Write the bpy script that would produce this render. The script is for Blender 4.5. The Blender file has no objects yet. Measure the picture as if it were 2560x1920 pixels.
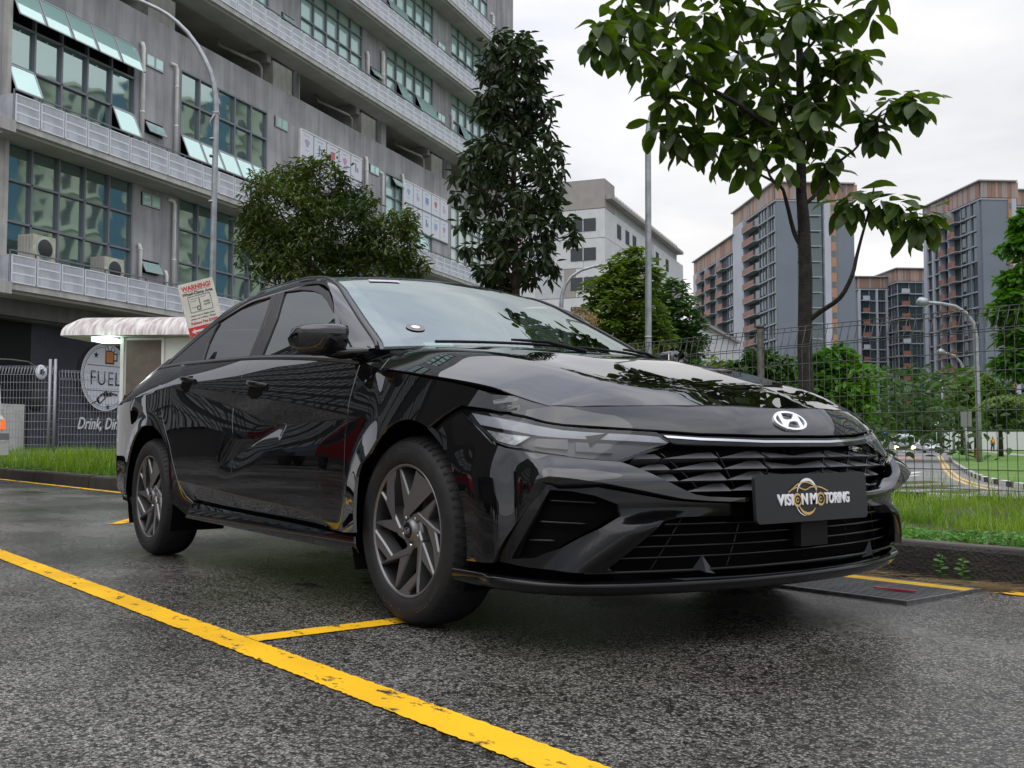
import bpy, bmesh, math, random
import numpy as np
from mathutils import Vector, Matrix
from mathutils.geometry import delaunay_2d_cdt
random.seed(7)
S_ = bpy.context.scene
COL = S_.collection
# ------------------------------------------------------------------ camera
cam = bpy.data.cameras.new('camera'); cam_o = bpy.data.objects.new('camera', cam); COL.objects.link(cam_o)
CP, CY = 5.56137687e-02, 2.50565913
cf = Vector((math.cos(CY)*math.cos(CP), math.sin(CY)*math.cos(CP), math.sin(CP)))
cr_ = Vector((math.sin(CY), -math.cos(CY), 0)); cu = cr_.cross(cf)
cam_o.matrix_world = Matrix(((cr_.x, cu.x, -cf.x, 4.3936), (cr_.y, cu.y, -cf.y, -2.6783), (cr_.z, cu.z, -cf.z, .6106), (0, 0, 0, 1)))
cam.sensor_width = 36; cam.lens = 36*2610.785/2560; cam.clip_start = .05; cam.clip_end = 4000
S_.camera = cam_o
CAMP = Vector((4.3936, -2.6783, .6106))
# ------------------------------------------------------------------ world / light
W_ = bpy.data.worlds.new('World'); S_.world = W_; W_.use_nodes = True
nt = W_.node_tree; nt.nodes.clear()
SUN_AZ = math.radians(-62); SUN_EL = math.radians(62)      # direction towards the sun, from +X counter-clockwise
def wn(t, **k):
    n = nt.nodes.new(t)
    for a, b in k.items(): setattr(n, a, b)
    return n
out = wn('ShaderNodeOutputWorld'); bg = wn('ShaderNodeBackground')
sky = wn('ShaderNodeTexSky', sky_type='NISHITA'); sky.sun_disc = False
sky.sun_elevation = SUN_EL; sky.sun_rotation = math.radians(90)-SUN_AZ
sky.air_density = 1.0; sky.dust_density = 3.0
tc = wn('ShaderNodeTexCoord'); mp = wn('ShaderNodeMapping'); mp.inputs['Scale'].default_value = (1.3, 1.3, 4.2)
mp.inputs['Location'].default_value = (3.1, .7, .3)
n1 = wn('ShaderNodeTexNoise'); n1.inputs['Scale'].default_value = 1.55; n1.inputs['Detail'].default_value = 7; n1.inputs['Roughness'].default_value = .52; n1.inputs['Distortion'].default_value = .25
rmp = wn('ShaderNodeValToRGB'); e = rmp.color_ramp.elements
e[0].position = .36; e[0].color = (.50, .53, .635, 1); e[1].position = .63; e[1].color = (.86, .87, .91, 1)
sep = wn('ShaderNodeSeparateXYZ')
hz = wn('ShaderNodeMapRange'); hz.inputs['From Min'].default_value = 0; hz.inputs['From Max'].default_value = .24; hz.inputs['To Min'].default_value = 1; hz.inputs['To Max'].default_value = 0
warm = wn('ShaderNodeMix', data_type='RGBA'); warm.inputs['B'].default_value = (1.0, .965, .89, 1)
hm = wn('ShaderNodeMath', operation='MULTIPLY'); hm.inputs[1].default_value = .30
mixs = wn('ShaderNodeMix', data_type='RGBA'); mixs.inputs['Factor'].default_value = .955
scl = wn('ShaderNodeVectorMath', operation='SCALE'); CLOUD = 7.2; scl.inputs['Scale'].default_value = CLOUD
L = nt.links.new
L(tc.outputs['Generated'], mp.inputs['Vector']); L(mp.outputs[0], n1.inputs['Vector']); L(n1.outputs['Fac'], rmp.inputs[0])
L(tc.outputs['Generated'], sep.inputs[0]); L(sep.outputs['Z'], hz.inputs['Value']); L(hz.outputs[0], hm.inputs[0])
L(hm.outputs[0], warm.inputs['Factor']); L(rmp.outputs[0], warm.inputs['A'])
zen = wn('ShaderNodeMapRange', interpolation_type='SMOOTHSTEP'); zen.inputs['From Min'].default_value = .30; zen.inputs['From Max'].default_value = .95; zen.inputs['To Min'].default_value = CLOUD; zen.inputs['To Max'].default_value = CLOUD*2.3
L(sep.outputs['Z'], zen.inputs['Value']); L(zen.outputs[0], scl.inputs['Scale'])   # an overcast sky is about twice as bright overhead as near the horizon
# thin place in the cloud low over the right-hand towers, where the veiled sun brightens it
dp = wn('ShaderNodeVectorMath', operation='DOT_PRODUCT'); ga_, ge_ = math.radians(123), math.radians(11); dp.inputs[1].default_value = (math.cos(ga_)*math.cos(ge_), math.sin(ga_)*math.cos(ge_), math.sin(ge_)); L(tc.outputs['Generated'], dp.inputs[0])
gp = wn('ShaderNodeMapRange', interpolation_type='SMOOTHSTEP'); gp.inputs['From Min'].default_value = .93; gp.inputs['From Max'].default_value = 1.0; gp.inputs['To Max'].default_value = .6; L(dp.outputs['Value'], gp.inputs['Value'])
gm = wn('ShaderNodeMath', operation='MULTIPLY'); L(gp.outputs[0], gm.inputs[0]); L(n1.outputs['Fac'], gm.inputs[1])
gx = wn('ShaderNodeMix', data_type='RGBA'); gx.inputs['B'].default_value = (1.12, 1.07, .96, 1); L(gm.outputs[0], gx.inputs['Factor']); L(warm.outputs['Result'], gx.inputs['A']); L(gx.outputs['Result'], scl.inputs[0]); L(scl.outputs[0], mixs.inputs['B']); L(sky.outputs[0], mixs.inputs['A'])
L(mixs.outputs['Result'], bg.inputs['Color']); bg.inputs['Strength'].default_value = .12; L(bg.outputs[0], out.inputs['Surface'])
sun = bpy.data.lights.new('sun', 'SUN'); sun_o = bpy.data.objects.new('sun', sun); COL.objects.link(sun_o)
sun.energy = .9; sun.angle = math.radians(70); sun.color = (1, .96, .9)
sd = Vector((math.cos(SUN_AZ)*math.cos(SUN_EL), math.sin(SUN_AZ)*math.cos(SUN_EL), math.sin(SUN_EL)))
sun_o.rotation_euler = sd.to_track_quat('Z', 'Y').to_euler()
vs = S_.view_settings; vs.view_transform = 'Standard'; vs.look = 'None'; vs.gamma = 1; vs.use_curve_mapping = False; vs.exposure = 0.38
S_.render.engine = 'CYCLES'
# ------------------------------------------------------------------ helpers
MATS = {}
def mat(name, col=(.5, .5, .5), rough=.5, metal=0, spec=.5, coat=0, trans=0, ior=1.45, emit=None, alpha=1):
    if name in MATS: return MATS[name]
    m = bpy.data.materials.new(name); m.use_nodes = True; b = m.node_tree.nodes['Principled BSDF']
    b.inputs['Base Color'].default_value = (*col, 1); b.inputs['Roughness'].default_value = rough; b.inputs['Metallic'].default_value = metal
    b.inputs['Specular IOR Level'].default_value = spec; b.inputs['Coat Weight'].default_value = coat; b.inputs['Coat Roughness'].default_value = .03
    b.inputs['Transmission Weight'].default_value = trans; b.inputs['IOR'].default_value = ior
    if emit: b.inputs['Emission Color'].default_value = (*emit[:3], 1); b.inputs['Emission Strength'].default_value = emit[3]
    MATS[name] = m; return m
def nz(m, typ='ShaderNodeTexNoise', scale=5, detail=4, rough=.55, coords='Object', vscale=None):
    t = m.node_tree; c = t.nodes.new('ShaderNodeTexCoord'); n = t.nodes.new(typ); n.inputs['Scale'].default_value = scale
    if 'Detail' in n.inputs: n.inputs['Detail'].default_value = detail
    if typ == 'ShaderNodeTexNoise': n.inputs['Roughness'].default_value = rough
    if vscale:
        mm = t.nodes.new('ShaderNodeMapping'); mm.inputs['Scale'].default_value = vscale; t.links.new(c.outputs[coords], mm.inputs[0]); t.links.new(mm.outputs[0], n.inputs['Vector'])
    else: t.links.new(c.outputs[coords], n.inputs['Vector'])
    return n
def ramp(m, src, stops):
    r = m.node_tree.nodes.new('ShaderNodeValToRGB'); el = r.color_ramp.elements
    while len(el) < len(stops): el.new(.5)
    for q, (p, c) in zip(el, stops):
        q.position = p; q.color = (*c, 1) if len(c) == 3 else c
    m.node_tree.links.new(src, r.inputs[0]); return r
def bsdf(m): return m.node_tree.nodes['Principled BSDF']
def varied(name, c1, c2, scale=3, rough=.6, bump=0, bscale=None, metal=0, spec=.5, lo=.35, hi=.65, vscale=None, detail=5, coords='Object', streak=0):
    if name in MATS: return MATS[name]
    m = mat(name, c1, rough, metal, spec); n = nz(m, scale=scale, detail=detail, vscale=vscale, coords=coords); r = ramp(m, n.outputs['Fac'], [(lo, c1), (hi, c2)])
    m.node_tree.links.new(r.outputs[0], bsdf(m).inputs['Base Color'])
    if streak:   # rain streaks and stains running down the face
        n3 = nz(m, scale=1, detail=7, rough=.62, vscale=(2.2, 2.2, .22), coords=coords); r3 = ramp(m, n3.outputs['Fac'], [(.38, (1-streak,)*3), (.60, (1,)*3)]); mx = m.node_tree.nodes.new('ShaderNodeMix'); mx.data_type = 'RGBA'; mx.blend_type = 'MULTIPLY'; mx.inputs['Factor'].default_value = 1
        lk = m.node_tree.links.new; lk(r.outputs[0], mx.inputs['A']); lk(r3.outputs[0], mx.inputs['B']); lk(mx.outputs['Result'], bsdf(m).inputs['Base Color'])
    if bump:
        n2 = nz(m, scale=bscale or scale*8, detail=6, coords=coords); bp = m.node_tree.nodes.new('ShaderNodeBump'); bp.inputs['Strength'].default_value = bump; bp.inputs['Distance'].default_value = .02
        m.node_tree.links.new(n2.outputs['Fac'], bp.inputs['Height']); m.node_tree.links.new(bp.outputs[0], bsdf(m).inputs['Normal'])
    return m
def tag(o, label=None, cat=None, group=None, kind=None):
    for k, v in (('label', label), ('category', cat), ('group', group), ('kind', kind)):
        if v: o[k] = v
    return o
def empty(name, loc=(0, 0, 0), rz=0, label=None, cat=None, group=None):
    o = bpy.data.objects.new(name, None); COL.objects.link(o); o.location = loc; o.rotation_euler = (0, 0, rz); o.empty_display_size = .1
    return tag(o, label, cat, group)
def link(name, me, m=None, parent=None):
    o = bpy.data.objects.new(name, me); COL.objects.link(o)
    if m is not None and not me.materials:
        for q in (m if isinstance(m, (list, tuple)) else [m]): me.materials.append(q)
    if parent is not None: o.parent = parent
    return o
class MB:
    """collects geometry of ONE mesh"""
    def __init__(s): s.v = []; s.f = []; s.mi = []; s.cur = 0; s.sm = []; s.smooth = False
    def add(s, vs, fs):
        b = len(s.v); s.v += [tuple(p) for p in vs]
        for f in fs: s.f.append(tuple(i+b for i in f)); s.mi.append(s.cur); s.sm.append(s.smooth)
    def quad(s, a, b, c, d): s.add([a, b, c, d], [(0, 1, 2, 3)])
    def box(s, c, d, rz=0, M=None):
        x, y, z = d[0]/2, d[1]/2, d[2]/2; cs, sn = math.cos(rz), math.sin(rz)
        vs = [(i*x, j*y, k*z) for i in (-1, 1) for j in (-1, 1) for k in (-1, 1)]
        vs = [(a*cs-b*sn+c[0], a*sn+b*cs+c[1], w+c[2]) for a, b, w in vs]
        s.add(vs, [(0, 1, 3, 2), (4, 6, 7, 5), (0, 4, 5, 1), (2, 3, 7, 6), (0, 2, 6, 4), (1, 5, 7, 3)])
    def obox(s, o, ax, ay, az):
        o, ax, ay, az = map(Vector, (o, ax, ay, az)); vs = [o+ax*i+ay*j+az*k for i in (0, 1) for j in (0, 1) for k in (0, 1)]
        s.add(vs, [(0, 1, 3, 2), (4, 6, 7, 5), (0, 4, 5, 1), (2, 3, 7, 6), (0, 2, 6, 4), (1, 5, 7, 3)])
    def tube(s, pts, rad, n=8, cap=True):
        pts = [Vector(p) for p in pts]; rad = rad if isinstance(rad, (list, tuple)) else [rad]*len(pts)
        sm = s.smooth; s.smooth = True; vs = []; ref = None
        for i, p in enumerate(pts):
            d = (pts[min(i+1, len(pts)-1)]-pts[max(i-1, 0)])
            d = d.normalized() if d.length > 1e-9 else Vector((0, 0, 1))
            if ref is None: ref = Vector((1, 0, 0)) if abs(d.x) < .8 else Vector((0, 1, 0))
            a = (ref-d*ref.dot(d)).normalized(); b = d.cross(a); ref = a
            vs += [p+(a*math.cos(6.28318*k/n)+b*math.sin(6.28318*k/n))*rad[i] for k in range(n)]
        fs = [(i*n+k, i*n+(k+1) % n, (i+1)*n+(k+1) % n, (i+1)*n+k) for i in range(len(pts)-1) for k in range(n)]
        s.add(vs, fs); s.smooth = False
        if cap:
            b = len(s.v)-len(vs); s.f.append(tuple(b+k for k in reversed(range(n)))); s.f.append(tuple(len(s.v)-n+k for k in range(n))); s.mi += [s.cur]*2; s.sm += [False]*2
        s.smooth = sm
    def prism(s, poly, z0, z1, M=None):
        n = len(poly); vs = [(x, y, z0) for x, y in poly]+[(x, y, z1) for x, y in poly]
        if M: vs = [M(*p) for p in vs]
        s.add(vs, [tuple(reversed(range(n))), tuple(range(n, 2*n))]+[(i, (i+1) % n, n+(i+1) % n, n+i) for i in range(n)])
    def lathe(s, prof, n=32, M=None, close=False):
        sm = s.smooth; s.smooth = True; vs = []
        for k in range(n):
            a = 2*math.pi*k/n
            for r, h in prof: vs.append((r*math.cos(a), r*math.sin(a), h))
        if M: vs = [M(*p) for p in vs]
        m = len(prof); fs = [(k*m+i, ((k+1) % n)*m+i, ((k+1) % n)*m+i+1, k*m+i+1) for k in range(n) for i in range(m-1)]
        s.add(vs, fs); s.smooth = sm
    def build(s, name, m=None, parent=None):
        me = bpy.data.meshes.new(name); me.from_pydata(s.v, [], s.f)
        if m is not None:
            for q in (m if isinstance(m, (list, tuple)) else [m]): me.materials.append(q)
        me.polygons.foreach_set('material_index', s.mi); me.polygons.foreach_set('use_smooth', s.sm)
        me.update(); return link(name, me, None, parent)
def text(name, s, size, m, parent=None, loc=(0, 0, 0), M=None, extrude=.002, align='CENTER', font=None, spacing=1, xs=1, shear=0, off=0):
    cu_ = bpy.data.curves.new(name, 'FONT'); cu_.body = s; cu_.size = size; cu_.extrude = extrude; cu_.align_x = align; cu_.align_y = 'CENTER'
    cu_.space_character = spacing; cu_.shear = shear; cu_.resolution_u = 3; cu_.offset = off
    t = bpy.data.objects.new('tmp', cu_); COL.objects.link(t); dg = bpy.context.evaluated_depsgraph_get()
    me = bpy.data.meshes.new_from_object(t.evaluated_get(dg)); bpy.data.objects.remove(t)
    me.name = name; me.materials.clear(); me.materials.append(m)
    if xs != 1: me.transform(Matrix.Diagonal((xs, 1, 1, 1)))
    if M is not None: me.transform(M)
    o = link(name, me, None, parent); o.location = loc; return o
def copy_tree(o, parent=None, data=None):
    c = o.copy(); COL.objects.link(c)
    if parent is not None: c.parent = parent
    for ch in list(o.children): copy_tree(ch, c)
    return c
def smooth_line(pts, n=4):
    """Catmull-Rom through pts"""
    o = []
    for i in range(len(pts)-1):
        p0 = pts[max(i-1, 0)]; p1 = pts[i]; p2 = pts[i+1]; p3 = pts[min(i+2, len(pts)-1)]
        for k in range(n):
            t = k/n; o.append(tuple(.5*(2*b+(c-a)*t+(2*a-5*b+4*c-d)*t*t+(3*b-a-3*c+d)*t**3) for a, b, c, d in zip(p0, p1, p2, p3)))
    return o+[pts[-1]]

# ================================================================== ground
FH = Vector((math.cos(CY), math.sin(CY), 0)); RT = Vector((math.sin(CY), -math.cos(CY), 0))
def E(l, d, z=0): return Vector((CAMP.x, CAMP.y, 0))+RT*l+FH*d+Vector((0, 0, z))
def asphalt():
    m = mat('wet_asphalt', (.05, .05, .05), .5, 0, .5); t = m.node_tree; lk = t.links.new; b = bsdf(m)
    vo = nz(m, 'ShaderNodeTexVoronoi', 105); vo.feature = 'F1'; vo.inputs['Randomness'].default_value = 1
    sp_ = t.nodes.new('ShaderNodeSeparateColor'); lk(vo.outputs['Color'], sp_.inputs[0]); stone = ramp(m, sp_.outputs[0], [(.0, (.014, .013, .013)), (.50, (.034, .032, .030)), (.72, (.10, .094, .085)), (.88, (.30, .285, .255)), (1.0, (.55, .53, .48))]); stone.color_ramp.interpolation = 'LINEAR'
    edge = nz(m, 'ShaderNodeTexVoronoi', 105); edge.feature = 'DISTANCE_TO_EDGE'; er = ramp(m, edge.outputs['Distance'], [(.03, (.10,)*3), (.16, (1,)*3)])
    mx = t.nodes.new('ShaderNodeMix'); mx.data_type = 'RGBA'; mx.blend_type = 'MULTIPLY'; mx.inputs['Factor'].default_value = .9; lk(stone.outputs[0], mx.inputs['A']); lk(er.outputs[0], mx.inputs['B'])
    patchy = nz(m, scale=.9, detail=6, rough=.6); pr = ramp(m, patchy.outputs['Fac'], [(.35, (.62, .60, .57)), (.62, (1.0, 1.0, 1.0))])
    m2 = t.nodes.new('ShaderNodeMix'); m2.data_type = 'RGBA'; m2.blend_type = 'MULTIPLY'; m2.inputs['Factor'].default_value = 1; lk(mx.outputs['Result'], m2.inputs['A']); lk(pr.outputs[0], m2.inputs['B'])
    # wetness: long patches, standing water in the lowest spots
    wet = nz(m, scale=.55, detail=7, rough=.62, vscale=(.75, 1.5, 1)); wr = ramp(m, wet.outputs['Fac'], [(.38, (0,)*3), (.58, (1,)*3)])
    pud = nz(m, scale=.42, detail=6, rough=.55, vscale=(.6, 1.6, 1)); pudr = ramp(m, pud.outputs['Fac'], [(.635, (0,)*3), (.665, (1,)*3)])
    dk = t.nodes.new('ShaderNodeMix'); dk.data_type = 'RGBA'; dk.blend_type = 'MULTIPLY'; dk.inputs['B'].default_value = (.55, .54, .53, 1); lk(wr.outputs[0], dk.inputs['Factor']); lk(m2.outputs['Result'], dk.inputs['A']); lk(dk.outputs['Result'], b.inputs['Base Color'])
    r1 = t.nodes.new('ShaderNodeMapRange'); r1.inputs['To Min'].default_value = .36; r1.inputs['To Max'].default_value = .12; lk(wr.outputs[0], r1.inputs['Value'])
    r2 = t.nodes.new('ShaderNodeMix'); r2.data_type = 'FLOAT'; lk(pudr.outputs[0], r2.inputs['Factor']); lk(r1.outputs[0], r2.inputs['A']); r2.inputs['B'].default_value = .02; lk(r2.outputs['Result'], b.inputs['Roughness'])
    bh = t.nodes.new('ShaderNodeMath'); bh.operation = 'MINIMUM'; bh.inputs[1].default_value = .25; lk(edge.outputs['Distance'], bh.inputs[0])
    bs = t.nodes.new('ShaderNodeMapRange'); bs.inputs['To Min'].default_value = .75; bs.inputs['To Max'].default_value = .0; lk(pudr.outputs[0], bs.inputs['Value'])
    bp = t.nodes.new('ShaderNodeBump'); bp.inputs['Distance'].default_value = .006; lk(bs.outputs[0], bp.inputs['Strength']); lk(bh.outputs[0], bp.inputs['Height'])
    un = nz(m, scale=7, detail=5); b2 = t.nodes.new('ShaderNodeBump'); b2.inputs['Strength'].default_value = .16; b2.inputs['Distance'].default_value = .02; lk(un.outputs['Fac'], b2.inputs['Height']); lk(bp.outputs[0], b2.inputs['Normal'])
    lk(b2.outputs[0], b.inputs['Normal']); b.inputs['IOR'].default_value = 1.5; return m
M_ASPH = asphalt()
def yk(x): return 1.535+.042*x                        # line of the kerb behind the car
def sheet(name, pts, m, z=None, kind='structure'):
    g = MB(); g.add([(p[0], p[1], p[2] if z is None else z) for p in pts], [tuple(range(len(pts)))]); o = g.build(name, m)
    if kind: o['kind'] = kind
    return o
sheet('car_park_ground', [(-110, yk(-110)-2, 0), (-14, yk(-14), 0), (60, yk(60), 0), (60, -110, 0), (-110, -110, 0)], M_ASPH)
M_FAR = varied('distant_ground', (.05, .075, .025), (.09, .11, .04), .08, .9)
sheet('terrain', [(-3000, -3000), (3000, -3000), (3000, 3000), (-3000, 3000)], M_FAR, -.75)
def worn_yellow(name, scale=6, lo=.40):
    m = mat(name, (.75, .50, .02), .6, 0, .25); t = m.node_tree; lk = t.links.new; b = bsdf(m)
    n = nz(m, scale=scale, detail=10, rough=.72, vscale=(1, 1.8, 1)); f = ramp(m, n.outputs['Fac'], [(lo-.05, (1,)*3), (lo, (0,)*3)])
    n2 = nz(m, scale=2.2, detail=6); y = ramp(m, n2.outputs['Fac'], [(.35, (.66, .36, .006)), (.65, (.82, .46, .008))])
    st = nz(m, 'ShaderNodeTexVoronoi', 105); sq_ = t.nodes.new('ShaderNodeSeparateColor'); lk(st.outputs['Color'], sq_.inputs[0]); sr = ramp(m, sq_.outputs[0], [(.0, (.55,)*3), (.30, (1,)*3)])
    mm = t.nodes.new('ShaderNodeMix'); mm.data_type = 'RGBA'; mm.blend_type = 'MULTIPLY'; mm.inputs['Factor'].default_value = .8; lk(y.outputs[0], mm.inputs['A']); lk(sr.outputs[0], mm.inputs['B'])
    mx = t.nodes.new('ShaderNodeMix'); mx.data_type = 'RGBA'; mx.inputs['B'].default_value = (.03, .028, .025, 1); lk(f.outputs[0], mx.inputs['Factor']); lk(mm.outputs['Result'], mx.inputs['A']); lk(mx.outputs['Result'], b.inputs['Base Color'])
    e = nz(m, 'ShaderNodeTexVoronoi', 105); e.feature = 'DISTANCE_TO_EDGE'; bp = t.nodes.new('ShaderNodeBump'); bp.inputs['Strength'].default_value = .5; bp.inputs['Distance'].default_value = .005; lk(e.outputs['Distance'], bp.inputs['Height']); lk(bp.outputs[0], b.inputs['Normal'])
    return m
M_YEL = worn_yellow('worn_yellow_paint', 9, .43); M_YEL2 = worn_yellow('faded_yellow_paint', 5, .47)
def ragged(name, p0, p1, w, m, z=.004, n=160, amp=.0035):
    """painted stripe with slightly ragged edges"""
    p0, p1 = Vector((*p0, 0)), Vector((*p1, 0)); d = (p1-p0); nn = Vector((-d.y, d.x, 0)).normalized(); g = MB(); vs_ = []
    for i in range(n+1):
        p = p0+d*i/n
        for s in (-1, 1):
            q = p+nn*s*(w/2+random.uniform(-amp, amp)); vs_.append((q.x, q.y, z))
    g.add(vs_, [(2*i, 2*i+2, 2*i+3, 2*i+1) for i in range(n)]); o = g.build(name, m); o['kind'] = 'structure'; return o
ragged('parking_line', (-14.0, -1.80), (5.5, -1.345), .112, M_YEL, n=1500)
ragged('parking_line', (1.283, -1.385), (1.266, -.80), .100, M_YEL2 and M_YEL)
ragged('parking_line', (-4.30, -.02), (-3.62, -.42), .10, M_YEL2, n=20); ragged('parking_line', (-4.05, .25), (-3.2, -.22), .10, M_YEL2, n=20)
ragged('kerb_line', (-16, yk(-16)-.14), (-7.0, yk(-7)-.14), .09, M_YEL2, n=200); ragged('kerb_line', (2.12, yk(2.1)-.16), (7, yk(7)-.16), .09, M_YEL2, n=60); ragged('kerb_line', (-7, yk(-7)-.15), (1.36, yk(1.3)-.15), .09, M_YEL2, n=160)
# kerb
M_KERB = varied('mossy_dark_kerb', (.012, .011, .009), (.034, .030, .023), 6, .75, .8, 60, lo=.3, hi=.7)
M_KTOP = varied('kerb_top', (.045, .036, .030), (.10, .085, .075), 8, .8, .6, 60)
kb = empty('kerb', (0, yk(0), 0)); kb['kind'] = 'structure'
xs = -40
i = 0
while xs < 12:
    x1 = xs+ .90; g = MB(); h = .165+random.uniform(-.006, .006); o = random.uniform(-.006, .006); a, b_ = xs+.006, x1-.006
    q = [(a, yk(a)+o), (b_, yk(b_)+o)]
    vs_ = []
    for x, y in q: vs_ += [(x, y-yk(0), -.02), (x, y+.008-yk(0), h-.022), (x, y+.02-yk(0), h-.006), (x, y+.04-yk(0), h), (x, y+.14-yk(0), h), (x, y+.15-yk(0), -.02)]
    g.add(vs_, [(0, 6, 7, 1), (1, 7, 8, 2), (2, 8, 9, 3), (5, 4, 10, 11), (0, 1, 2, 3, 4, 5), (11, 10, 9, 8, 7, 6)]); g.cur = 1; g.add([vs_[3], vs_[9], vs_[10], vs_[4]], [(0, 1, 2, 3)])
    g.build('kerb_stone', [M_KERB, M_KTOP], kb); xs = x1
# verge terrain behind the kerb, sloping to the road
def vz(x, y):
    s = y-yk(x); far = .5+.5*math.tanh((-x-9)/2.5)
    fall = max(0, min(1, (s-3.9-far*14)/3)); fall = fall*fall*(3-2*fall)
    return .145+.035*math.sin(x*1.3+y)*min(1, s)+.03*math.sin(x*3.1+1)*min(1, s)-.78*fall
M_SOIL = varied('grassy_soil', (.03, .045, .012), (.075, .07, .03), 5, .95, .5, 40)
g = MB(); nx, ny = 130, 34; X0, X1 = -44, 14
vs_ = []
for i in range(nx+1):
    x = X0+(X1-X0)*i/nx
    for j in range(ny+1):
        y = yk(x)+.13+26*(j/ny)**1.8; vs_.append((x, y, vz(x, y)))
g.smooth = True; g.add(vs_, [(i*(ny+1)+j, (i+1)*(ny+1)+j, (i+1)*(ny+1)+j+1, i*(ny+1)+j+1) for i in range(nx) for j in range(ny)]); vg = g.build('verge', M_SOIL); vg['kind'] = 'structure'
# ---- grass
def leafmat(name, c1, c2, rough=.45, trans=.25, scale=9, spec=.4):
    m = mat(name, c1, rough, 0, spec); t = m.node_tree; lk = t.links.new; b = bsdf(m)
    n = nz(m, scale=scale, detail=2); r = ramp(m, n.outputs['Fac'], [(.35, c1), (.65, c2)])
    lk(r.outputs[0], b.inputs['Base Color']); tr = t.nodes.new('ShaderNodeBsdfTranslucent'); hs = t.nodes.new('ShaderNodeHueSaturation'); hs.inputs['Value'].default_value = 1.6; hs.inputs['Saturation'].default_value = 1.15; lk(r.outputs[0], hs.inputs['Color']); lk(hs.outputs[0], tr.inputs['Color'])
    mx = t.nodes.new('ShaderNodeMixShader'); mx.inputs[0].default_value = trans; o = t.nodes['Material Output']; lk(b.outputs[0], mx.inputs[1]); lk(tr.outputs[0], mx.inputs[2]); lk(mx.outputs[0], o.inputs['Surface']); return m
M_GRASS = leafmat('grass_blades', (.10, .19, .020), (.22, .32, .050), .5, .42, 2.5); M_GRASS2 = leafmat('grass_blades_low', (.055, .12, .02), (.12, .20, .035), .5, .35, 3)
M_DRY = leafmat('dry_grass', (.25, .17, .08), (.42, .32, .18), .7, .2, 5)
def npmesh(name, V, F_, m, parent=None, smooth=False):
    me = bpy.data.meshes.new(name); V = np.asarray(V, np.float32); F_ = np.asarray(F_, np.int32); k = F_.shape[1]
    me.vertices.add(len(V)); me.vertices.foreach_set('co', V.ravel()); me.loops.add(F_.size); me.loops.foreach_set('vertex_index', F_.ravel())
    me.polygons.add(len(F_)); me.polygons.foreach_set('loop_start', np.arange(0, F_.size, k, dtype=np.int32)); me.polygons.foreach_set('loop_total', np.full(len(F_), k, np.int32))
    me.polygons.foreach_set('use_smooth', np.full(len(F_), smooth)); me.update(calc_edges=True); return link(name, me, m, parent)
def blades(name, P, H, W, lean, m, rng, parent=None, seg=3):
    """curved grass blades at points P"""
    n = len(P); th = rng.uniform(0, 2*np.pi, n); d = np.stack([np.cos(th), np.sin(th), 0*th], 1); s = np.stack([-np.sin(th), np.cos(th), 0*th], 1)
    V = []; 
    for k in range(seg+1):
        u = k/seg; c = P+np.array([0, 0, 1])*(H*(u-.28*u*u*lean))[:, None]+d*(H*lean*.55*u*u)[:, None]; w = W*(1-u**1.6)*.5+.0003
        V += [c-s*w[:, None], c+s*w[:, None]]
    V = np.stack(V, 1).reshape(-1, 3); b = np.arange(n)*(2*(seg+1)); F_ = np.concatenate([np.stack([b+2*k, b+2*k+1, b+2*k+3, b+2*k+2], 1) for k in range(seg)])
    return npmesh(name, V, F_, m, parent)
rng = np.random.default_rng(3)
def gpts(n, x0, x1, s0, s1, pw=1.0, clump=None):
    x = rng.uniform(x0, x1, n); s = s0+(s1-s0)*rng.uniform(0, 1, n)**pw; y = yk(x)+s
    k = np.ones(n, bool) if clump is None else (np.sin(x*clump+np.sin(y*clump*1.3)*1.5)+np.sin(y*clump*1.7+x*.6)+rng.uniform(-1, 1, n)) > -.2
    x, y = x[k], y[k]; return np.stack([x, y, np.array([vz(a, b) for a, b in zip(x, y)])-.01], 1)
P = gpts(42000, -1.5, 4.0, .55, 4.6, .8, 2.3); r_ = rng.uniform(0, 1, len(P)); s_ = P[:, 1]-yk(P[:, 0]); kp = (s_ < 1.9) | (rng.uniform(0, 1, len(P)) < .35); P = P[kp]; r_ = r_[kp]; H = .07+.11*r_+.20*(r_ > .96)*rng.uniform(.4, 1.5, len(P)); H *= np.clip((P[:, 1]-yk(P[:, 0])-.35)/.5, .35, 1)
blades('tall_grass', P, H, rng.uniform(.004, .008, len(P)), rng.uniform(.2, 1.3, len(P)), M_GRASS, rng)['kind'] = 'stuff'
P = gpts(26000, -1.5, 4.0, .14, 1.1, 1.0, 3.1); blades('low_grass', P, rng.uniform(.03, .10, len(P)), rng.uniform(.006, .014, len(P)), rng.uniform(.5, 1.6, len(P)), M_GRASS2, rng, seg=2)['kind'] = 'stuff'
P = gpts(60000, -24, -6.0, .35, 9, 1.0, 1.5); blades('tall_grass', P, rng.uniform(.15, .48, len(P)), rng.uniform(.012, .026, len(P)), rng.uniform(.2, 1.2, len(P)), M_GRASS, rng)['kind'] = 'stuff'
P = gpts(12000, -24, -6.0, .14, .9, 1.0, 2.5); blades('low_grass', P, rng.uniform(.04, .14, len(P)), rng.uniform(.01, .03, len(P)), rng.uniform(.5, 1.6, len(P)), M_GRASS2, rng, seg=2)['kind'] = 'stuff'
P = gpts(7000, -6, -1.5, .2, 4, 1, 2); blades('tall_grass', P, rng.uniform(.1, .3, len(P)), rng.uniform(.008, .014, len(P)), rng.uniform(.2, 1.2, len(P)), M_GRASS, rng)['kind'] = 'stuff'
n = 520; x = rng.normal(2.25, .32, n); y = yk(x)-np.abs(rng.normal(.05, .07, n)); P = np.stack([x, y, x*0+.006], 1)
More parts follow.
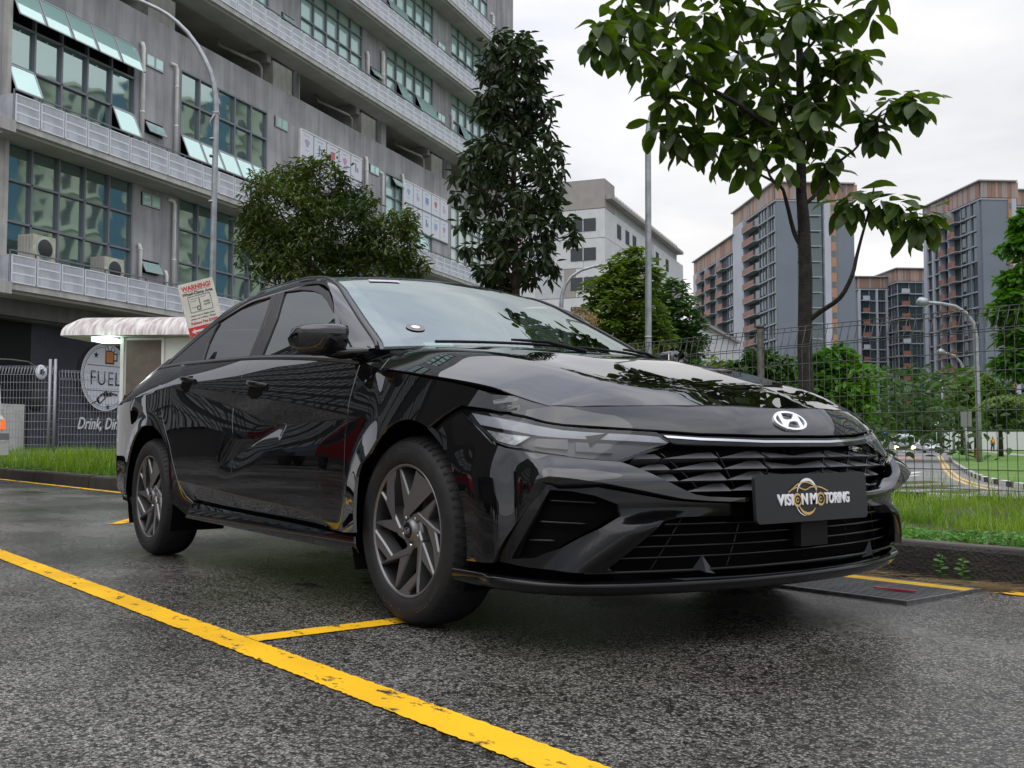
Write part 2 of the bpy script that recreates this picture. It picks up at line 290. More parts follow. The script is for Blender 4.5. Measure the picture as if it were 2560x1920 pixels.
def straw(name, P, rng):
    n = len(P); th = rng.normal(.1, .5, n); L_ = rng.uniform(.05, .28, n); d = np.stack([np.cos(th), np.sin(th)*.4, rng.uniform(-.02, .12, n)], 1); s = np.stack([-np.sin(th), np.cos(th), 0*th], 1)*.0016
    V = np.stack([P-s, P+s, P+d*L_[:, None]+s, P+d*L_[:, None]-s], 1).reshape(-1, 3); b = np.arange(n)*4; return npmesh(name, V, np.stack([b, b+1, b+2, b+3], 1), M_DRY)
straw('dry_straw', P, rng)['kind'] = 'stuff'
n = 160; x = rng.uniform(1.0, 2.0, n); P = np.stack([x, yk(x)-rng.uniform(.02, .16, n), x*0+.012], 1); straw('dry_straw', P, rng)['kind'] = 'stuff'
# low broad-leaved ground cover at the kerb edge
M_WEED = leafmat('weed_leaves', (.06, .16, .03), (.13, .28, .06), .5, .3, 6)
def leafcloud(name, C_, L_, W, m, rng, parent=None, droop=None, dirs=None, fold=.25):
    """leaves as two folded quads with pointed ends: 4 triangles each"""
    n = len(C_)
    if dirs is None:
        th = rng.uniform(0, 2*np.pi, n); el = rng.uniform(-.6, .5, n) if droop is None else droop; dirs = np.stack([np.cos(th)*np.cos(el), np.sin(th)*np.cos(el), np.sin(el)], 1)
    up = np.tile([0, 0, 1.], (n, 1))+rng.normal(0, .35, (n, 3)); s = np.cross(dirs, up); s /= np.linalg.norm(s, axis=1, keepdims=True)+1e-9; u = np.cross(s, dirs)
    L1 = L_[:, None]; W1 = W[:, None]; A = C_; B = C_+dirs*L1; M1 = C_+dirs*L1*.38-u*W1*fold*.6; M2 = C_+dirs*L1*.72-u*W1*fold*.6-np.array([0, 0, 1])*L1*.03
    a1 = C_+dirs*L1*.38+s*W1*.5+u*W1*fold*.4; a2 = C_+dirs*L1*.72+s*W1*.42+u*W1*fold*.3-np.array([0, 0, 1])*L1*.04; b1 = C_+dirs*L1*.38-s*W1*.5+u*W1*fold*.4; b2 = C_+dirs*L1*.72-s*W1*.42+u*W1*fold*.3-np.array([0, 0, 1])*L1*.04
    B = B-np.array([0, 0, 1])*L1*.10
    V = np.stack([A, M1, M2, B, a1, a2, b1, b2], 1).reshape(-1, 3); b = np.arange(n)*8
    F_ = np.concatenate([np.stack(q, 1) for q in ([b, b+4, b+5, b+1], [b+1, b+5, b+3, b+2], [b, b+1, b+7, b+6], [b+1, b+2, b+3, b+7])]) if False else np.concatenate([np.stack(q, 1) for q in ([b, b+4, b+1], [b+1, b+4, b+5], [b+1, b+5, b+2], [b+2, b+5, b+3], [b, b+1, b+6], [b+1, b+7, b+6], [b+1, b+2, b+7], [b+2, b+3, b+7])])
    return npmesh(name, V, F_, m, parent)
P = gpts(9000, -1.0, 3.6, .14, .75, 1.0, 4.0); P[:, 2] += rng.uniform(.01, .07, len(P)); leafcloud('ground_cover', P, rng.uniform(.015, .04, len(P)), rng.uniform(.01, .022, len(P)), M_WEED, rng)['kind'] = 'stuff'
for i, (x, h, lab) in enumerate(((1.80, .12, 'taller green weed sprouting at the foot of the dark kerb, left of its twin'), (1.90, .11, 'right hand green weed sprouting at the foot of the dark kerb'), (1.18, .07, 'small flat weed at the kerb foot behind the yellow grate bars'))):
    pl = empty('weed', (x, yk(x)-.05, 0), 0, lab, 'weed', 'weeds at the foot of the kerb'); g = MB(); g.tube([(0, 0, 0), (.005, 0, h*.6), (.012, .004, h)], .0015, 4); g.build('stem', M_WEED, pl)
    for k in range(11):
        th = k*2.4; z = h*(.25+.075*k); L0 = .045*(1-.03*k); lf = leafcloud('leaf', np.zeros((1, 3)), np.array([L0]), np.array([.02]), M_WEED, rng, pl, dirs=np.array([[math.cos(th)*.95, math.sin(th)*.95, .25]])); lf.location = (.003, 0, z)
# ---- drain grate
gr = empty('drain_grate', (1.42, .86, .0), math.radians(2), 'rusty black bar grate over the drain, its kerb side bars painted yellow', 'drain grate')
M_IRON = varied('dark_iron', (.12, .12, .125), (.22, .22, .22), 30, .3, .3, metal=.6); M_YB = varied('yellow_bar_paint', (.50, .31, .02), (.66, .42, .02), 12, .5)
def bx(name, c, d, m, parent, me_cache={}):
    k = (tuple(round(a, 4) for a in d), m.name)
    if k not in me_cache:
        g = MB(); g.box((0, 0, 0), d); o = g.build(name, m, parent); me_cache[k] = o.data
    else: o = link(name, me_cache[k], None, parent)
    o.location = c; return o
bx('pit_shade', (.33, .26, .0012), (.66, .54, .001), mat('drain_shade_black', (.002, .002, .002), .9), gr)  # flat black sheet, its colour stands for the shade inside the drain
for i in range(18):
    y = .012+i*.0305; mt = M_YB if i >= 14 and i < 17 else M_IRON; bx('bar', (.33, y, .009), (.66, .0125 if i < 14 else .020, .010), mt, gr)
for x in (0, .66): bx('frame', (x, .265, .007), (.012, .56, .014), M_IRON, gr)
bx('frame', (.33, -.006, .007), (.67, .010, .014), M_IRON, gr)
rs = empty('stick', (1.90, 1.075, .020), math.radians(12), 'small red plastic stick lying across the drain grate', 'stick'); g = MB(); g.box((0, 0, 0), (.17, .012, .006)); g.build('stick_body', mat('red_plastic', (.38, .03, .04), .4), rs)
# ================================================================== fence on the right
M_GALV = varied('weathered_fence_wire', (.060, .060, .052), (.11, .11, .10), 20, .5, metal=.35); M_POST = varied('fence_post_metal', (.045, .04, .035), (.09, .085, .07), 18, .55, metal=.3)
def fence_panel(p0, p1, h, z0, parent, sx=.075, sz=.15, r=.0031, roll=.055, mat_=None):
    """welded wire mesh with a folded triangular top roll"""
    p0, p1 = Vector(p0), Vector(p1); d = p1-p0; Ln = d.length; u = d.normalized(); nn = Vector((-u.y, u.x, 0)); g = MB(); n = int(Ln/sx)
    for i in range(n+1):
        a = p0+u*(i*sx); q = [(a+Vector((0, 0, z0))), (a+Vector((0, 0, z0+h-.16))), (a+nn*roll+Vector((0, 0, z0+h-.02))), (a+nn*.0+u*.045+Vector((0, 0, z0+h))), (a+u*.03-nn*.03+Vector((0, 0, z0+h-.15)))]
        g.tube([tuple(t) for t in q], r, 4, False)
    zz = [z0+.02+k*sz for k in range(int((h-.2)/sz)+1)]+[z0+h-.16, z0+h]
    for z in zz: g.tube([tuple(p0+Vector((0, 0, z))), tuple(p1+Vector((0, 0, z)))], r*1.2, 4, False)
    g.tube([tuple(p0+nn*roll+Vector((0, 0, z0+h-.03))), tuple(p1+nn*roll+Vector((0, 0, z0+h-.03)))], r*1.2, 4, False)
    return g.build('wire_mesh', mat_ or M_GALV, parent)
fn = empty('wire_fence', (0, 0, 0), 0, 'rusty grey welded wire fence with rolled top along the road side verge', 'fence')
fy = lambda x: 4.9+.04*x
fx = [-19, -16.6, -14.2, -11.8, -9.4, -7.0, -4.35, -1.93, .50, 2.9]
for a, b_ in zip(fx[:-1], fx[1:]):
    o = fence_panel((a, fy(a), 0), (b_, fy(b_), 0), 1.55, .08, fn)
for a in fx:
    g = MB(); g.tube([(a, fy(a), -.1), (a, fy(a), 1.66)], .032, 10); g.tube([(a, fy(a), 1.655), (a, fy(a), 1.675), (a, fy(a), 1.69)], [.037, .037, .015], 10); g.build('post', M_POST, fn)

# ================================================================== grey industrial building on the left
AF = math.radians(21.4); FO = E(-16.4, 34, 0); UW = RT*math.sin(AF)+FH*math.cos(AF); NW = RT*math.cos(AF)-FH*math.sin(AF); FAZ = math.atan2(UW.y, UW.x)
# local frame of the building: x along the facade, y = outwards (towards us), z up
def face_frame(name, origin, **k):
    o = empty(name, origin, 0, **k)
    o.matrix_world = Matrix(((UW.x, NW.x, 0, origin.x), (UW.y, NW.y, 0, origin.y), (0, 0, 1, 0), (0, 0, 0, 1)))
    return o
BA = face_frame('industrial_building', FO, label='long grey rendered industrial building with green glass bays and white mesh balconies', cat='building')
M_WALLA = varied('grey_render', (.32, .32, .335), (.43, .43, .445), .7, .85, .15, 30, lo=.3, hi=.7, detail=9, streak=.30)
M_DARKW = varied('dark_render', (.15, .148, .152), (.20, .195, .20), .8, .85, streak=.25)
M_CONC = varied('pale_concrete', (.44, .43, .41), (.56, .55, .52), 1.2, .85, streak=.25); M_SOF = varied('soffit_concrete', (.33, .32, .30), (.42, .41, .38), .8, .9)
M_MULL = mat('grey_mullion', (.20, .21, .24), .45, .2)
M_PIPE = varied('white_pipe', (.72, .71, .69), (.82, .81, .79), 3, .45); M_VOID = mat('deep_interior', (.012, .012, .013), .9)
def wavy_glass(name, tint, rough=.03, wav=.5, sc=.45, reflect=.55):
    m = mat(name, tint, rough, 0, .5); t = m.node_tree; lk = t.links.new; b = bsdf(m); gl = t.nodes.new('ShaderNodeBsdfGlossy'); gl.inputs['Roughness'].default_value = rough; gl.inputs['Color'].default_value = (.72, .92, .86, 1)
    n = nz(m, scale=sc, detail=1.5); bp = t.nodes.new('ShaderNodeBump'); bp.inputs['Strength'].default_value = wav; bp.inputs['Distance'].default_value = .05; lk(n.outputs['Fac'], bp.inputs['Height']); lk(bp.outputs[0], gl.inputs['Normal'])
    mx = t.nodes.new('ShaderNodeMixShader'); mx.inputs[0].default_value = reflect; lk(b.outputs[0], mx.inputs[1]); lk(gl.outputs[0], mx.inputs[2]); lk(mx.outputs[0], t.nodes['Material Output'].inputs['Surface']); return m
M_GLA = wavy_glass('green_window_glass', (.05, .085, .085), .03, .5, .45, .45); M_GLP = wavy_glass('pale_green_glass', (.42, .60, .56), .05, .1, 1, .22); M_GLO = wavy_glass('opened_pane_glass', (.40, .64, .60), .02, .03, .5, .28); M_GLB = wavy_glass('bright_curtained_glass', (.60, .68, .58), .05, .1, 1, .15)  # opened panes: the sky's pale reflection is put into their base colour
def part(name, x0, x1, y0, y1, z0, z1, m, parent): return bx(name, ((x0+x1)/2, (y0+y1)/2, (z0+z1)/2), (abs(x1-x0), abs(y1-y0), abs(z1-z0)), m, parent)
S0 = [-.47, 8.17, 16.80, 25.55, 34.25]; BAYW = 5.97
# wall pieces between the bays, level by level (y<0 is inside)
def wallpiece(x0, x1, z0, z1, m=None): part('wall', x0, x1, -.35, 0, z0, z1, m or M_WALLA, BA)
gaps = [(-1.3, S0[0])]+[(S0[i]+BAYW, S0[i+1]) for i in range(4)]+[(S0[4]+BAYW, 43.9)]
part('corner_fin', -.62, -.47, -.3, .25, 5.4, 17.0, M_CONC, BA)
lev = [(6.35, 10.50), (11.9, 15.72)]
for (z0, z1) in lev:
    for a, b_ in gaps: wallpiece(max(a, -.60), b_, z0, z1)
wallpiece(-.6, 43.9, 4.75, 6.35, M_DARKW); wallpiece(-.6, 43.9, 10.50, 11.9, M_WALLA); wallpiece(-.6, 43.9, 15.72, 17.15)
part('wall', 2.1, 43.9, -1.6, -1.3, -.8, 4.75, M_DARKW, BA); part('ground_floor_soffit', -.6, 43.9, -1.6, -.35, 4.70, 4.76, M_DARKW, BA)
part('shop_glass', -12, 2.1, -1.5, -1.4, -.8, 4.1, wavy_glass('dark_shop_glass', (.006, .010, .016), .05, .1, .6, .10), BA); part('fascia_board', -12, 3.0, -1.38, -1.25, 4.1, 4.25, M_DARKW, BA)
for x in (-3.4, -.6, .9): part('mullion', x, x+.07, -1.4, -1.33, -.5, 4.1, M_LINER_ if False else M_DARKW, BA)
# car-park level openings (level 4)
op = [(-1.3, 7.50), (8.14, 15.0), (16.82, 23.3), (25.57, 32.0), (34.3, 41.0)]
wl = -.6
for a, b_ in op:
    if a > wl: wallpiece(wl, a, 17.15, 18.85)
    wl = b_+1.75 if b_ > 8 else b_+.64
    part('column_return', b_ if b_ > 8 else b_-1.0, (b_ if b_ > 8 else b_-1.0)+1.6, -2.6, -.30, 16.9, 18.5, M_CONC, BA)
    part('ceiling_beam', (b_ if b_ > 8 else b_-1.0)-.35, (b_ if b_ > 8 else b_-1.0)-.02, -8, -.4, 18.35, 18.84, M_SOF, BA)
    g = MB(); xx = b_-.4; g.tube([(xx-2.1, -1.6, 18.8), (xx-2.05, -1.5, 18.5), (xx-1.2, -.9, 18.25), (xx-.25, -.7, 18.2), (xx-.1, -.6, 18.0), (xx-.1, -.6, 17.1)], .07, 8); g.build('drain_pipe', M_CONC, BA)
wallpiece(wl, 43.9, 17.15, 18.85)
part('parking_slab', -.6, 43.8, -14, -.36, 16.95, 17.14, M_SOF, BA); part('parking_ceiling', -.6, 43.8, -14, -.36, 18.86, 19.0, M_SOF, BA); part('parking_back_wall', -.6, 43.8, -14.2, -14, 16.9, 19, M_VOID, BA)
for (z0, z1) in ((19.0, 23.2), (23.2, 27.75), (27.75, 34)):
    for a, b_ in gaps: wallpiece(max(a, -.60), b_, z0, z1)
    for s in S0: wallpiece(s, s+BAYW, z1-.0 if False else z1, z1+.01) if False else None
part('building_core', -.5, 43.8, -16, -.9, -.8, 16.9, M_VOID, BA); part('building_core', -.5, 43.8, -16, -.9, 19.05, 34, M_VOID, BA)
part('end_wall', 43.9, 44.2, -17, 0, -.8, 34, M_WALLA, BA); part('end_pier', 42.0, 43.9, 0, .5, 19, 34, M_WALLA, BA); part('end_wall', -.9, -.6, -17, -.01, -.8, 34, M_WALLA, BA)
# windows: each pane and each mullion its own piece
def pane(x0, x1, z0, z1, m, parent, y=-.12, tilt=0):
    o = bx('pane', ((x0+x1)/2, y, (z0+z1)/2), (x1-x0-.08, .02, z1-z0-.08), m, parent)
    if tilt:   # awning pane hung from its top edge, with a pale frame
        hgt = z1-z0; o.rotation_euler = (tilt, 0, 0); o.location = ((x0+x1)/2, y+.13+math.sin(tilt)*hgt/2, z1-math.cos(tilt)*hgt/2); 
        for fx_, fz_, w_, h_ in ((0, hgt/2-.06, x1-x0-.04, .05), (0, -hgt/2+.06, x1-x0-.04, .05), (-(x1-x0)/2+.05, 0, .05, hgt-.08), ((x1-x0)/2-.05, 0, .05, hgt-.08)):
            f = bx('sash', (fx_, .012, fz_), (w_, .03, h_), M_SASH, o)
    return o
M_SASH = mat('pale_sash', (.42, .45, .46), .45, .2)
def bay(s, zs, glass, opened=(), cols=5):
    w = empty('window'); w.parent = BA; cw = BAYW/cols
    for r in range(len(zs)-1):
        for c in range(cols):
            op_ = (r, c) in opened; gm = M_GLO if op_ else (glass(r, c) if callable(glass) else glass)
            pane(s+c*cw, s+(c+1)*cw, zs[r], zs[r+1], gm, w, tilt=(.42 if op_ else 0))
    for c in range(cols+1): bx('mullion', (s+c*cw, -.06, (zs[0]+zs[-1])/2), (.075, .14, zs[-1]-zs[0]), M_MULL, w)
    for z in zs: bx('transom', (s+BAYW/2, -.055, z), (BAYW, .13, .07), M_MULL, w)
    return w
z2 = [6.35, 7.85, 9.22, 10.47]; z3 = [11.95, 13.06, 14.45, 15.70]; z5 = [19.6, 21.28, 22.35, 23.2]; z6 = [24.2, 25.7, 26.9, 27.75]
bay(S0[0], z2, M_GLA); bay(S0[1], z2, M_GLA); bay(S0[2], z2, M_GLA, ((1, 1),)); bay(S0[3], z2, M_GLA); bay(S0[4], z2, M_GLB)
bay(S0[0], z3, M_GLA, {(2, c) for c in range(5)} | {(0, 0), (0, 4)}); bay(S0[1], z3, M_GLA, {(0, c) for c in range(5)}); bay(S0[4], z3, M_GLB)
bay(S0[2], z3, M_GLA); bay(S0[3], z3, M_GLP, {(0, 2), (0, 3)})
for s in S0: bay(s, z5, M_GLP, {(0, 3)} if s == S0[1] else ({(0, 1), (0, 3), (0, 4)} if s == S0[3] else {(0, 1)} if s == S0[4] else ()))
for s in S0: bay(s, z6, M_GLP, {(0, 0), (0, 1)} if s == S0[3] else ())
for s in S0: bay(s, [28.6, 30, 31.2, 32.4], M_GLP)
for s in S0:   # spandrels under / over the windows of the upper storeys
    wallpiece(s, s+BAYW, 23.24, 24.16); wallpiece(s, s+BAYW, 27.79, 28.56); wallpiece(s, s+BAYW, 19.0, 19.56); wallpiece(s, s+BAYW, 32.44, 34)
# small twin windows
def small_win(x, z, open_=False):
    w = empty('small_window', (x, 0, z)); w.parent = BA
    bx('recess', (.5, -.005, 0), (1.08, .02, .52), M_VOID, w)
    for k in (0, 1):
        fr = bx('sash', (.26+.5*k, .03, 0), (.48, .04, .48), M_SASH, w); p_ = bx('pane', (0, .022, 0), (.38, .012, .38), M_GLO, fr)
        if open_: fr.rotation_euler = (.55, 0, 0); fr.location = (.26+.5*k, .16, -.04)
for (x, z, o_) in ((6.05, 15.42, 0), (6.08, 12.80, 1), (6.0, 7.35, 1), (6.0, 9.95, 0), (14.75, 15.5, 0), (14.8, 12.8, 0), (23.7, 15.5, 0), (26.3, 15.4, 1), (23.7, 20.9, 1), (32.2, 20.9, 0), (32.2, 25.4, 0), (15.2, 20.6, 1), (14.8, 9.9, 0), (40.6, 29.2, 1)): small_win(x, z, o_)
# rainwater pipes
for (x, z0, z1, r) in ((5.80, 11.6, 15.8, .085), (7.75, 11.6, 15.6, .07), (7.75, 6.2, 10.1, .075), (5.85, 6.3, 8.0, .07), (7.35, 6.3, 7.2, .07), (23.15, 12, 15.8, .09), (25.0, 12, 15.4, .07), (27.4, 12.4, 15.9, .07), (23.2, 19.6, 21.6, .09), (24.9, 19.4, 22.2, .12), (8.0, 19.2, 21.5, .09), (41.0, 28.4, 30.6, .08), (34.1, 20, 21.4, .07)):
    g = MB(); g.tube([(x-.28 if x in (7.75, 25.0, 41.0) else x, .05, z1+.12), (x-.05, .12, z1+.1), (x, .14, z1-.05), (x, .14, z0)], r, 9)
    for k in range(1, int((z1-z0)/1.6)+1): g.tube([(x, .14, z0+k*1.6), (x, .14, z0+k*1.6+.07)], r*1.18, 9)
    g.build('rain_pipe', M_PIPE, BA)
# poster boards
M_POST_ = mat('poster_white', (.66, .68, .74), .4); PC = [(.18, .28, .55), (.30, .42, .62), (.25, .27, .32), (.55, .15, .18), (.42, .36, .55), (.12, .22, .40), (.55, .30, .48)]
def poster_wall(s, zs, n=5):
    w = empty('poster_board'); w.parent = BA; cw = BAYW/n+(.03 if s > 26 else 0)
    for r in range(len(zs)-1):
        for c in range(n):
            x0 = s+c*cw; p_ = bx('poster', (x0+cw/2, .06, (zs[r]+zs[r+1])/2), (cw-.07, .03, zs[r+1]-zs[r]-.07), M_POST_, w); col = PC[(c*3+r*2+int(s)) % 7]
            k = (c+r) % 3; mm_ = mat('print_%d' % PC.index(col), col, .5); g = MB()
            if k == 0: g.box((0, .018, .05), (.42, .004, .34)); g.box((0, .018, -.18), (.30, .004, .04))
            elif k == 1: g.add([(.2*math.cos(a)*(1+.3*math.sin(3*a)), .019, .06+.2*math.sin(a)) for a in [6.283*i/14 for i in range(14)]], [tuple(range(14))]); g.box((0, .018, -.3), (.35, .004, .03))
            else: g.box((-.08, .018, .02), (.14, .004, .45)); g.box((.12, .018, -.08), (.12, .004, .25))
            g.box((0, .018, .42), (.5, .004, .03)); g.build('print', mm_, p_)
    for z in zs: bx('rail', (s+cw*n/2, .05, z), (cw*n, .10, .06), M_PIPE if z == zs[-1] else M_MULL, w)
    bx('rail', (s, .06, (zs[0]+zs[-1])/2), (.12, .12, zs[-1]-zs[0]), M_PIPE, w)
poster_wall(S0[2], [13.1, 14.45, 15.72]); poster_wall(27.6, [13.1, 14.5, 15.78])
# balconies with perforated panels
M_MESH = varied('perforated_panel', (.44, .46, .51), (.60, .62, .67), 1.6, .5, detail=8, streak=.3); M_BFR = mat('balcony_frame', (.74, .77, .82), .4, .1); M_RAIL = mat('balcony_rail', (.20, .21, .22), .5, .3)
def balcony(z, x0, x1, th=.35):
    b = empty('balcony'); b.parent = BA
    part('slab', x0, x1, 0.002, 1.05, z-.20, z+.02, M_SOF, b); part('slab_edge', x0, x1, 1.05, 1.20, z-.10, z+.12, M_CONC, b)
    n = int(round((x1-x0)/1.02)); pw = (x1-x0)/n
    for i in range(n):
        xc = x0+pw*(i+.5); p_ = bx('panel', (xc, 1.22, z+.56), (pw-.10, .015, .86), M_MESH, b)
        for dz in (-.43, .43): bx('panel_frame', (0, .006, dz), (pw-.06, .03, .035), M_BFR, p_)
        for dx in (-1, 1): bx('panel_frame', (dx*(pw/2-.045), .006, 0), (.035, .03, .86), M_BFR, p_)
        for dz in (-.14, .15): bx('panel_band', (0, .004, dz), (pw-.12, .02, .05), M_BFR, p_)
    for i in range(n+1): bx('baluster', (x0+pw*i, 1.18, z+.60), (.04, .04, 1.1), M_RAIL, b)
    part('handrail', x0, x1, 1.16, 1.22, z+1.12, z+1.16, M_RAIL, b)
    if x0 < 0: part('side_panel', x0-.02, x0, 0, 1.2, z+.12, z+1.0, M_MESH, b); part('end_beam', x0-1.0, x0+.05, .9, 1.25, z-.25, z+.12, M_CONC, b)
balcony(5.50, -1.2, 42.0); balcony(10.62, -1.2, 42.0); balcony(18.62, -1.2, 42.0); balcony(23.15, -1.2, 42.0); balcony(27.7, -1.2, 42.0)
# air-conditioning units on the lower balcony
for i, x in enumerate((.35, 3.55)):
    a = face_frame('air_conditioner', FO+UW*x+NW*.72, label=('left hand beige outdoor air conditioner behind the lower balcony rail' if i == 0 else 'right hand beige outdoor air conditioner behind the lower balcony rail'), cat='air conditioner', group='air conditioners on the balcony'); a.location.z = 6.95 if i == 0 else 6.75
    part('casing', -.45, .50, -.40, .25, -.45, .42, varied('aged_beige_metal', (.42, .39, .30), (.55, .52, .42), 5, .5), a)
    g = MB(); g.lathe([(.0, .27), (.33, .27), (.35, .262), (.37, .25)], 28, M=lambda X, Y, h: (X+.05, h, Y)); g.build('fan_guard', mat('fan_green_grey', (.30, .40, .36), .5), a)
    g = MB(); g.lathe([(0, .30), (.28, .285), (.31, .27)], 24, M=lambda X, Y, h: (X+.05, h, Y)); g.build('fan', mat('fan_dark', (.03, .03, .03), .6), a)
    for k in range(5): part('fin', -.47-.0, -.455, -.36+.13*k, -.28+.13*k, -.42, .38, M_CONC, a)
# pub sign on the ground-floor wall
M_PUB = varied('pub_wall_paint', (.15, .16, .20), (.19, .20, .25), .9, .8); part('pub_wall', 1.72, 14, -1.05, -.9, -.8, 4.75, M_PUB, BA)
sg_ = face_frame('pub_sign', FO+UW*5.25+NW*-.88, label='round white FUEL sign with beer mug and pump nozzle on the slate wall', cat='sign'); sg_.location.z = 3.05
M_SW = mat('sign_white', (.74, .76, .84), .5); M_SK = mat('sign_black', (.012, .013, .015), .5); M_BEER = mat('sign_orange', (.60, .24, .08), .5)
def disc(name, r0, r1, y, m, parent, n=48, cx=0, cz=0):
    g = MB(); vs_ = []
    for k in range(n): a = 6.28318*k/n; vs_ += [(cx+r0*math.cos(a), y, cz+r0*math.sin(a)), (cx+r1*math.cos(a), y, cz+r1*math.sin(a))]
    g.add(vs_, [(2*k, 2*((k+1) % n), 2*((k+1) % n)+1, 2*k+1) for k in range(n)]); return g.build(name, m, parent)
SC = 1.27
disc('shadow_ring', 0, SC*1.06, .010, M_SK, sg_, cx=-.12, cz=-.06); disc('board', 0, SC, .03, M_SW, sg_); disc('ring', SC*.885, SC*.90, .035, M_SK, sg_)
g = MB()
for k in range(90): a = 6.283*k/90; c = (SC*.945*math.cos(a), SC*.945*math.sin(a)); g.box((c[0], .036, c[1]), (.03, .004, .03))
g.build('dots', M_SK, sg_)['kind'] = 'stuff'
TF = Matrix(((1, 0, 0, 0), (0, 0, 1, 0), (0, 1, 0, 0), (0, 0, 0, 1)))
def ftext(s, size, x, z, m, par, xs=1, y=.036, **k):
    # local x runs away from us to the right, so text reads left to right
    o = text('lettering', s, size, m, par, M=TF, xs=xs, **k); o.location = (x, y, z)
    return o
ftext('FUEL', .76, -.02, -.08, M_SK, sg_, xs=.90, spacing=1.12)
for z in (.42, -.52): part('rule', -.95, 1.0, .032, .038, z-.012, z+.012, M_SK, sg_)
part('beer', .22-.24, .22+.16, .033, .039, .55, .98, M_BEER, sg_)
g = MB()
for (a, b_, c, d) in ((-.05, .41, .50, .55), (-.05, -.01, .5, 1.02), (.37, .41, .5, 1.02), (-.05, .41, .97, 1.0), (.41, .58, .88, .93), (.41, .58, .62, .67), (.53, .58, .62, .93)): g.box(((a+b_)/2, .042, (c+d)/2), (b_-a, .004, d-c))
g.build('mug_outline', M_SK, sg_)
for k, (x, z, r) in enumerate(((.02, 1.07, .10), (.17, 1.12, .13), (.33, 1.06, .10))): disc('foam', 0, r, .044, M_SW, sg_, 16, x, z); disc('foam_edge', r-.02, r, .045, M_SK, sg_, 16, x, z+.0)
def star(par, cx, cz, r):
    g = MB(); pts = [(cx+(r if k % 2 == 0 else r*.42)*math.cos(math.radians(90+36*k)), .037, cz+(r if k % 2 == 0 else r*.42)*math.sin(math.radians(90+36*k))) for k in range(10)]; g.add(pts+[(cx, .037, cz)], [(k, (k+1) % 10, 10) for k in range(10)]); g.build('star', M_SK, par)
star(sg_, -.52, .80, .14); star(sg_, .14, -1.12, .13)
g = MB()
def bar(x0, z0, x1, z1, w):
    d = math.hypot(x1-x0, z1-z0); nx_, nz_ = -(z1-z0)/d*w/2, (x1-x0)/d*w/2; g.add([(x0+nx_, .040, z0+nz_), (x1+nx_, .040, z1+nz_), (x1-nx_, .040, z1-nz_), (x0-nx_, .040, z0-nz_)], [(0, 1, 2, 3)])
bar(-.72, -1.02, -.35, -.88, .05); bar(-.40, -.95, -.05, -.68, .28); bar(-.10, -.70, .35, -.62, .16); bar(.35, -.62, .62, -.66, .07); bar(-.05, -.66, .10, -.58, .2); g.build('nozzle', M_SK, sg_)
g = MB(); bar(-.32, -.90, -.10, -.74, .14); g2 = g; g = MB(); [g.add([(x, .046, z) for x, _, z in g2.v], g2.f)]; g.build('nozzle_label', M_SW, sg_)
sc = face_frame('wall_lettering', FO+UW*5.05+NW*-.88, label='white hand-drawn words Drink, Dine painted low on the slate wall', cat='lettering'); sc.location.z = 1.28
ftext('Drink, Dine,', .60, .0, 0, mat('chalk_white', (.75, .77, .80), .6), sc, xs=.80, shear=.35, off=.012)
# ================================================================== kiosk with a curved roof
KD = 15.5
kx = [(-5.789, 15.5, 1.055), (-6.664, 15.5, 2.158), (-4.768, 15.5, 2.129)]
kio = empty('kiosk', E(kx[0][0], KD, 0), CY-math.pi/2+math.radians(-4), 'white roadside kiosk with stained barrel roof and a brown shuttered panel', 'kiosk')
M_KW = varied('kiosk_white', (.56, .56, .50), (.68, .68, .62), 2, .6); M_KR = varied('stained_roof', (.34, .27, .27), (.66, .64, .60), 3.5, .6, vscale=(6, 1, 1)); M_KB = varied('brown_shutter', (.10, .080, .06), (.13, .105, .08), 8, .7)
zb_ = kx[0][2]; zt_ = kx[1][2]
part('wall', 0, .06, 0, 1.2, zb_, zt_, M_KW, kio); part('wall', .0, 3.2, -.06, 0, zb_, zt_, M_KW, kio); part('shutter', .08, .62, -.075, -.062, zb_+.03, zt_-.04, M_KB, kio); part('post', .0, .05, -.10, -.0, zb_, zt_, M_KW, kio); part('trim', .62, .66, -.09, -.0, zb_, zt_, M_KW, kio); part('base', .0, 3.0, .0, 1.2, zb_-.05, zb_, M_KW, kio)
part('inner_wall', .06, 3.2, .9, 1.2, zb_, zt_, M_KW, kio)
g = MB(); g.tube([(.0, -.05, zb_), (.18, -.05, zb_-.20)], .02, 6); g.tube([(2.6, .6, 0), (2.6, .6, zb_)], .05, 8); g.tube([(.6, .6, 0), (.6, .6, zb_)], .05, 8); g.build('support', M_KW, kio)
g = MB(); g.smooth = True; n = 14; xl = [-.84, -.72, 1.0, 2.4, 3.6]; vs_ = []
for x in xl:
    k_ = .80 if x == -.84 else 1
    for i in range(n+1): a = math.pi*i/n; vs_.append((x+(.0), +.52+.78*math.cos(a)*-1, zt_+.02+.34*math.sin(a)*k_))
g.add(vs_, [(i*(n+1)+j, (i+1)*(n+1)+j, (i+1)*(n+1)+j+1, i*(n+1)+j+1) for i in range(len(xl)-1) for j in range(n)]); rf_ = g.build('roof', M_KR, kio)
g = MB(); g.add([(-.84, +.52+.78*math.cos(math.pi*i/n)*-1, zt_+.02+.27*math.sin(math.pi*i/n)) for i in range(n+1)], [tuple(range(n+1))]); g.add([(-.84, -.26, zt_+.01), (3.6, -.26, zt_+.01), (3.6, 1.30, zt_+.01), (-.84, 1.30, zt_+.01)], [(0, 1, 2, 3)]); g.build('gable', mat('gable_cream', (.62, .61, .54), .6), kio)
part('tube_lamp', -.25, .0, -.5, -.1, zt_-.09, zt_-.03, mat('lit_tube', (.8, .9, .85), .4, emit=(.75, 1, .92, 3.0)), kio)
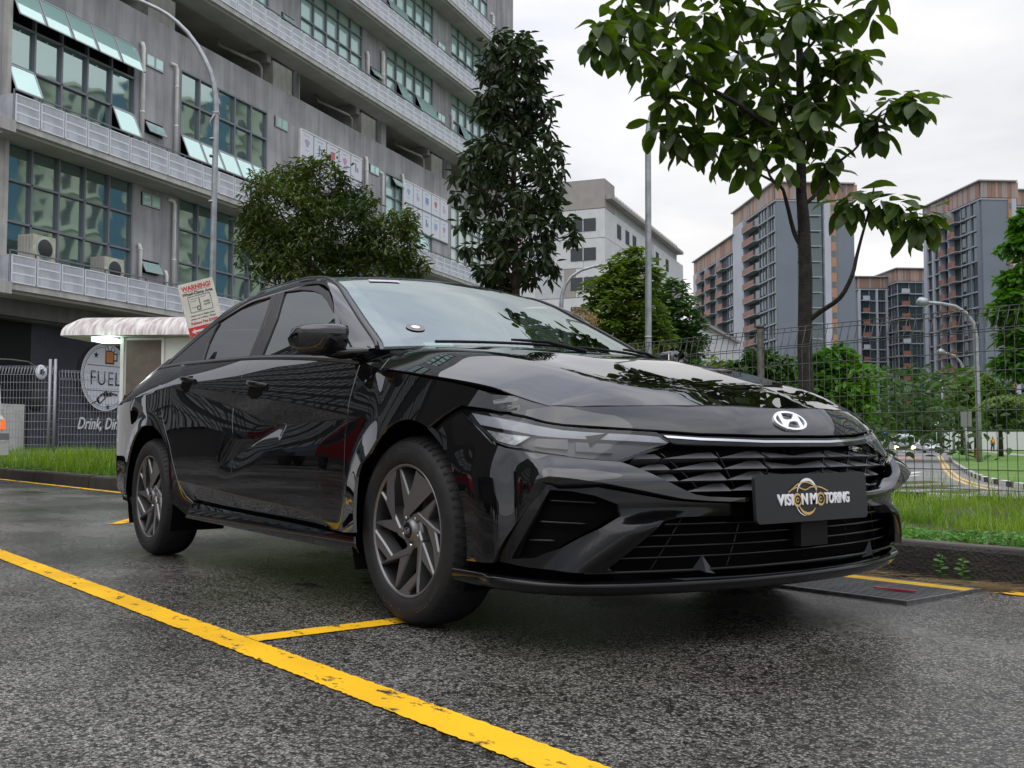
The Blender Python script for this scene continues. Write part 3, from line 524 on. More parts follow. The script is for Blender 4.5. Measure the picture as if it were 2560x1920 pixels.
# wheel clamp warning sign on a leaning post
ws_c = [(-3.442, 11.5, 2.102)][0]
wsn = empty('warning_sign', E(ws_c[0], 11.5, ws_c[2]), CY-math.pi/2, 'tilted cream WARNING wheel clamp sign with red arrow, behind the rear of the saloon', 'sign')
wsn.rotation_euler = (math.radians(0), math.radians(-14.5), CY-math.pi/2)
TS = Matrix(((1, 0, 0, 0), (0, 0, -1, 0), (0, 1, 0, 0), (0, 0, 0, 1)))
bw, bh = .395, .60; M_SR = mat('sign_red', (.50, .02, .03), .5); M_CR = varied('sign_cream', (.50, .49, .42), (.60, .59, .52), 6, .5)
g = MB(); g.box((0, 0, 0), (bw, .006, bh)); g.build('board', M_CR, wsn); g = MB(); g.tube([(0, .03, -.30), (.0, .03, .1)], .02, 8); g.tube([(0, .03, -.3), (-.55, .03, -2.2)], .02, 8); g.build('pole', M_POST, wsn)
def stext(s, size, x, z, m, xs=1, off=0): o = text('lettering', s, size, m, wsn, M=TS, xs=xs, off=off, extrude=.001); o.location = (x, -.0045, z)
stext('WARNING!', .070, 0, .238, M_SR, .92, .0022); part('underline', -.15, .15, -.006, -.0035, .203, .206, M_SR, wsn); stext('Wheel-Clamp Area', .047, 0, .172, M_SK, .92, .001)
stext('Unauthorised or illegally parked', .025, 0, -.075, M_SK, .84); stext('vehicles will be Wheel - Clamped', .025, 0, -.112, M_SK, .84); stext('Release Fee $300*', .043, 0, -.158, M_SR, .92, .001); stext('WHEEL', .026, .075, .055, M_SK, .9); stext('CLAMP', .026, .075, .025, M_SK, .9)
g = MB()
for (x0, x1, z0, z1) in ((-.12, .13, .138, .142), (-.12, .13, -.038, -.034), (-.122, -.118, -.036, .14), (.128, .132, -.036, .14), (-.10, -.02, .11, .112), (-.10, -.03, .085, .087), (.02, .08, .115, .117), (-.004, .004, .02, .12), (-.10, -.05, .015, .017)): g.box(((x0+x1)/2, -.005, (z0+z1)/2), (x1-x0, .002, z1-z0))
g.lathe([(.016, .006), (.025, .006)], 20, M=lambda X, Y, h: (X-.02, -h, Y+.0)); g.build('diagram', M_SK, wsn)
part('red_band', -bw/2+.005, bw/2-.005, -.0055, -.0032, -.297, -.197, M_SR, wsn)
g = MB(); g.add([(-.165, -.0065, -.247), (-.12, -.0065, -.218), (-.12, -.0065, -.236), (.12, -.0065, -.236), (.12, -.0065, -.258), (-.12, -.0065, -.258), (-.12, -.0065, -.276)], [(0, 1, 2, 3, 4, 5, 6)]); g.build('arrow', M_CR, wsn)
# ================================================================== fence on the left
fl = empty('wire_fence', (0, 0, 0), 0, 'pale galvanised welded wire fence in front of the slate wall and dark shop glass', 'fence')
M_GAL2 = mat('pale_galvanised', (.30, .31, .33), .45, .5)
pA = [(-11.059, 20.0, 2.067), (-8.765, 20.0, 2.144), (-8.676, 20.0, 1.99), (-7.659, 21.0, 2.06)]
for (a, b_, h) in ((pA[0], pA[1], 1.98), (pA[2], pA[3], 1.85)):
    p0 = E(a[0], a[1]); p1 = E(b_[0], b_[1]); zt = a[2]; o = fence_panel((p0.x, p0.y, 0), (p1.x, p1.y, 0), h, zt-h, fl, sx=.05 if False else .06, r=.0035, mat_=M_GAL2)
for (u, r) in ((pA[1][0]+.0, .028), (pA[1][0]-.10, .028), (pA[0][0], .03)):
    p0 = E(u, 20); g = MB(); g.tube([(p0.x, p0.y, 0), (p0.x, p0.y, pA[1][2]+.06)], r, 10); g.build('post', M_GAL2, fl)
# panel with a pale board and a parcel-like clutter behind the fence, hedge line
cb = face_frame('concrete_bay', FO+UW*-4.6+NW*3.0, label='pale concrete loading ledge behind the left fence under the dark shop glass', cat='ledge'); part('ledge', -8, 2.4, -3.5, .0, 1.55, 1.72, M_CONC, cb); part('side_wall', 1.6, 2.4, -3.5, .0, -.8, 1.55, M_CONC, cb); part('back', -8, 1.6, -3.5, -3.3, -.8, 1.55, M_VOID, cb)
# bar lantern sign sticking out of the shop front
hb = face_frame('projecting_sign', FO+UW*-.3+NW*1.0, label='black projecting bar sign with a small round white badge at the left edge', cat='sign'); hb.location.z = 2.75
g = MB(); g.smooth = True; g.tube([(-1.6, 0, .42), (-.6, 0, .46), (.1, 0, .44), (.45, 0, .28), (.5, 0, .05)], .022, 6); g.build('bracket', M_DARKW, hb)
g = MB(); g.tube([(.45, 0, -1.15), (.45, 0, -1.0), (.42, 0, -.5), (.45, 0, -.42), (.44, 0, .12), (.44, 0, .2)], [.12, .22, .20, .10, .22, .10], 12); g.build('lantern', mat('black_fabric', (.01, .01, .011), .7), hb)
g = MB(); g.lathe([(0, .24), (.22, .23), (.24, .2)], 22, M=lambda X, Y, h: (X+.45, h, Y+.12)); g.build('badge', M_SW, hb); g = MB(); g.lathe([(0, .25), (.12, .245)], 5, M=lambda X, Y, h: (X+.45, h, Y+.12)); g.build('badge_print', M_SK, hb)
# white van at the left edge
wv = [(-7.641, 15.5, 0.403), (-7.492, 15.5, 1.471), (-7.521, 15.5, 0.788)]
van = empty('parked_van', E(wv[0][0]-.30, 15.5, 0), CY-math.pi/2+math.radians(90), 'white van at the left edge, only its corner with an orange lamp in the frame', 'van')
zr = lambda v: .61+(1105-v)/2611*15.5
g = MB(); P_ = [(-.02, .42), (.08, .44), (.10, .62), (.04, .66), (.06, .95), (.02, 1.0), (-.02, 1.45), (-.14, 1.62), (-2.6, 1.72), (-2.6, .4)]
g.prism([(p[0]+.35, p[1]) for p in P_], -1.45, .28, M=lambda x, y, z: (z*1.0-.28+0, -x, y)); 
g.build('body', mat('van_white', (.74, .74, .73), .25, coat=.6), van)
part('bumper', -1.73, .05, -.46, -.30, .42, .62, mat('van_bumper', (.62, .62, .60), .4), van); part('side_mirror', .0, .16, -.20, -.10, 1.18, 1.32, MATS['van_white'], van); part('turn_lamp', -.10, .02, -.415, -.40, .80, .94, mat('orange_lamp', (.85, .12, .02), .3, emit=(1, .2, .05, .5)), van); part('head_lamp', -.25, .03, -.475, -.455, .64, .74, M_CHROME_ if False else mat('lamp_grey', (.25, .25, .26), .2), van)
g = MB(); g.lathe([(0, .0), (.20, 0), (.28, .02), (.31, .06), (.31, .2)], 24, M=lambda x, y, h: (.02-h, .42+x, .31+y)); g.build('wheel', mat('van_tyre', (.015, .015, .015), .7), van)

# ---- car surfaces (pure maths) ----
def pch(x, xs, ys):
    xs = np.asarray(xs, float); ys = np.asarray(ys, float); x = np.asarray(x, float)
    h = np.diff(xs); d = np.diff(ys)/h
    m = np.zeros(len(xs)); m[0] = d[0]; m[-1] = d[-1]
    for i in range(1, len(xs)-1):
        m[i] = 0 if d[i-1]*d[i] <= 0 else 2*d[i-1]*d[i]/(d[i-1]+d[i])
    xc = np.clip(x, xs[0], xs[-1]); i = np.clip(np.searchsorted(xs, xc)-1, 0, len(xs)-2)
    t = (xc-xs[i])/h[i]; H = h[i]
    r = (2*t**3-3*t**2+1)*ys[i]+(t**3-2*t**2+t)*H*m[i]+(-2*t**3+3*t**2)*ys[i+1]+(t**3-t**2)*H*m[i+1]
    return r+np.where(x < xs[0], (x-xs[0])*m[0], 0)+np.where(x > xs[-1], (x-xs[-1])*m[-1], 0)
def smax(a, b, k): return (a+b+np.sqrt((a-b)**2+k*k))/2
def fade(x, a, b):
    t = np.clip((x-a)/(b-a), 0, 1); return t*t*(3-2*t)
ZB = ([-2.42, -2.2, -2.0, -1.75, -1.5, -1.1, -.93, -.11, .515, .933, 1.0, 1.39, 1.70, 1.82, 1.953, 2.1],
      [.90, .945, .975, 1.0, 1.022, 1.018, 1.01, .983, .942, .900, .889, .835, .785, .752, .718, .69])
YB = ([-2.42, -2.2, -2.0, -1.75, -1.5, -1.1, -.93, -.11, .515, .933, 1.0, 1.39, 1.70, 1.82, 1.953, 2.1],
      [.60, .69, .735, .765, .785, .81, .825, .835, .835, .832, .828, .80, .775, .76, .742, .70])
def Sw(x, z):
    x = np.asarray(x, float); z = np.asarray(z, float)
    W = pch(x, [-2.42, -2.33, -2.15, -1.8, -1.36, -.8, 0, .7, 1.0, 1.36, 1.65, 1.87, 1.95, 2.1],
            [.66, .76, .835, .873, .893, .903, .907, .905, .899, .884, .858, .818, .79, .72])
    z1 = pch(x, [-2.4, -1.6, -1.0, -.133, .493, 1.07, 1.4, 2.2], [.80, .86, .893, .83, .768, .697, .66, .60])
    a = fade(x, -1.25, -.8)*(1-fade(x, 1.0, 1.2))
    z2 = pch(x, [-1.3, -.915, -.182, .38, .646, .913, 1.10], [.93, .886, .774, .685, .69, .695, .697])
    z2 = np.minimum(z2, z1)
    zt = pch(x, *ZB); yt = pch(x, *YB)
    t = np.clip((z-z1)/(zt-z1), 0, 1.6)
    up = W-(W-yt)*t**1.45
    mid = W-.30*(z1-z)*a
    d2 = .30*(z1-z2)*a
    u = np.clip((z2-z)/.13, 0, 1)
    low = W-d2*(1-u)**2-.35*np.maximum(0, .52-z)**2
    z5 = pch(x, [-.9, -.58, -.11, .602, .77, .838, 1.0], [.42, .401, .376, .339, .312, .287, .25])
    a5 = fade(x, -.95, -.7)*(1-fade(x, .8, 1.0))
    low = low-.42*a5*np.maximum(0, z5-z)
    z4 = .685+(x-.38)*.2925
    h4 = .013*fade(x, -.35, .1)*(1-fade(x, .36, .40))
    tri = np.where(z > z4, 1-(z-z4)/np.maximum(z2-z4, .02), 1-(z4-z)/.09)
    low = low-h4*np.clip(tri, 0, 1)**1.8
    w = np.where(z > z1, up, np.where(z > z2, mid, low))
    w = w-.05*fade(x, -2.0, -2.4)*0
    for cx in (1.365, -1.345):
        r = np.hypot(x-cx, z-.316)
        f = .913-.30*(r-.37)
        w = np.where(r < .62, smax(w, f, .006), w)
    return w
def SS(x, z): return np.stack([x+0*z, -Sw(x, z), z+0*x], -1)
def sillw(x, z):
    return pch(z, [.14, .17, .20, .225, .25, .275, .30, .33, .36], [.78, .83, .862, .880, .889, .886, .875, .86, .84])+0*x
def SL(x, z): return np.stack([x+0*z, -sillw(x, z), z+0*x], -1)
def Gw(x, z):
    return .818-.40*(z-.95)-.22*(z-.95)**2-.03*np.maximum(0, -x-.9)-.02*np.maximum(0, x-.5)
def GG(x, z): return np.stack([x+0*z, -Gw(x, z), z+0*x], -1)
PZ = [.12, .25, .5, .636, .72, .80]
PTAB = [[(2.26, 0), (2.25, .2), (2.215, .4), (2.15, .6), (2.07, .76), (1.99, .84), (1.90, .87), (1.78, .88), (1.6, .88), (1.44, .88)],
        [(2.29, 0), (2.28, .2), (2.245, .4), (2.18, .6), (2.10, .76), (2.02, .85), (1.92, .885), (1.80, .895), (1.6, .90), (1.44, .90)],
        [(2.30, 0), (2.285, .2), (2.25, .4), (2.19, .6), (2.11, .76), (2.02, .85), (1.90, .885), (1.75, .90), (1.6, .905), (1.44, .905)],
        [(2.275, 0), (2.262, .2), (2.21, .4), (2.13, .6), (2.04, .76), (1.95, .835), (1.85, .868), (1.72, .880), (1.6, .887), (1.44, .89)],
        [(2.207, 0), (2.188, .2), (2.135, .4), (2.055, .6), (1.962, .744), (1.86, .80), (1.76, .835), (1.66, .855), (1.55, .868), (1.44, .876)],
        [(2.10, 0), (2.07, .2), (2.01, .4), (1.93, .6), (1.85, .71), (1.78, .76), (1.70, .79), (1.6, .82), (1.5, .835), (1.40, .84)]]
def PP(t, z):
    t = np.asarray(t, float); z = np.asarray(z, float)
    sg = np.where(t < 0, -1., 1.); ta = np.abs(t)
    n = len(PZ)
    cx = [pch(ta, range(10), [p[0] for p in r]) for r in PTAB]; cy = [pch(ta, range(10), [p[1] for p in r]) for r in PTAB]
    X = np.stack(cx, 0); Y = np.stack(cy, 0); Z = np.asarray(PZ)
    # cubic hermite in z per column
    zz = np.clip(z, Z[0], Z[-1]-1e-6)+0*t; i = np.clip(np.searchsorted(Z, zz, side='right')-1, 0, n-2)
    def hz(V):
        d = np.diff(V, axis=0)/np.diff(Z).reshape(-1, *([1]*(V.ndim-1)))
        m = np.empty_like(V); m[0] = d[0]; m[-1] = d[-1]; m[1:-1] = (d[1:]+d[:-1])/2
        g = lambda A, k: np.take_along_axis(A, np.asarray(k)[None], 0)[0] if A.ndim > 1 else A[k]
        h = np.diff(Z)[i]; u = (zz-Z[i])/h
        return (2*u**3-3*u**2+1)*g(V, i)+(u**3-2*u**2+u)*h*g(m, i)+(-2*u**3+3*u**2)*g(V, i+1)+(u**3-u**2)*h*g(m, i+1)
    return np.stack([hz(X), -sg*hz(Y), z+0*t], -1)
def seam_y(x): return pch(x, *YB)
def HZ(x, y):
    x = np.asarray(x, float); y = np.abs(np.asarray(y, float))
    zc = pch(x, [.80, 1.05, 1.4, 1.6, 1.73, 1.85, 1.95, 2.02, 2.1, 2.2], [1.005, .987, .942, .905, .873, .841, .812, .788, .757, .72])
    zs = np.where(x < 1.953, pch(x, *ZB), pch(x, [1.82, 1.953, 2.03, 2.10, 2.2], [.752, .718, .675, .60, .5]))
    ys = np.where(x < 1.953, pch(x, *YB), .742)
    yc = pch(x, [.9, 1.3, 1.75, 2.2], [.46, .32, .20, .19])
    cr = lambda q: .045*smax(0, q-yc, .008)
    k = cr(y)
    E = zc-zs-cr(ys)
    rd = .010*np.exp(-((y-(.60-.10*(x-1)))/.10)**2)*(1-fade(x, 1.9, 2.1))
    return zc-k-E*(y/ys)**4.2+rd*(1-(y/ys)**8)
def HH(x, y): return np.stack([x+0*y, y+0*x, HZ(x, y)], -1)
def cross_n(M, a, b, e=2e-3):
    du = (M(a+e, b)-M(a-e, b)); dv = (M(a, b+e)-M(a, b-e))
    n = np.cross(du, dv); return n/np.maximum(np.linalg.norm(n, axis=-1, keepdims=True), 1e-12)

# ================================================================== the black saloon car
M_PAINT = mat('black_gloss_paint', (.0022, .0022, .0025), .3, 0, .0, coat=1.0); bsdf(M_PAINT).inputs['Coat IOR'].default_value = 1.68; bsdf(M_PAINT).inputs['Coat Roughness'].default_value = .008
M_PIANO = mat('black_gloss_plastic', (.004, .004, .0045), .10, 0, .4)
M_SATIN = mat('satin_black_trim', (.018, .017, .017), .34, 0, .5)
M_MATTE = mat('black_textured_plastic', (.006, .006, .0065), .6, 0, .25)
M_LINER = mat('wheel_liner_black', (.003, .003, .003), .9, 0, .1)
M_GRAIN = mat('grille_satin_plastic', (.095, .095, .10), .42, 0, .6)
M_CHROME = mat('satin_chrome', (.62, .63, .65), .22, 1)
M_BELT = mat('belt_satin_metal', (.16, .155, .155), .28, 1)
def mirror_mix_glass(name, see, refl, f0, f1):
    """see-through glass with a mirror share set for brightness: it grows from f0 (square on) to f1 (grazing)"""
    m = mat(name, see, .02); t = m.node_tree; lk = t.links.new; tr = t.nodes.new('ShaderNodeBsdfTransparent'); tr.inputs['Color'].default_value = (*see, 1); gl = t.nodes.new('ShaderNodeBsdfGlossy'); gl.inputs['Roughness'].default_value = .006; gl.inputs['Color'].default_value = (*refl, 1)
    lw = t.nodes.new('ShaderNodeLayerWeight'); lw.inputs['Blend'].default_value = .5; mr_ = t.nodes.new('ShaderNodeMapRange'); mr_.inputs['To Min'].default_value = f0; mr_.inputs['To Max'].default_value = f1; lk(lw.outputs['Facing'], mr_.inputs['Value'])
    mx = t.nodes.new('ShaderNodeMixShader'); lk(mr_.outputs[0], mx.inputs[0]); lk(tr.outputs[0], mx.inputs[1]); lk(gl.outputs[0], mx.inputs[2]); lk(mx.outputs[0], t.nodes['Material Output'].inputs['Surface']); return m
M_GLASSF = mirror_mix_glass('windscreen_glass', (.55, .66, .62), (.84, .93, .90), .15, .50)  # mirror share set above plain glass so the windscreen looks brighter
M_GLASSS = mirror_mix_glass('tinted_side_glass', (.20, .23, .22), (.9, .95, .95), .04, .28)
M_GLASSR = mirror_mix_glass('dark_tinted_glass', (.045, .048, .05), (.9, .92, .92), .04, .24)
M_FRIT = mat('glass_frit_black', (.012, .012, .013), .1, 0, .6)
M_INT = mat('dark_grey_interior', (.03, .031, .034), .75)
M_SEAT = mat('light_grey_headliner', (.30, .30, .29), .8)
CAR = empty('parked_car', (0, 0, 0), 0, 'black glossy saloon with a dealer plate, parked on wet tarmac beside the yellow line', 'car')
def inpoly(px, py, poly):
    c = np.zeros(np.shape(px), bool); n = len(poly); j = n-1
    for i in range(n):
        xi, yi = poly[i]; xj, yj = poly[j]
        if yi != yj: c ^= ((yi > py) != (yj > py)) & (px < (xj-xi)*(py-yi)/(yj-yi)+xi)
        j = i
    return c
def densify(poly, sa, sb, step):
    o = []
    for i, p in enumerate(poly):
        q = poly[(i+1) % len(poly)]; d = math.hypot((q[0]-p[0])*sa, (q[1]-p[1])*sb); n = max(1, int(math.ceil(d/step)))
        o += [(p[0]+(q[0]-p[0])*k/n, p[1]+(q[1]-p[1])*k/n) for k in range(n)]
    return o
def inset(poly, sa, sb, d):
    n = len(poly); A = sum(poly[i][0]*poly[(i+1) % n][1]-poly[(i+1) % n][0]*poly[i][1] for i in range(n)); s = 1 if A > 0 else -1
    P = [(a*sa, b*sb) for a, b in poly]; o = []
    for i in range(n):
        p, q, r = P[i-1], P[i], P[(i+1) % n]
        e1 = (q[0]-p[0], q[1]-p[1]); e2 = (r[0]-q[0], r[1]-q[1]); l1 = math.hypot(*e1) or 1; l2 = math.hypot(*e2) or 1
        n1 = (-e1[1]/l1*s, e1[0]/l1*s); n2 = (-e2[1]/l2*s, e2[0]/l2*s); k = 1+n1[0]*n2[0]+n1[1]*n2[1]
        k = max(k, .35); o.append(((q[0]+d*(n1[0]+n2[0])/k)/sa, (q[1]+d*(n1[1]+n2[1])/k)/sb))
    return o
def patch(name, M, poly, m, parent=None, step=.016, gap=.0022, rim=.012, holes=(), mirror=False, sa=1, sb=1, off=None, flip=False, outward=None, lines=()):
    """curved sheet: polygon in the surface's own parameters, lifted onto surface M, with turned-in edges"""
    poly = densify(inset(poly, sa, sb, gap) if gap else poly, sa, sb, step*1.2)
    hs = [densify(h, sa, sb, step) for h in holes]
    pa = np.array(poly); a0, b0 = pa.min(0); a1, b1 = pa.max(0)
    ga, gb = np.meshgrid(np.arange(a0+step/sa*.5, a1, step/sa), np.arange(b0+step/sb*.5, b1, step/sb))
    gb = gb; ga = ga+(np.arange(ga.shape[0]) % 2)[:, None]*step/sa*.5
    ga, gb = ga.ravel(), gb.ravel(); k = inpoly(ga, gb, poly)
    for h in hs: k &= ~inpoly(ga, gb, h)
    ga, gb = ga[k], gb[k]
    bd = np.array(poly+[p for h in hs for p in h])
    if len(ga):
        d = np.min(np.hypot((ga[:, None]-bd[None, :, 0])*sa, (gb[:, None]-bd[None, :, 1])*sb), 1); k = d > step*.45; ga, gb = ga[k], gb[k]
    if lines:
        EX = []
        for ln in lines:
            for (p, q) in zip(ln[:-1], ln[1:]):
                d_ = math.hypot((q[0]-p[0])*sa, (q[1]-p[1])*sb); n_ = max(1, int(d_/.006)); ux, uy = (q[0]-p[0])*sa/d_, (q[1]-p[1])*sb/d_
                EX += [(p[0]+(q[0]-p[0])*k_/n_-uy*o_/sa, p[1]+(q[1]-p[1])*k_/n_+ux*o_/sb) for k_ in range(n_) for o_ in (-.0035, .0035)]
        EX = np.array(EX); k = inpoly(EX[:, 0], EX[:, 1], poly); EX = EX[k]
        if len(EX):
            d = np.min(np.hypot((EX[:, None, 0]-bd[None, :, 0])*sa, (EX[:, None, 1]-bd[None, :, 1])*sb), 1); EX = EX[d > .004]
            if len(ga) and len(EX): d = np.min(np.hypot((ga[:, None]-EX[None, :, 0])*sa, (gb[:, None]-EX[None, :, 1])*sb), 1); k = d > step*.55; ga, gb = ga[k], gb[k]
            ga, gb = np.concatenate([ga, EX[:, 0]]), np.concatenate([gb, EX[:, 1]])
    co = [Vector((a*sa, b*sb)) for a, b in bd]+[Vector((a*sa, b*sb)) for a, b in zip(ga, gb)]
    ed = []; base = 0
    for lp in [poly]+hs:
        n = len(lp); ed += [(base+i, base+(i+1) % n) for i in range(n)]; base += n
    vo, eo, fo, ov, _, _ = delaunay_2d_cdt(co, ed, [], 0, 1e-7)
    V = np.array([(v.x/sa, v.y/sb) for v in vo]); T = np.array([f for f in fo if len(f) == 3])
    c = V[T].mean(1); k = inpoly(c[:, 0], c[:, 1], poly)
    for h in hs: k &= ~inpoly(c[:, 0], c[:, 1], h)
    T = T[k]
    MM = M if off is None else (lambda a, b: M(a, b)+cross_n(M, a, b)*(osg*off(a, b))[..., None])
    osg = 1
    N0 = cross_n(M, V[:, 0], V[:, 1]); X0 = M(V[:, 0], V[:, 1])
    ref = (X0-np.array([0, 0, .5])) if outward is None else np.tile(np.array(outward), (len(X0), 1))
    osg = 1 if (N0*ref).sum() > 0 else -1
    X = MM(V[:, 0], V[:, 1]); N = cross_n(MM, V[:, 0], V[:, 1])*osg
    fn = np.cross(X[T[:, 1]]-X[T[:, 0]], X[T[:, 2]]-X[T[:, 0]])
    bad = (fn*N[T[:, 0]]).sum(1) < 0; T[bad] = T[bad][:, ::-1]
    # boundary rim
    RV = []; RN = []; RF = []
    if rim:
        from collections import Counter
        cnt = Counter()
        for t in T:
            for i in range(3): cnt[(t[i], t[(i+1) % 3])] += 1
        be = [e_ for e_ in cnt if (e_[1], e_[0]) not in cnt]
        idx = {}
        for a, b in be:
            ed_ = X[b]-X[a]; sn = np.cross(ed_, (N[a]+N[b])/2); ln = np.linalg.norm(sn); sn = sn/ln if ln > 0 else N[a]
            s0 = len(X)+len(RV)
            RV += [X[a], X[b], X[b]-N[b]*rim, X[a]-N[a]*rim]; RN += [(sn+N[a]*.8), (sn+N[b]*.8), sn, sn]; RF.append((s0+1, s0, s0+3, s0+2))
    if RV: X = np.vstack([X, RV]); N = np.vstack([N, RN])
    N = N/np.maximum(np.linalg.norm(N, axis=1, keepdims=True), 1e-9)
    objs = []
    for sgn in ((1, -1) if mirror else (1,)):
        Xs = X*np.array([1, sgn, 1]); Ns = N*np.array([1, sgn, 1])
        fs = [tuple(int(i) for i in (t if sgn > 0 else t[::-1])) for t in T]+[tuple(f if sgn > 0 else f[::-1]) for f in RF]
        me = bpy.data.meshes.new(name); me.from_pydata(Xs.tolist(), [], fs); me.materials.append(m)
        me.polygons.foreach_set('use_smooth', [True]*len(fs)); me.update()
        me.normals_split_custom_set_from_vertices(Ns.tolist())
        objs.append(link(name, me, None, parent or CAR))
    return objs if mirror else objs[0]
def strip(name, rows, m, parent=None, mirror=False, cyc=False):
    """loft through rows of points (each row one cross-section)"""
    os_ = []
    for sgn in ((1, -1) if mirror else (1,)):
        g = MB(); g.smooth = True; k = len(rows[0])
        vs = [(p[0], p[1]*sgn, p[2]) for r in rows for p in r]
        fs = []
        for i in range(len(rows)-1):
            for j in range(k if cyc else k-1):
                f = (i*k+j, i*k+(j+1) % k, (i+1)*k+(j+1) % k, (i+1)*k+j); fs.append(f if sgn > 0 else f[::-1])
        g.add(vs, fs); o = g.build(name, m, parent or CAR); os_.append(o)
    return os_ if mirror else os_[0]
PS = dict(sa=.17, sb=1)
# ---- side panels
DSEAM = [(-0.08, 0.971), (-0.079, 0.899), (-0.1, 0.852), (-0.126, 0.826), (-0.149, 0.766), (-0.114, 0.654), (-0.128, 0.545), (-0.114, 0.441), (-0.124, 0.373), (-0.154, 0.31)]
FSEAM = [(0.94, 0.89), (0.959, 0.824), (0.976, 0.711), (0.957, 0.64), (0.955, 0.573), (0.954, 0.481), (0.941, 0.28)]
RSEAM = [(-1.032, 1.009), (-1.041, 0.972), (-1.06, 0.924), (-1.081, 0.893), (-1.119, 0.859), (-1.121, 0.783), (-1.097, 0.734), (-1.052, 0.673), (-0.974, 0.59), (-0.932, 0.525), (-0.876, 0.453), (-0.832, 0.392), (-0.798, 0.349), (-0.759, 0.322)]
BOT = [(-0.759, 0.322), (-0.489, 0.311), (-0.193, 0.304), (0.142, 0.296), (0.471, 0.289), (0.78, 0.281), (1.132, 0.291)]
_zl1 = lambda x: float(pch(x, [-2.4, -1.6, -1.0, -.133, .493, 1.07, 1.4, 2.2], [.80, .86, .893, .83, .768, .697, .66, .60]))
CREASE = [[(x, _zl1(x)) for x in np.linspace(-1.1, 1.12, 40)], [(x, min(_zl1(x), float(pch(x, [-1.3, -.915, -.182, .38, .646, .913, 1.10], [.93, .886, .774, .685, .69, .695, .697])))) for x in np.linspace(-1.1, 1.12, 60)],
          [(-.35, .685-.73*.2925), (.38, .685)], [(x, float(pch(x, [-.9, -.58, -.11, .602, .77, .838, 1.0], [.42, .401, .376, .339, .312, .287, .25]))) for x in np.linspace(-.95, 1.0, 40)]]
for cx_ in (1.365, -1.345): CREASE.append([(cx_+.46*math.cos(a), .316+.46*math.sin(a)) for a in np.linspace(-.2, 3.3, 40)])
def belt_pts(x0, x1, n, dz=0): return [(x0+(x1-x0)*i/n, float(pch(x0+(x1-x0)*i/n, *ZB))+dz) for i in range(n+1)]
db = [p for p in BOT if p[0] > DSEAM[-1][0]+.02 and p[0] < FSEAM[-1][0]-.02]
front_door = patch('front_door', SS, belt_pts(DSEAM[0][0], FSEAM[0][0], 10)+FSEAM[1:]+db[::-1]+DSEAM[::-1][:-1], M_PAINT, mirror=True, step=.014, lines=CREASE)
rb = [p for p in BOT if p[0] < DSEAM[-1][0]-.02 and p[0] > RSEAM[-1][0]+.02]
rear_door = patch('rear_door', SS, belt_pts(RSEAM[0][0], DSEAM[0][0], 10)+DSEAM[1:]+rb[::-1]+RSEAM[::-1][:-1], M_PAINT, mirror=True, step=.015, lines=CREASE)
ARCHF = smooth_line([(1.133, 0.295), (1.107, 0.411), (1.103, 0.511), (1.191, 0.57), (1.281, 0.652), (1.385, 0.683), (1.474, 0.677), (1.539, 0.656)], 4)
fp = belt_pts(FSEAM[0][0], 1.958, 16)+[(1.908, .7035), (1.868, .697)]+[(1.785, 0.712), (1.668, 0.725), (1.604, 0.696)]+ARCHF[::-1]+FSEAM[::-1][:-1]
fender = patch('front_fender', SS, fp, M_PAINT, mirror=True, step=.014, lines=CREASE)
ARCHR = smooth_line([(-.95, .36), (-.965, .43), (-1.005, .557), (-1.10, .64), (-1.22, .69), (-1.345, .700), (-1.47, .685), (-1.58, .615), (-1.65, .51), (-1.665, .37), (-1.66, .31)], 4)
top_q = belt_pts(-2.36, RSEAM[0][0], 12)
quarter = patch('quarter_panel', SS, top_q+RSEAM[1:11]+[(-.80, .34), (-.745, .305), (-.70, .262), (-.73, .235), (-.80, .235), (-.93, .30)]+ARCHR+[(-1.75, .30), (-2.0, .30), (-2.2, .335), (-2.33, .42), (-2.37, .55), (-2.30, .70), (-2.26, .80)], M_PAINT, mirror=True, step=.016, lines=CREASE[4:])
def LQ(x, z): return np.stack([x+0*z, -(Sw(x, .38+0*z)-.008-(.36-z)*.35), z+0*x], -1)
lowq = patch('rear_bumper_corner', LQ, [(-1.665, .30), (-2.02, .30), (-2.09, .31), (-1.98, .21), (-1.8, .20), (-1.68, .22)], M_SATIN, mirror=True, step=.03, rim=.02)
sill = patch('side_sill', SL, [(1.005, 0.271), (0.806, 0.276), (0.515, 0.285), (0.187, 0.291), (-0.148, 0.298), (-0.44, 0.305), (-0.719, 0.315), (-0.724, 0.266), (-0.763, 0.236), (-0.26, 0.229), (0.218, 0.22), (0.629, 0.215), (1.01, 0.209), (1.015, 0.245)], M_PAINT, mirror=True, step=.012, gap=0)
# ---- hood
def hrear(y): return 1.060-.17*(y/.735)**2
hp = [(hrear(y), y) for y in np.linspace(-.705, .705, 25)]
side = [(0.889, -0.668), (1.01, -0.743), (1.099, -0.813), (1.295, -0.804), (1.48, -0.787), (1.646, -0.777), (1.723, -0.767), (1.83, -0.755), (1.96, -0.747)]
def P_from_yz(y, z):
    t = np.linspace(0, 6, 200); Y = -PP(t, t*0+z)[:, 1]; return float(np.interp(abs(y), Y, t))
shut = [(2.016, -0.672), (2.07, -0.561), (2.115, -0.456), (2.153, -0.358), (2.185, -0.224)]
side = side[:2]+[(x, float(pch(x, *YB))-.001) for x in np.linspace(1.085, 1.953, 14)]
sd_ = [(x, -abs(y)) for x, y in side]; sh = [(x, -abs(y)) for x, y in shut]
left = [(x, -y) for x, y in (sd_+sh)]
hood = patch('hood', HH, hp[1:-1]+[(x, -y) for x, y in sd_]+[(x, -y) for x, y in sh]+[(2.207, 0)]+sh[::-1]+sd_[::-1], M_PAINT, step=.016)
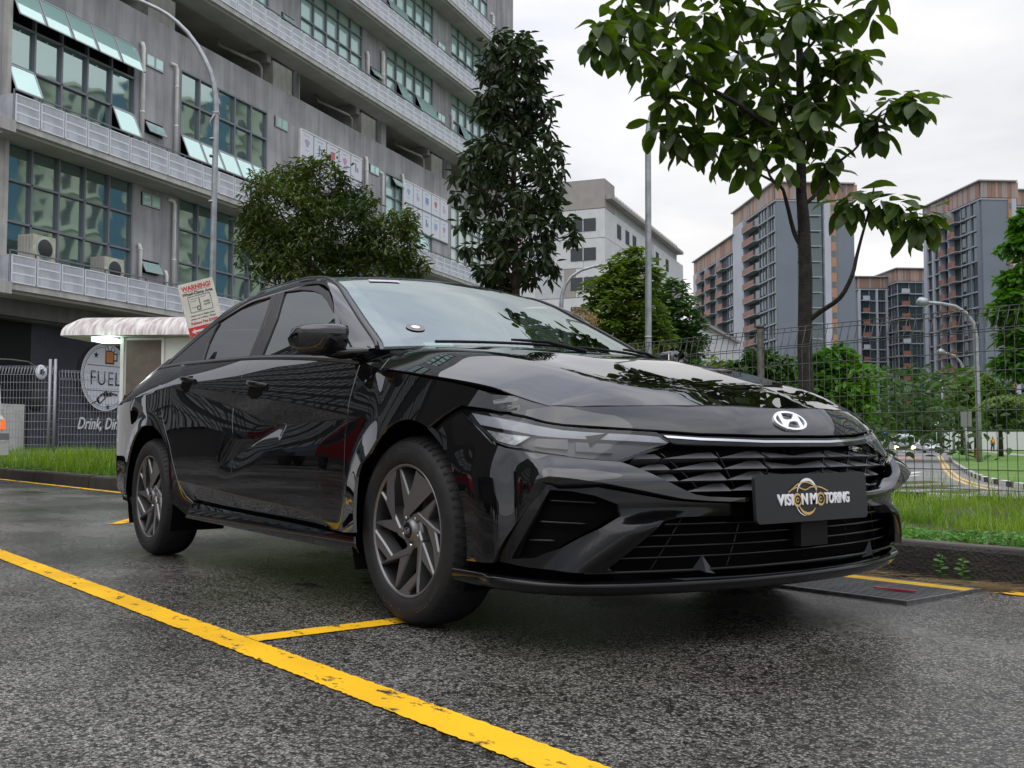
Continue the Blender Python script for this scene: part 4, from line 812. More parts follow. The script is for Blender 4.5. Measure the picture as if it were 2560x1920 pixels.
corner = patch('fender_corner', HH, [(.935, -.834), (sd_[2][0], sd_[2][1]), sd_[1], sd_[0], (.90, -.745)], M_PAINT, mirror=True, step=.015)
# ---- nose and front fascia (P: t runs round the front, z is height)
nose_lo = [(5.177, 0.7), (4.717, 0.687), (4.291, 0.671), (3.911, 0.662), (3.316, 0.655), (2.513, 0.645), (1.888, 0.636), (0.729, 0.631)]
nose_hi = [(P_from_yz(y, float(HZ(x, y))), float(HZ(x, y))+.001) for x, y in [sd_[-1]]+sh]+[(P_from_yz(.1, .721), float(HZ(2.203, .1))+.001)]
def sym_poly(lo, hi):   # both lists run from the corner to the centre, t>0
    return lo+[(0, lo[-1][1])]+[(-a, b) for a, b in lo[::-1]]+[(-a, b) for a, b in hi]+[(0, hi[-1][1])]+hi[::-1]
nose = patch('nose_panel', PP, sym_poly(nose_lo, nose_hi), M_PAINT, step=.014, **PS)
garn_lo = [(2.358, 0.606), (2.287, 0.603), (1.622, 0.598), (0.799, 0.595)]
garn_hi = [(2.524, 0.638), (1.902, 0.63), (0.745, 0.625)]
garnish = patch('nose_garnish', PP, sym_poly(garn_lo, garn_hi), M_PIANO, step=.014, **PS)
chr_hi = [(2.447, 0.629), (1.907, 0.622), (0.766, 0.615)]
chr_lo = [(2.404, 0.622), (1.92, 0.615), (0.78, 0.608)]
chrome = patch('chrome_strip', PP, sym_poly(chr_lo, chr_hi), M_CHROME, step=.02, gap=0, rim=.003, off=lambda a, b: .0035+0*a, **PS)
HLP = [(7.063, 0.718), (6.262, 0.706), (5.302, 0.694), (4.737, 0.681), (4.306, 0.666), (3.924, 0.658), (3.331, 0.65), (2.524, 0.641), (2.365, 0.609), (3.283, 0.553), (3.747, 0.561), (4.316, 0.574), (5.095, 0.589), (5.677, 0.599), (6.129, 0.612), (6.583, 0.659)]
head_lights = patch('headlight', PP, HLP, mat('headlight_lens', (.9, .92, .95), .02, 0, .7, trans=1, ior=1.46), mirror=True, step=.02, rim=.004, off=lambda a, b: .001+0*a, **PS)
M_LAMPIN = mat('headlight_housing', (.012, .012, .013), .25)
M_DRL = varied('daylight_bar', (.30, .31, .33), (.42, .43, .46), 9, .3)
M_REFL = varied('lamp_reflector', (.50, .50, .47), (.22, .23, .23), 60, .3, metal=.6)
DRLP = [(6.657, 0.703), (5.644, 0.687), (4.777, 0.669), (3.948, 0.649), (3.35, 0.641), (2.767, 0.635), (2.493, 0.629), (2.401, 0.611), (2.807, 0.616), (3.395, 0.622), (4.071, 0.627), (4.575, 0.633), (5.186, 0.646), (6.441, 0.666)]
REFP = [(6.289, 0.65), (5.548, 0.639), (4.828, 0.633), (5.143, 0.617), (5.422, 0.605), (6.019, 0.618)]
MODP = [[(4.669, 0.626), (3.918, 0.623), (3.998, 0.594), (4.821, 0.603)], [(3.793, 0.615), (3.241, 0.61), (3.267, 0.582), (3.856, 0.589)]]
for side_, hl in enumerate(head_lights):
    sg = 1 if side_ == 0 else -1
    mm = lambda P_: [(a*sg, b) for a, b in P_]
    patch('lamp_housing', PP, mm(HLP), M_LAMPIN, hl, step=.03, rim=0, off=lambda a, b: -.032+0*a, **PS)
    patch('daylight_bar', PP, mm(DRLP), M_DRL, hl, step=.02, gap=0, rim=.004, off=lambda a, b: -.012+0*a, **PS)
    patch('side_reflector', PP, mm(REFP), M_REFL, hl, step=.02, gap=0, rim=.004, off=lambda a, b: -.020+0*a, **PS)
    for q in MODP: patch('lamp_module', PP, mm(q), M_FRIT, hl, step=.02, gap=0, rim=.01, off=lambda a, b: -.016+0*a, **PS)
BAND_HI = [(3.251, 0.546), (3.018, 0.524), (2.799, 0.503), (2.5, 0.474), (2.322, 0.459), (2.133, 0.453), (1.592, 0.448)]
LEDGE = [(4.893, 0.482), (4.83, 0.495), (4.556, 0.502), (4.041, 0.495), (3.621, 0.485), (2.999, 0.464), (2.498, 0.445), (2.137, 0.438), (1.435, 0.431)]
half = [(8.618, 0.656), (7.891, 0.694), (7.125, 0.724), (6.583, 0.659), (6.16, 0.61), (5.684, 0.596), (5.104, 0.586), (4.325, 0.571), (3.754, 0.557), (3.29, 0.548)]+BAND_HI
lowr = [(8.101, 0.605), (7.581, 0.543), (7.255, 0.47), (7.17, 0.411), (7.193, 0.327), (7.276, 0.252), (6.297, 0.257)]+LEDGE
lowr = [(a, b) for a, b in lowr]
def boff(a, b):
    a_ = np.abs(a); up = fade(b, .595, .485)*fade(a_, 5.6, 4.4)*fade(a_, .5, 2.2)
    side_ = .012*fade(a_, 5.5, 6.2)*fade(a_, 7.6, 6.6)*fade(b, .62, .50)
    return .062*up+.010*fade(b, .50, .455)*fade(a_, 2.6, 1.6)+side_
bump_poly = half+[(0, half[-1][1])]+[(-a, b) for a, b in half[::-1]]+[(-a, b) for a, b in lowr]+[(0, lowr[-1][1])]+lowr[::-1]
bumper = patch('front_bumper', PP, bump_poly, M_PAINT, step=.014, rim=.07, off=boff, **PS)
FAS_B = [(6.262, 0.262), (5.153, 0.25), (4.236, 0.247), (3.557, 0.243)]+[(2.0, .205), (1.0, .203)]
INT_H = [(4.616, 0.476), (4.141, 0.472), (3.721, 0.46), (3.336, 0.433), (3.311, 0.401), (3.633, 0.368), (4.368, 0.309), (5.056, 0.279), (5.728, 0.274), (5.428, 0.329), (5.033, 0.401)]
GR_H = [(2.623, 0.395), (2.871, 0.354), (3.164, 0.305), (3.48, 0.253)]+[(3.0, .222), (1.5, .218), (0, .216)]
GR_H = GR_H+[(-a, b) for a, b in GR_H[:-1][::-1]]+[(-1.2, .392), (0, .392), (1.2, .392)]
fo_hi = [LEDGE[0]]+LEDGE[1:]
fas = FAS_B[::1]+[(0, .203)]+[(-a, b) for a, b in FAS_B[::-1]]+[(-a, b) for a, b in fo_hi]+[(0, fo_hi[-1][1])]+fo_hi[::-1]
def foff(a, b):
    a_ = np.abs(a); fin = np.exp(-((a_-(3.55+(b-.30)*-7.5))/.55)**2)*fade(b, .42, .36)
    return -.004+.038*fin+.02*fade(b, .25, .21)
fascia = patch('lower_fascia', PP, fas, M_PIANO, step=.014, rim=.075, holes=[INT_H, [(-a, b) for a, b in INT_H], GR_H], off=foff, gap=.003, **PS)
for sg in (1, -1):
    pk = patch('air_intake', PP, [(a*sg, b) for a, b in INT_H], M_LINER, step=.03, gap=-.004, rim=0, off=lambda a, b: -.045+0*a, **PS)
    for (u0, v0, u1, v1) in [(4.706, 0.447), (3.642, 0.438), (5.055, 0.384), (3.812, 0.375), (5.369, 0.329), (4.493, 0.326)] and [(*q0, *q1) for q0, q1 in zip([(4.706, 0.447), (5.055, 0.384), (5.369, 0.329)], [(3.642, 0.438), (3.812, 0.375), (4.493, 0.326)])]:
        tt = np.linspace(u0, u1, 9)*sg; zz = np.linspace(v0, v1, 9); P0 = PP(tt, zz); n0 = cross_n(PP, tt, zz); n0 *= np.sign((n0*P0).sum(1))[:, None]
        g = MB(); g.tube([tuple(p+n*(-.030)) for p, n in zip(P0, n0)], .0045, 5); g.build('slat', M_PIANO, pk)
def PO(t, z, o):
    t = np.atleast_1d(np.asarray(t, float)); z = np.atleast_1d(np.asarray(z, float)); p = PP(t, z); n = cross_n(PP, t, z); s = np.sign((n*(p-np.array([0, 0, z[0]]))).sum(-1))[:, None]
    return p+n*s*o
lg = patch('lower_grille', PP, GR_H, M_LINER, step=.04, gap=-.004, rim=0, off=lambda a, b: -.07+0*a, **PS)
for z, tm in ((.372, 2.62), (.340, 2.85), (.308, 3.1), (.276, 3.4), (.240, 3.85)):
    tt = np.linspace(-tm, tm, 41); o0 = -.012 if z > .25 else .004
    g = MB(); g.tube([tuple(p) for p in PO(tt, tt*0+z, o0)], .0042 if z > .25 else .006, 5, True); g.build('grille_bar', M_PIANO, lg)
for tv in (-2.3, -1.25, 1.25, 2.3):
    zz = np.linspace(.222, .392, 8); g = MB(); g.tube([tuple(p) for p in PO(tv*(1-.35*(.39-zz)/.17*-.6), zz, -.025)], .003, 4); g.build('grille_upright', M_PIANO, lg)
for sg in (1, -1):   # triangular ornaments on the lip
    b_ = PO([2.16*sg, 2.03*sg, 1.78*sg], [.246, .282, .226], .004); t0 = PO([2.00*sg], [.236], .022)[0]
    g = MB(); g.add([tuple(p) for p in b_]+[tuple(t0)], [(0, 1, 3), (1, 2, 3), (2, 0, 3), (0, 2, 1)]); g.build('lip_ornament', M_PIANO, CAR)
prof = [(.216, .004), (.214, .020), (.209, .028), (.202, .028), (.186, .022), (.176, .012), (.168, -.02), (.165, -.25)]
rows = []
for t in np.concatenate([np.linspace(-7.6, -4, 16), np.linspace(-3.9, 3.9, 40), np.linspace(4, 7.6, 16)]):
    up = .010*float(fade(abs(t), 3, 6)); rows.append([tuple(PO([t], [z+up], o if abs(t) < 6.4 else o*.4)[0]) for z, o in prof])
strip('front_lip', rows, M_PIANO)
# ---- upper grille: recessed backing and rows of folded wedges
gr_edge = [(2.352, 0.603), (3.267, 0.547)]
GRP = sym_poly([(a, b-.003) for a, b in BAND_HI], [(gr_edge[0][0], gr_edge[0][1]), (1.8, .598), (.7, .596)])
grille = patch('grille', PP, GRP, M_LINER, step=.04, gap=-.003, rim=0, off=lambda a, b: -.055+0*a, **PS)
LIM = [(a, b) for a, b in BAND_HI[::-1]]+[gr_edge[0]]
for r_, (zt, zb_) in enumerate(((.589, .560), (.556, .527), (.523, .494), (.490, .462))):
    dx = r_*.10
    cols = [0, .78-dx*.25, 1.66-dx*.6, 2.56-dx*1.0, 3.5-dx*1.4]
    for j in range(4):
        for sg in (1, -1):
            t0, t1 = cols[j]+.02, cols[j+1]-.04
            if j == 3 or t1 > 2.3:   # keep inside the outline that narrows downwards
                lim = float(np.interp(zb_, [LIM[i][1] for i in range(len(LIM))], [LIM[i][0] for i in range(len(LIM))])); t1 = min(t1, lim-.06)
                if t1 < t0+.2: continue
            zc0 = zb_+.004
            if j == 0: pt = [(t0*0, zt-.016, -.030), (t1, zt-.002, -.034), (t1-.05, zc0, -.004), (t0*0, zc0, -.004)]
            else: pt = [(t0, zc0+.001, -.010), (t1-.10, zt, -.036), (t1, zt, -.036), (t1+.03, zc0, -.002)]
            if j > 0 and sg > 0 or j > 0: pt = [(t1+.03, zc0+.001, -.010), (t0+.22, zt, -.036), (t0, zt, -.036), (t0-.0, zc0, -.002)]
            vs_ = [tuple(PO([a*sg], [b], o)[0]) for a, b, o in pt]; vb = [tuple(PO([a*sg], [b-.003], o-.045)[0]) for a, b, o in pt]
            g = MB(); g.add(vs_+vb, [(0, 1, 2, 3), (7, 6, 5, 4), (0, 3, 7, 4), (3, 2, 6, 7), (2, 1, 5, 6), (1, 0, 4, 5)]); g.build('grille_wedge', M_GRAIN, grille)
for c0, c1 in ((.78, .60), (1.66, 1.32), (2.56, 1.95)):
    for sg in (1, -1):
        zz = np.linspace(.594, .458, 6); g = MB(); g.tube([tuple(p) for p in PO(np.linspace(c0, c1, 6)*sg, zz, -.022)], .0035, 4); g.build('grille_rib', M_PIANO, grille)
# ---- emblem on the nose
def emblem(name, M, w, h, m, parent, th=.004):
    """ellipse ring with a slanted H-shaped bridge"""
    g = MB(); n = 40; g.smooth = False
    def ring(a, b, z): return [(a*math.cos(6.28318*k/n), b*math.sin(6.28318*k/n), z) for k in range(n)]
    vs = ring(w/2, h/2, th)+ring(w/2*.86, h/2*.80, th)+ring(w/2, h/2, -.01)+ring(w/2*.86, h/2*.80, -.01)
    fs = [(k, (k+1) % n, n+(k+1) % n, n+k) for k in range(n)]+[(k, 2*n+k, 2*n+(k+1) % n, (k+1) % n) for k in range(n)]+[(n+k, n+(k+1) % n, 3*n+(k+1) % n, 3*n+k) for k in range(n)]
    g.add([M(*p) for p in vs], [f[::-1] for f in fs])
    # bars of the H, drawn as one outline
    H = [(-.62, -.78), (-.46, -.84), (-.30, -.92), (-.14, -.32), (.10, -.18), (.30, -.10), (.24, -.94), (.40, -.93), (.52, -.84), (.66, .0), (.70, .70), (.56, .80), (.40, .88), (.22, .34), (.0, .20), (-.28, .10), (-.30, .95), (-.44, .88), (-.56, .80), (-.66, .1)]
    H = [(x+.10*y, y) for x, y in [(-.60, -.70), (-.42, -.90), (-.28, -.45), (-.08, -.14), (.22, -.06), (.40, -.16), (.40, -.88), (.66, -.72), (.60, .70), (.42, .90), (.28, .45), (.08, .14), (-.22, .06), (-.40, .16), (-.40, .88), (-.66, .72)]]
    H = [(x*w/2, y*h/2) for x, y in H]; k = len(H)
    vs = [M(x, y, th) for x, y in H]+[M(x, y, -.008) for x, y in H]
    g.add(vs, [tuple(range(k))]+[(i, k+i, k+(i+1) % k, (i+1) % k) for i in range(k)])
    return g.build(name, m, parent)
bc = PP(np.array([0.]), np.array([.676]))[0]; bn = Vector((.78, 0, .62)).normalized()
bp_, bn_ = PO([.4], [.70], 0)[0], None
ez = cross_n(PP, np.array([.0001]), np.array([.676]))[0]; ez = Vector(ez*np.sign(ez[0])); ey = Vector((0, 1, 0)); exu = ez.cross(ey)*-1
if exu.z < 0: exu = -exu
def MEMB(x, y, z):
    d = .5*x*x*.45
    return tuple(Vector(bc)+ey*x+exu*y+ez*(z-d+.002))
emb = emblem('emblem', MEMB, .152, .078, mat('emblem_silver', (.80, .81, .83), .25, .7), CAR)
# ---- greenhouse curves
AX = [(.80, .93), (.735, .985), (.575, 1.10), (.468, 1.197), (.360, 1.262), (.215, 1.308), (.06, 1.322), (-.093, 1.319), (-.50, 1.312), (-.81, 1.262), (-1.08, 1.175), (-1.38, 1.070), (-1.53, 1.028), (-1.78, .999), (-2.08, .965)]
BX = [(.925, .752, .968), (.865, .727, .998), (.665, .685, 1.105), (.46, .637, 1.213), (.305, .602, 1.292), (.13, .577, 1.350), (-.02, .562, 1.370), (-.15, .556, 1.379), (-.55, .55, 1.382), (-.90, .54, 1.352), (-1.25, .53, 1.285), (-1.62, .515, 1.190), (-1.80, .51, 1.14), (-2.02, .50, 1.085), (-2.27, .50, 1.045)]
CX = [(1.055, .990), (1.0, 1.016), (.80, 1.117), (.585, 1.222), (.42, 1.300), (.245, 1.368), (.06, 1.400), (-.12, 1.414), (-.55, 1.417), (-.90, 1.387), (-1.25, 1.318), (-1.63, 1.205), (-1.82, 1.150), (-2.05, 1.09), (-2.30, 1.055)]
bi = np.arange(len(AX))
def Acur(b):
    x = pch(b, bi, [p[0] for p in AX]); z = pch(b, bi, [p[1] for p in AX]); g_ = Gw(x, z); s_ = pch(x, *YB)
    return x, np.where(b > 11.5, g_+(s_-g_)*fade(b, 11.5, 12.5), g_), z
def Bcur(b): return tuple(pch(b, bi, [p[i] for p in BX]) for i in range(3))
def Ccur(b): return pch(b, bi, [p[0] for p in CX]), pch(b, bi, [p[1] for p in CX])
def TOP(a, b):
    a = np.asarray(a, float); b = np.asarray(b, float)+0*a; bx, by, bz = Bcur(b); cx_, cz_ = Ccur(b); q = np.abs(a)
    return np.stack([cx_+(bx-cx_)*q**2, a*by, cz_+(bz-cz_)*q**2.4], -1)
def RAIL(c, b):
    c = np.asarray(c, float); b = np.asarray(b, float)+0*c; ax, ay, az = Acur(b); bx, by, bz = Bcur(b)
    kz = az+(bz-az)*.85; ky = ay-(ay-by)*.30; kx = (ax+bx)/2
    return np.stack([(1-c)**2*ax+2*c*(1-c)*kx+c*c*bx, -((1-c)**2*ay+2*c*(1-c)*ky+c*c*by), (1-c)**2*az+2*c*(1-c)*kz+c*c*bz], -1)
bb = [(0, 0), (.98, 0)]
rail = patch('roof_side', RAIL, [(0, 0), (.96, 0), (.96, 14), (0, 14)], M_PAINT, mirror=True, sa=.14, sb=.26, step=.014, gap=0, rim=.01, outward=(0, -1, .6))
roof = patch('roof', TOP, [(-.985, 5.06), (.985, 5.06), (.985, 10.3), (-.985, 10.3)], M_PAINT, sa=.56, sb=.27, step=.03, gap=0, outward=(0, 0, 1))
ws = patch('windscreen', TOP, [(-.965, .12), (.965, .12), (.965, 4.96), (-.965, 4.96)], M_GLASSF, sa=.65, sb=.22, step=.03, gap=0, rim=.004, outward=(.5, 0, .8))
wsf = patch('windscreen_frame', TOP, [(-.985, -.02), (.985, -.02), (.985, 5.04), (-.985, 5.04)], M_FRIT, sa=.65, sb=.22, step=.03, gap=0, rim=.004, holes=[smooth_line([(-.86, .62), (-.83, .42), (-.76, .34), (0, .34), (.76, .34), (.83, .42), (.86, .62), (.87, 3), (.875, 4.5), (.82, 4.66), (0, 4.7), (-.82, 4.66), (-.875, 4.5), (-.87, 3), (-.86, .62)], 3)[:-1]], off=lambda a, b: -.006+0*a, outward=(.5, 0, .8))
rw = patch('rear_window', TOP, [(-.965, 10.4), (.965, 10.4), (.965, 12.9), (-.965, 12.9)], M_GLASSR, sa=.55, sb=.35, step=.05, gap=0, outward=(-.5, 0, .8))
deck = patch('boot_lid', TOP, [(-.98, 12.95), (.98, 12.95), (.98, 14), (-.98, 14)], M_PAINT, sa=.5, sb=.25, step=.04, gap=0, outward=(0, 0, 1))
# rubber moulding along the windscreen pillar
for sg in (1, -1):
    q = [RAIL(np.array([.985]), np.array([b]))[0] for b in np.linspace(0, 13, 60)]
    g = MB(); g.tube([(p[0], p[1]*sg, p[2]+.002) for p in q], .0075, 6); g.build('pillar_moulding', M_SATIN, CAR)
# ---- side windows: satin frame with openings, glass set back
FR_OUT_F = [(x, z) for x, z in AX[1:8]]
def gw(pts): return pts
GLF = [(-0.067, 0.997), (-0.072, 1.074), (-0.094, 1.18), (-0.165, 1.301), (-0.168, 1.317), (0.028, 1.303), (0.169, 1.282), (0.278, 1.255), (0.395, 1.207), (0.52, 1.141), (0.627, 1.08), (0.728, 1.016), (0.838, 0.949), (0.875, 0.928)]
GLR = [(-0.848, 1.033), (-0.886, 1.125), (-0.892, 1.192), (-0.873, 1.251), (-0.821, 1.265), (-0.67, 1.288), (-0.493, 1.309), (-0.311, 1.31), (-0.253, 1.214), (-0.221, 1.113), (-0.209, 1.005)]
FF = [(-0.174, 0.989), (-0.183, 1.141), (-0.243, 1.294), (-0.254, 1.338)]
FF2 = [(.06, 1.316), (.215, 1.302), (.360, 1.256), (.465, 1.190), (.572, 1.096), (.732, .978), (.80, .945), (.86, .915)]
beltg = lambda x0, x1, n: [(x0+(x1-x0)*i/n, float(pch(x0+(x1-x0)*i/n, *ZB))+.010) for i in range(n+1)]
OG = dict(mirror=True, outward=(0, -1, .3))
ff = patch('front_door_frame', GG, FF+FF2+beltg(.88, FF[0][0], 10), M_SATIN, step=.02, holes=[GLF], rim=.01, **OG)
FR = [(-0.184, 0.99), (-0.194, 1.141), (-0.254, 1.295), (-0.262, 1.337)]
rr = [(-.50, 1.306), (-.81, 1.256), (-1.08, 1.169), (-1.38, 1.062), (-1.43, 1.040)]
rf = patch('rear_door_frame', GG, FR[::1]+rr+beltg(-1.40, FR[0][0], 12), M_SATIN, step=.02, holes=[GLR], rim=.01, **OG)
for nm, P_, mt in (('front_door_glass', GLF, M_GLASSS), ('rear_door_glass', GLR, M_GLASSR)):
    patch(nm, GG, P_, mt, step=.05, gap=-.008, rim=0, off=lambda a, b: -.008+0*a, **OG)
# belt moulding: ribbon from body shoulder up to the glass
rows = []
for x in np.linspace(-1.50, .935, 60):
    z = float(pch(x, *ZB)); y0 = float(pch(x, *YB)); y1 = float(Gw(x, z+.02))-.004
    rows.append([(x, -y0+.001, z+.001), (x, -y0-.003, z+.006), (x, -(y0*.75+y1*.25)-.003, z+.018), (x, -(y0*.35+y1*.65), z+.021), (x, -y1+.006, z+.012)])
strip('belt_moulding', rows, M_BELT, mirror=True)
# black mirror triangle at the base of the window
patch('mirror_sail', GG, [(.60, .955), (.68, .955), (.86, .925), (.80, .955), (.74, .98), (.70, 1.01), (.635, 1.045)], M_MATTE, step=.02, rim=.01, off=lambda a, b: .012+0*a, **OG)
# ---- door mirrors
def FOLD(p, sg, ang=80):
    """the housing on the kerb side is folded back against the window"""
    if sg < 0: return p
    s_ = 1 if sg < 0 else -1; px_, py_ = .84, -.885; a = math.radians(-ang); x, y = p[0]-px_, p[1]*s_-py_; c, n_ = math.cos(a), math.sin(a)
    return (px_+x*c-y*n_, (py_+x*n_+y*c)*s_, p[2])
for sg in (-1, 1):
    mr = empty('door_mirror'); mr.parent = CAR
    g = MB(); g.smooth = True; rows = []; n = 28
    # sections from inboard to outboard, each a rounded form in (x,z)
    secs = [(-.868, .875, 1.005, .030, .034), (-.880, .873, .997, .066, .052), (-.92, .868, .990, .078, .060), (-.97, .862, .988, .080, .060), (-1.01, .854, .989, .074, .055), (-1.04, .845, .992, .060, .046), (-1.058, .835, .995, .040, .032), (-1.066, .828, .997, .005, .005)]
    for (y, cx_, cz_, rx, rz) in secs:
        r_ = []
        for k in range(n):
            a = 6.28318*k/n; c_, s_ = math.cos(a), math.sin(a); e_ = .62
            X_ = math.copysign(abs(c_)**e_, c_)*rx*(1.0 if c_ > 0 else .45); Z_ = math.copysign(abs(s_)**e_, s_)*rz*(1.0 if s_ > 0 else .95)
            if s_ < 0 and c_ > 0: Z_ *= 1.0
            r_.append((cx_+X_+.012*(Z_/rz), y*(1 if sg < 0 else -1), cz_+Z_-.25*max(0, X_)*0))
        rows.append(r_)
    vs_ = [p for r_ in rows for p in r_]; m_ = n
    fs = [(i*m_+j, i*m_+(j+1) % m_, (i+1)*m_+(j+1) % m_, (i+1)*m_+j) for i in range(len(rows)-1) for j in range(m_)]+[tuple(range(m_))]
    if sg > 0: fs = [f[::-1] for f in fs]
    vs_ = [FOLD(p, sg) for p in vs_]; g.add(vs_, fs); g.build('mirror_cap', M_PAINT, mr)
    s1 = 1 if sg < 0 else -1
    g = MB(); g.smooth = True
    st = [(-.80, .90, .950, .050, .016), (-.84, .893, .944, .052, .022), (-.88, .885, .942, .05, .022), (-.92, .87, .944, .042, .018), (-.96, .855, .948, .02, .008)]
    vs_ = []; n = 14
    for y, cx_, cz_, rx, rz in st: vs_ += [(cx_+rx*math.cos(6.28318*k/n), y*s1, cz_+rz*math.sin(6.28318*k/n)) for k in range(n)]
    fs = [(i*n+j, i*n+(j+1) % n, (i+1)*n+(j+1) % n, (i+1)*n+j) for i in range(len(st)-1) for j in range(n)]
    if sg > 0: fs = [f[::-1] for f in fs]
    g.add(vs_, fs); g.build('mirror_arm', M_PIANO, mr)
    g = MB(); g.box((.835, -.965*s1, .990), (.006, .15, .082)); g.v = [FOLD(p, sg) for p in g.v]; g.build('mirror_glass', mat('mirror_silver', (.8, .8, .8), .02, 1), mr)
# ---- door handles
for (hx, hz_, dr) in ((.135, .858, 0), (-.742, .922, 1)):
    for sg in (1, -1):
        h = empty('door_handle'); h.parent = (front_door if dr == 0 else rear_door)[0 if sg > 0 else 1]
        w0 = float(Sw(hx, hz_)); g = MB(); g.smooth = True; n = 12; vs_ = []
        L_ = .20; m_ = 14
        for i in range(m_+1):
            u = i/m_; x = hx-L_/2+L_*u; bow = .034*math.sin(math.pi*min(1, max(0, (u-.02)/.96)))**.55; th = .0095*(.5+.5*math.sin(math.pi*u)**.4); hh = .0135*(.55+.45*math.sin(math.pi*u)**.4)
            zc_ = hz_-.13*(x-hx)+.004; yc_ = float(Sw(x, zc_))+bow
            vs_ += [(x, -sg*(yc_+th*math.cos(6.28318*k/n)), zc_+hh*math.sin(6.28318*k/n)) for k in range(n)]
        fs = [(i*n+j, (i+1)*n+j, (i+1)*n+(j+1) % n, i*n+(j+1) % n) for i in range(m_) for j in range(n)]
        if sg < 0: fs = [f[::-1] for f in fs]
        g.add(vs_, fs); g.build('handle_grip', M_PIANO, h)
        g = MB(); g.smooth = True   # flat black patch, its colour stands for the shade behind the grip
        vs_ = []; fs = []; m2 = 8
        for i in range(m2+1):
            for j in range(m2+1):
                a_, b_ = i/m2*2-1, j/m2*2-1; x = hx-.005+.075*a_; z = hz_-.022+.040*b_; e_ = (abs(a_)**2.4+abs(b_)**2.4)
                vs_.append((x, -sg*(float(Sw(x, z))+.0016-.0*max(0, 1-e_)), z))
        r2 = lambda i, j: ((i/m2*2-1)**2+(j/m2*2-1)**2) <= 1.15
        fs = [(i*(m2+1)+j, (i+1)*(m2+1)+j, (i+1)*(m2+1)+j+1, i*(m2+1)+j+1) for i in range(m2) for j in range(m2) if r2(i+.5, j+.5)]
        if sg < 0: fs = [f[::-1] for f in fs]
        g.add(vs_, fs); g.build('handle_shade', M_LINER, h)
# ---- inner body shell behind the gaps, underbody, liners
g = MB()
for sg in (1, -1):
    xs = np.linspace(-2.30, 1.95, 60); zs = [.26, .40, .55, .70, .80, .88, .94]
    vs_ = []
    for x in xs:
        zt_ = float(pch(x, *ZB))
        for z in zs:
            z_ = min(z, zt_-.012); inarch = any(math.hypot(x-c_, z_-.316) < .43 for c_ in (1.365, -1.345))
            y_ = (float(Sw(x, z_))-.022) if not inarch else .62
            if x > 1.7: y_ = min(y_, .80-(x-1.7)*.5)
            vs_.append((x, -sg*y_, z_))
    k = len(zs); g.add(vs_, [(i*k+j, (i+1)*k+j, (i+1)*k+j+1, i*k+j+1) for i in range(len(xs)-1) for j in range(k-1)])
g.add([(p[0], -p[1], p[2]) for p in ()], [])
g.build('inner_body', M_LINER, CAR)
g = MB(); g.box((-.05, 0, .24), (3.9, 1.30, .10)); g.box((0, 0, .30), (1.6, 1.62, .16)); g.box((-2.05, 0, .36), (.5, 1.4, .2)); g.box((1.90, 0, .28), (.42, 1.25, .22)); g.build('underbody', M_LINER, CAR)
for cx_ in (1.365, -1.345):
    for sg in (1, -1):
        g = MB(); n = 20; R_ = .385; vs_ = []
        for i in range(n+1):
            a = math.radians(-25+230*i/n); vs_ += [(cx_+R_*math.cos(a), -sg*.885, .316+R_*math.sin(a)), (cx_+R_*math.cos(a), -sg*.60, .316+R_*math.sin(a))]
        g.add(vs_, [(2*i, 2*i+1, 2*i+3, 2*i+2) for i in range(n)])
        g.add([(cx_+R_*math.cos(math.radians(-25+230*i/n)), -sg*.60, .316+R_*math.sin(math.radians(-25+230*i/n))) for i in range(n+1)], [tuple(range(n+1))])
        g.build('wheel_liner', M_LINER, CAR)
# front structure behind the nose and the hood
g = MB(); g.smooth = False
for z0, z1_, tm in ((.15, .70, 5.2),):
    tt = np.linspace(-tm, tm, 30); a_ = PO(tt, tt*0+.15, -.10); b_ = PO(tt, tt*0+.66, -.10); k = len(tt)
    g.add([tuple(p) for p in a_]+[tuple(p) for p in b_], [(i, i+1, k+i+1, k+i) for i in range(k-1)])
g.add([tuple(HH(np.array([x]), np.array([y]))[0]-np.array([0, 0, .03])) for x in np.linspace(.92, 2.1, 14) for y in np.linspace(-.70, .70, 12)], [(i*12+j, (i+1)*12+j, (i+1)*12+j+1, i*12+j+1) for i in range(13) for j in range(11) if True])
g.build('front_carrier', M_LINER, CAR)
# ---- cowl, wipers
g = MB(); n = 20
vs_ = []
for y in np.linspace(-.74, .74, n+1):
    x = hrear(y); q = .93
    vs_ += [(x+.01, y, float(HZ(x, y))-.006), (x-.05, y, float(HZ(x, y))-.018+.0), (x-.13, y, float(HZ(x, y))+.015)]
g.add(vs_, [(3*i+j, 3*i+j+1, 3*i+j+4, 3*i+j+3) for i in range(n) for j in range(2)]); g.build('cowl_panel', M_MATTE, CAR)
for y0, y1, b0, b1 in ((-.50, .10, .24, .16), (.12, .66, .26, .15)):
    w_ = empty('wiper'); w_.parent = CAR; q = []
    for k in range(9):
        u = k/8; a_ = (y0+(y1-y0)*u)/.70; p = TOP(np.array([a_]), np.array([b0+(b1-b0)*math.sin(u*1.57)]))[0]; q.append((p[0]+.012, p[1], p[2]+.012))
    g = MB(); g.tube(q, .006, 5); g.build('wiper_blade', M_MATTE, w_)
    g = MB(); g.tube([(q[-1][0]+.05, q[-1][1]+.02, q[-1][2]-.02), (q[6][0]+.02, q[6][1], q[6][2]+.012), (q[4][0]+.004, q[4][1], q[4][2]+.014)], [.010, .008, .005], 6); g.build('wiper_arm', M_MATTE, w_)
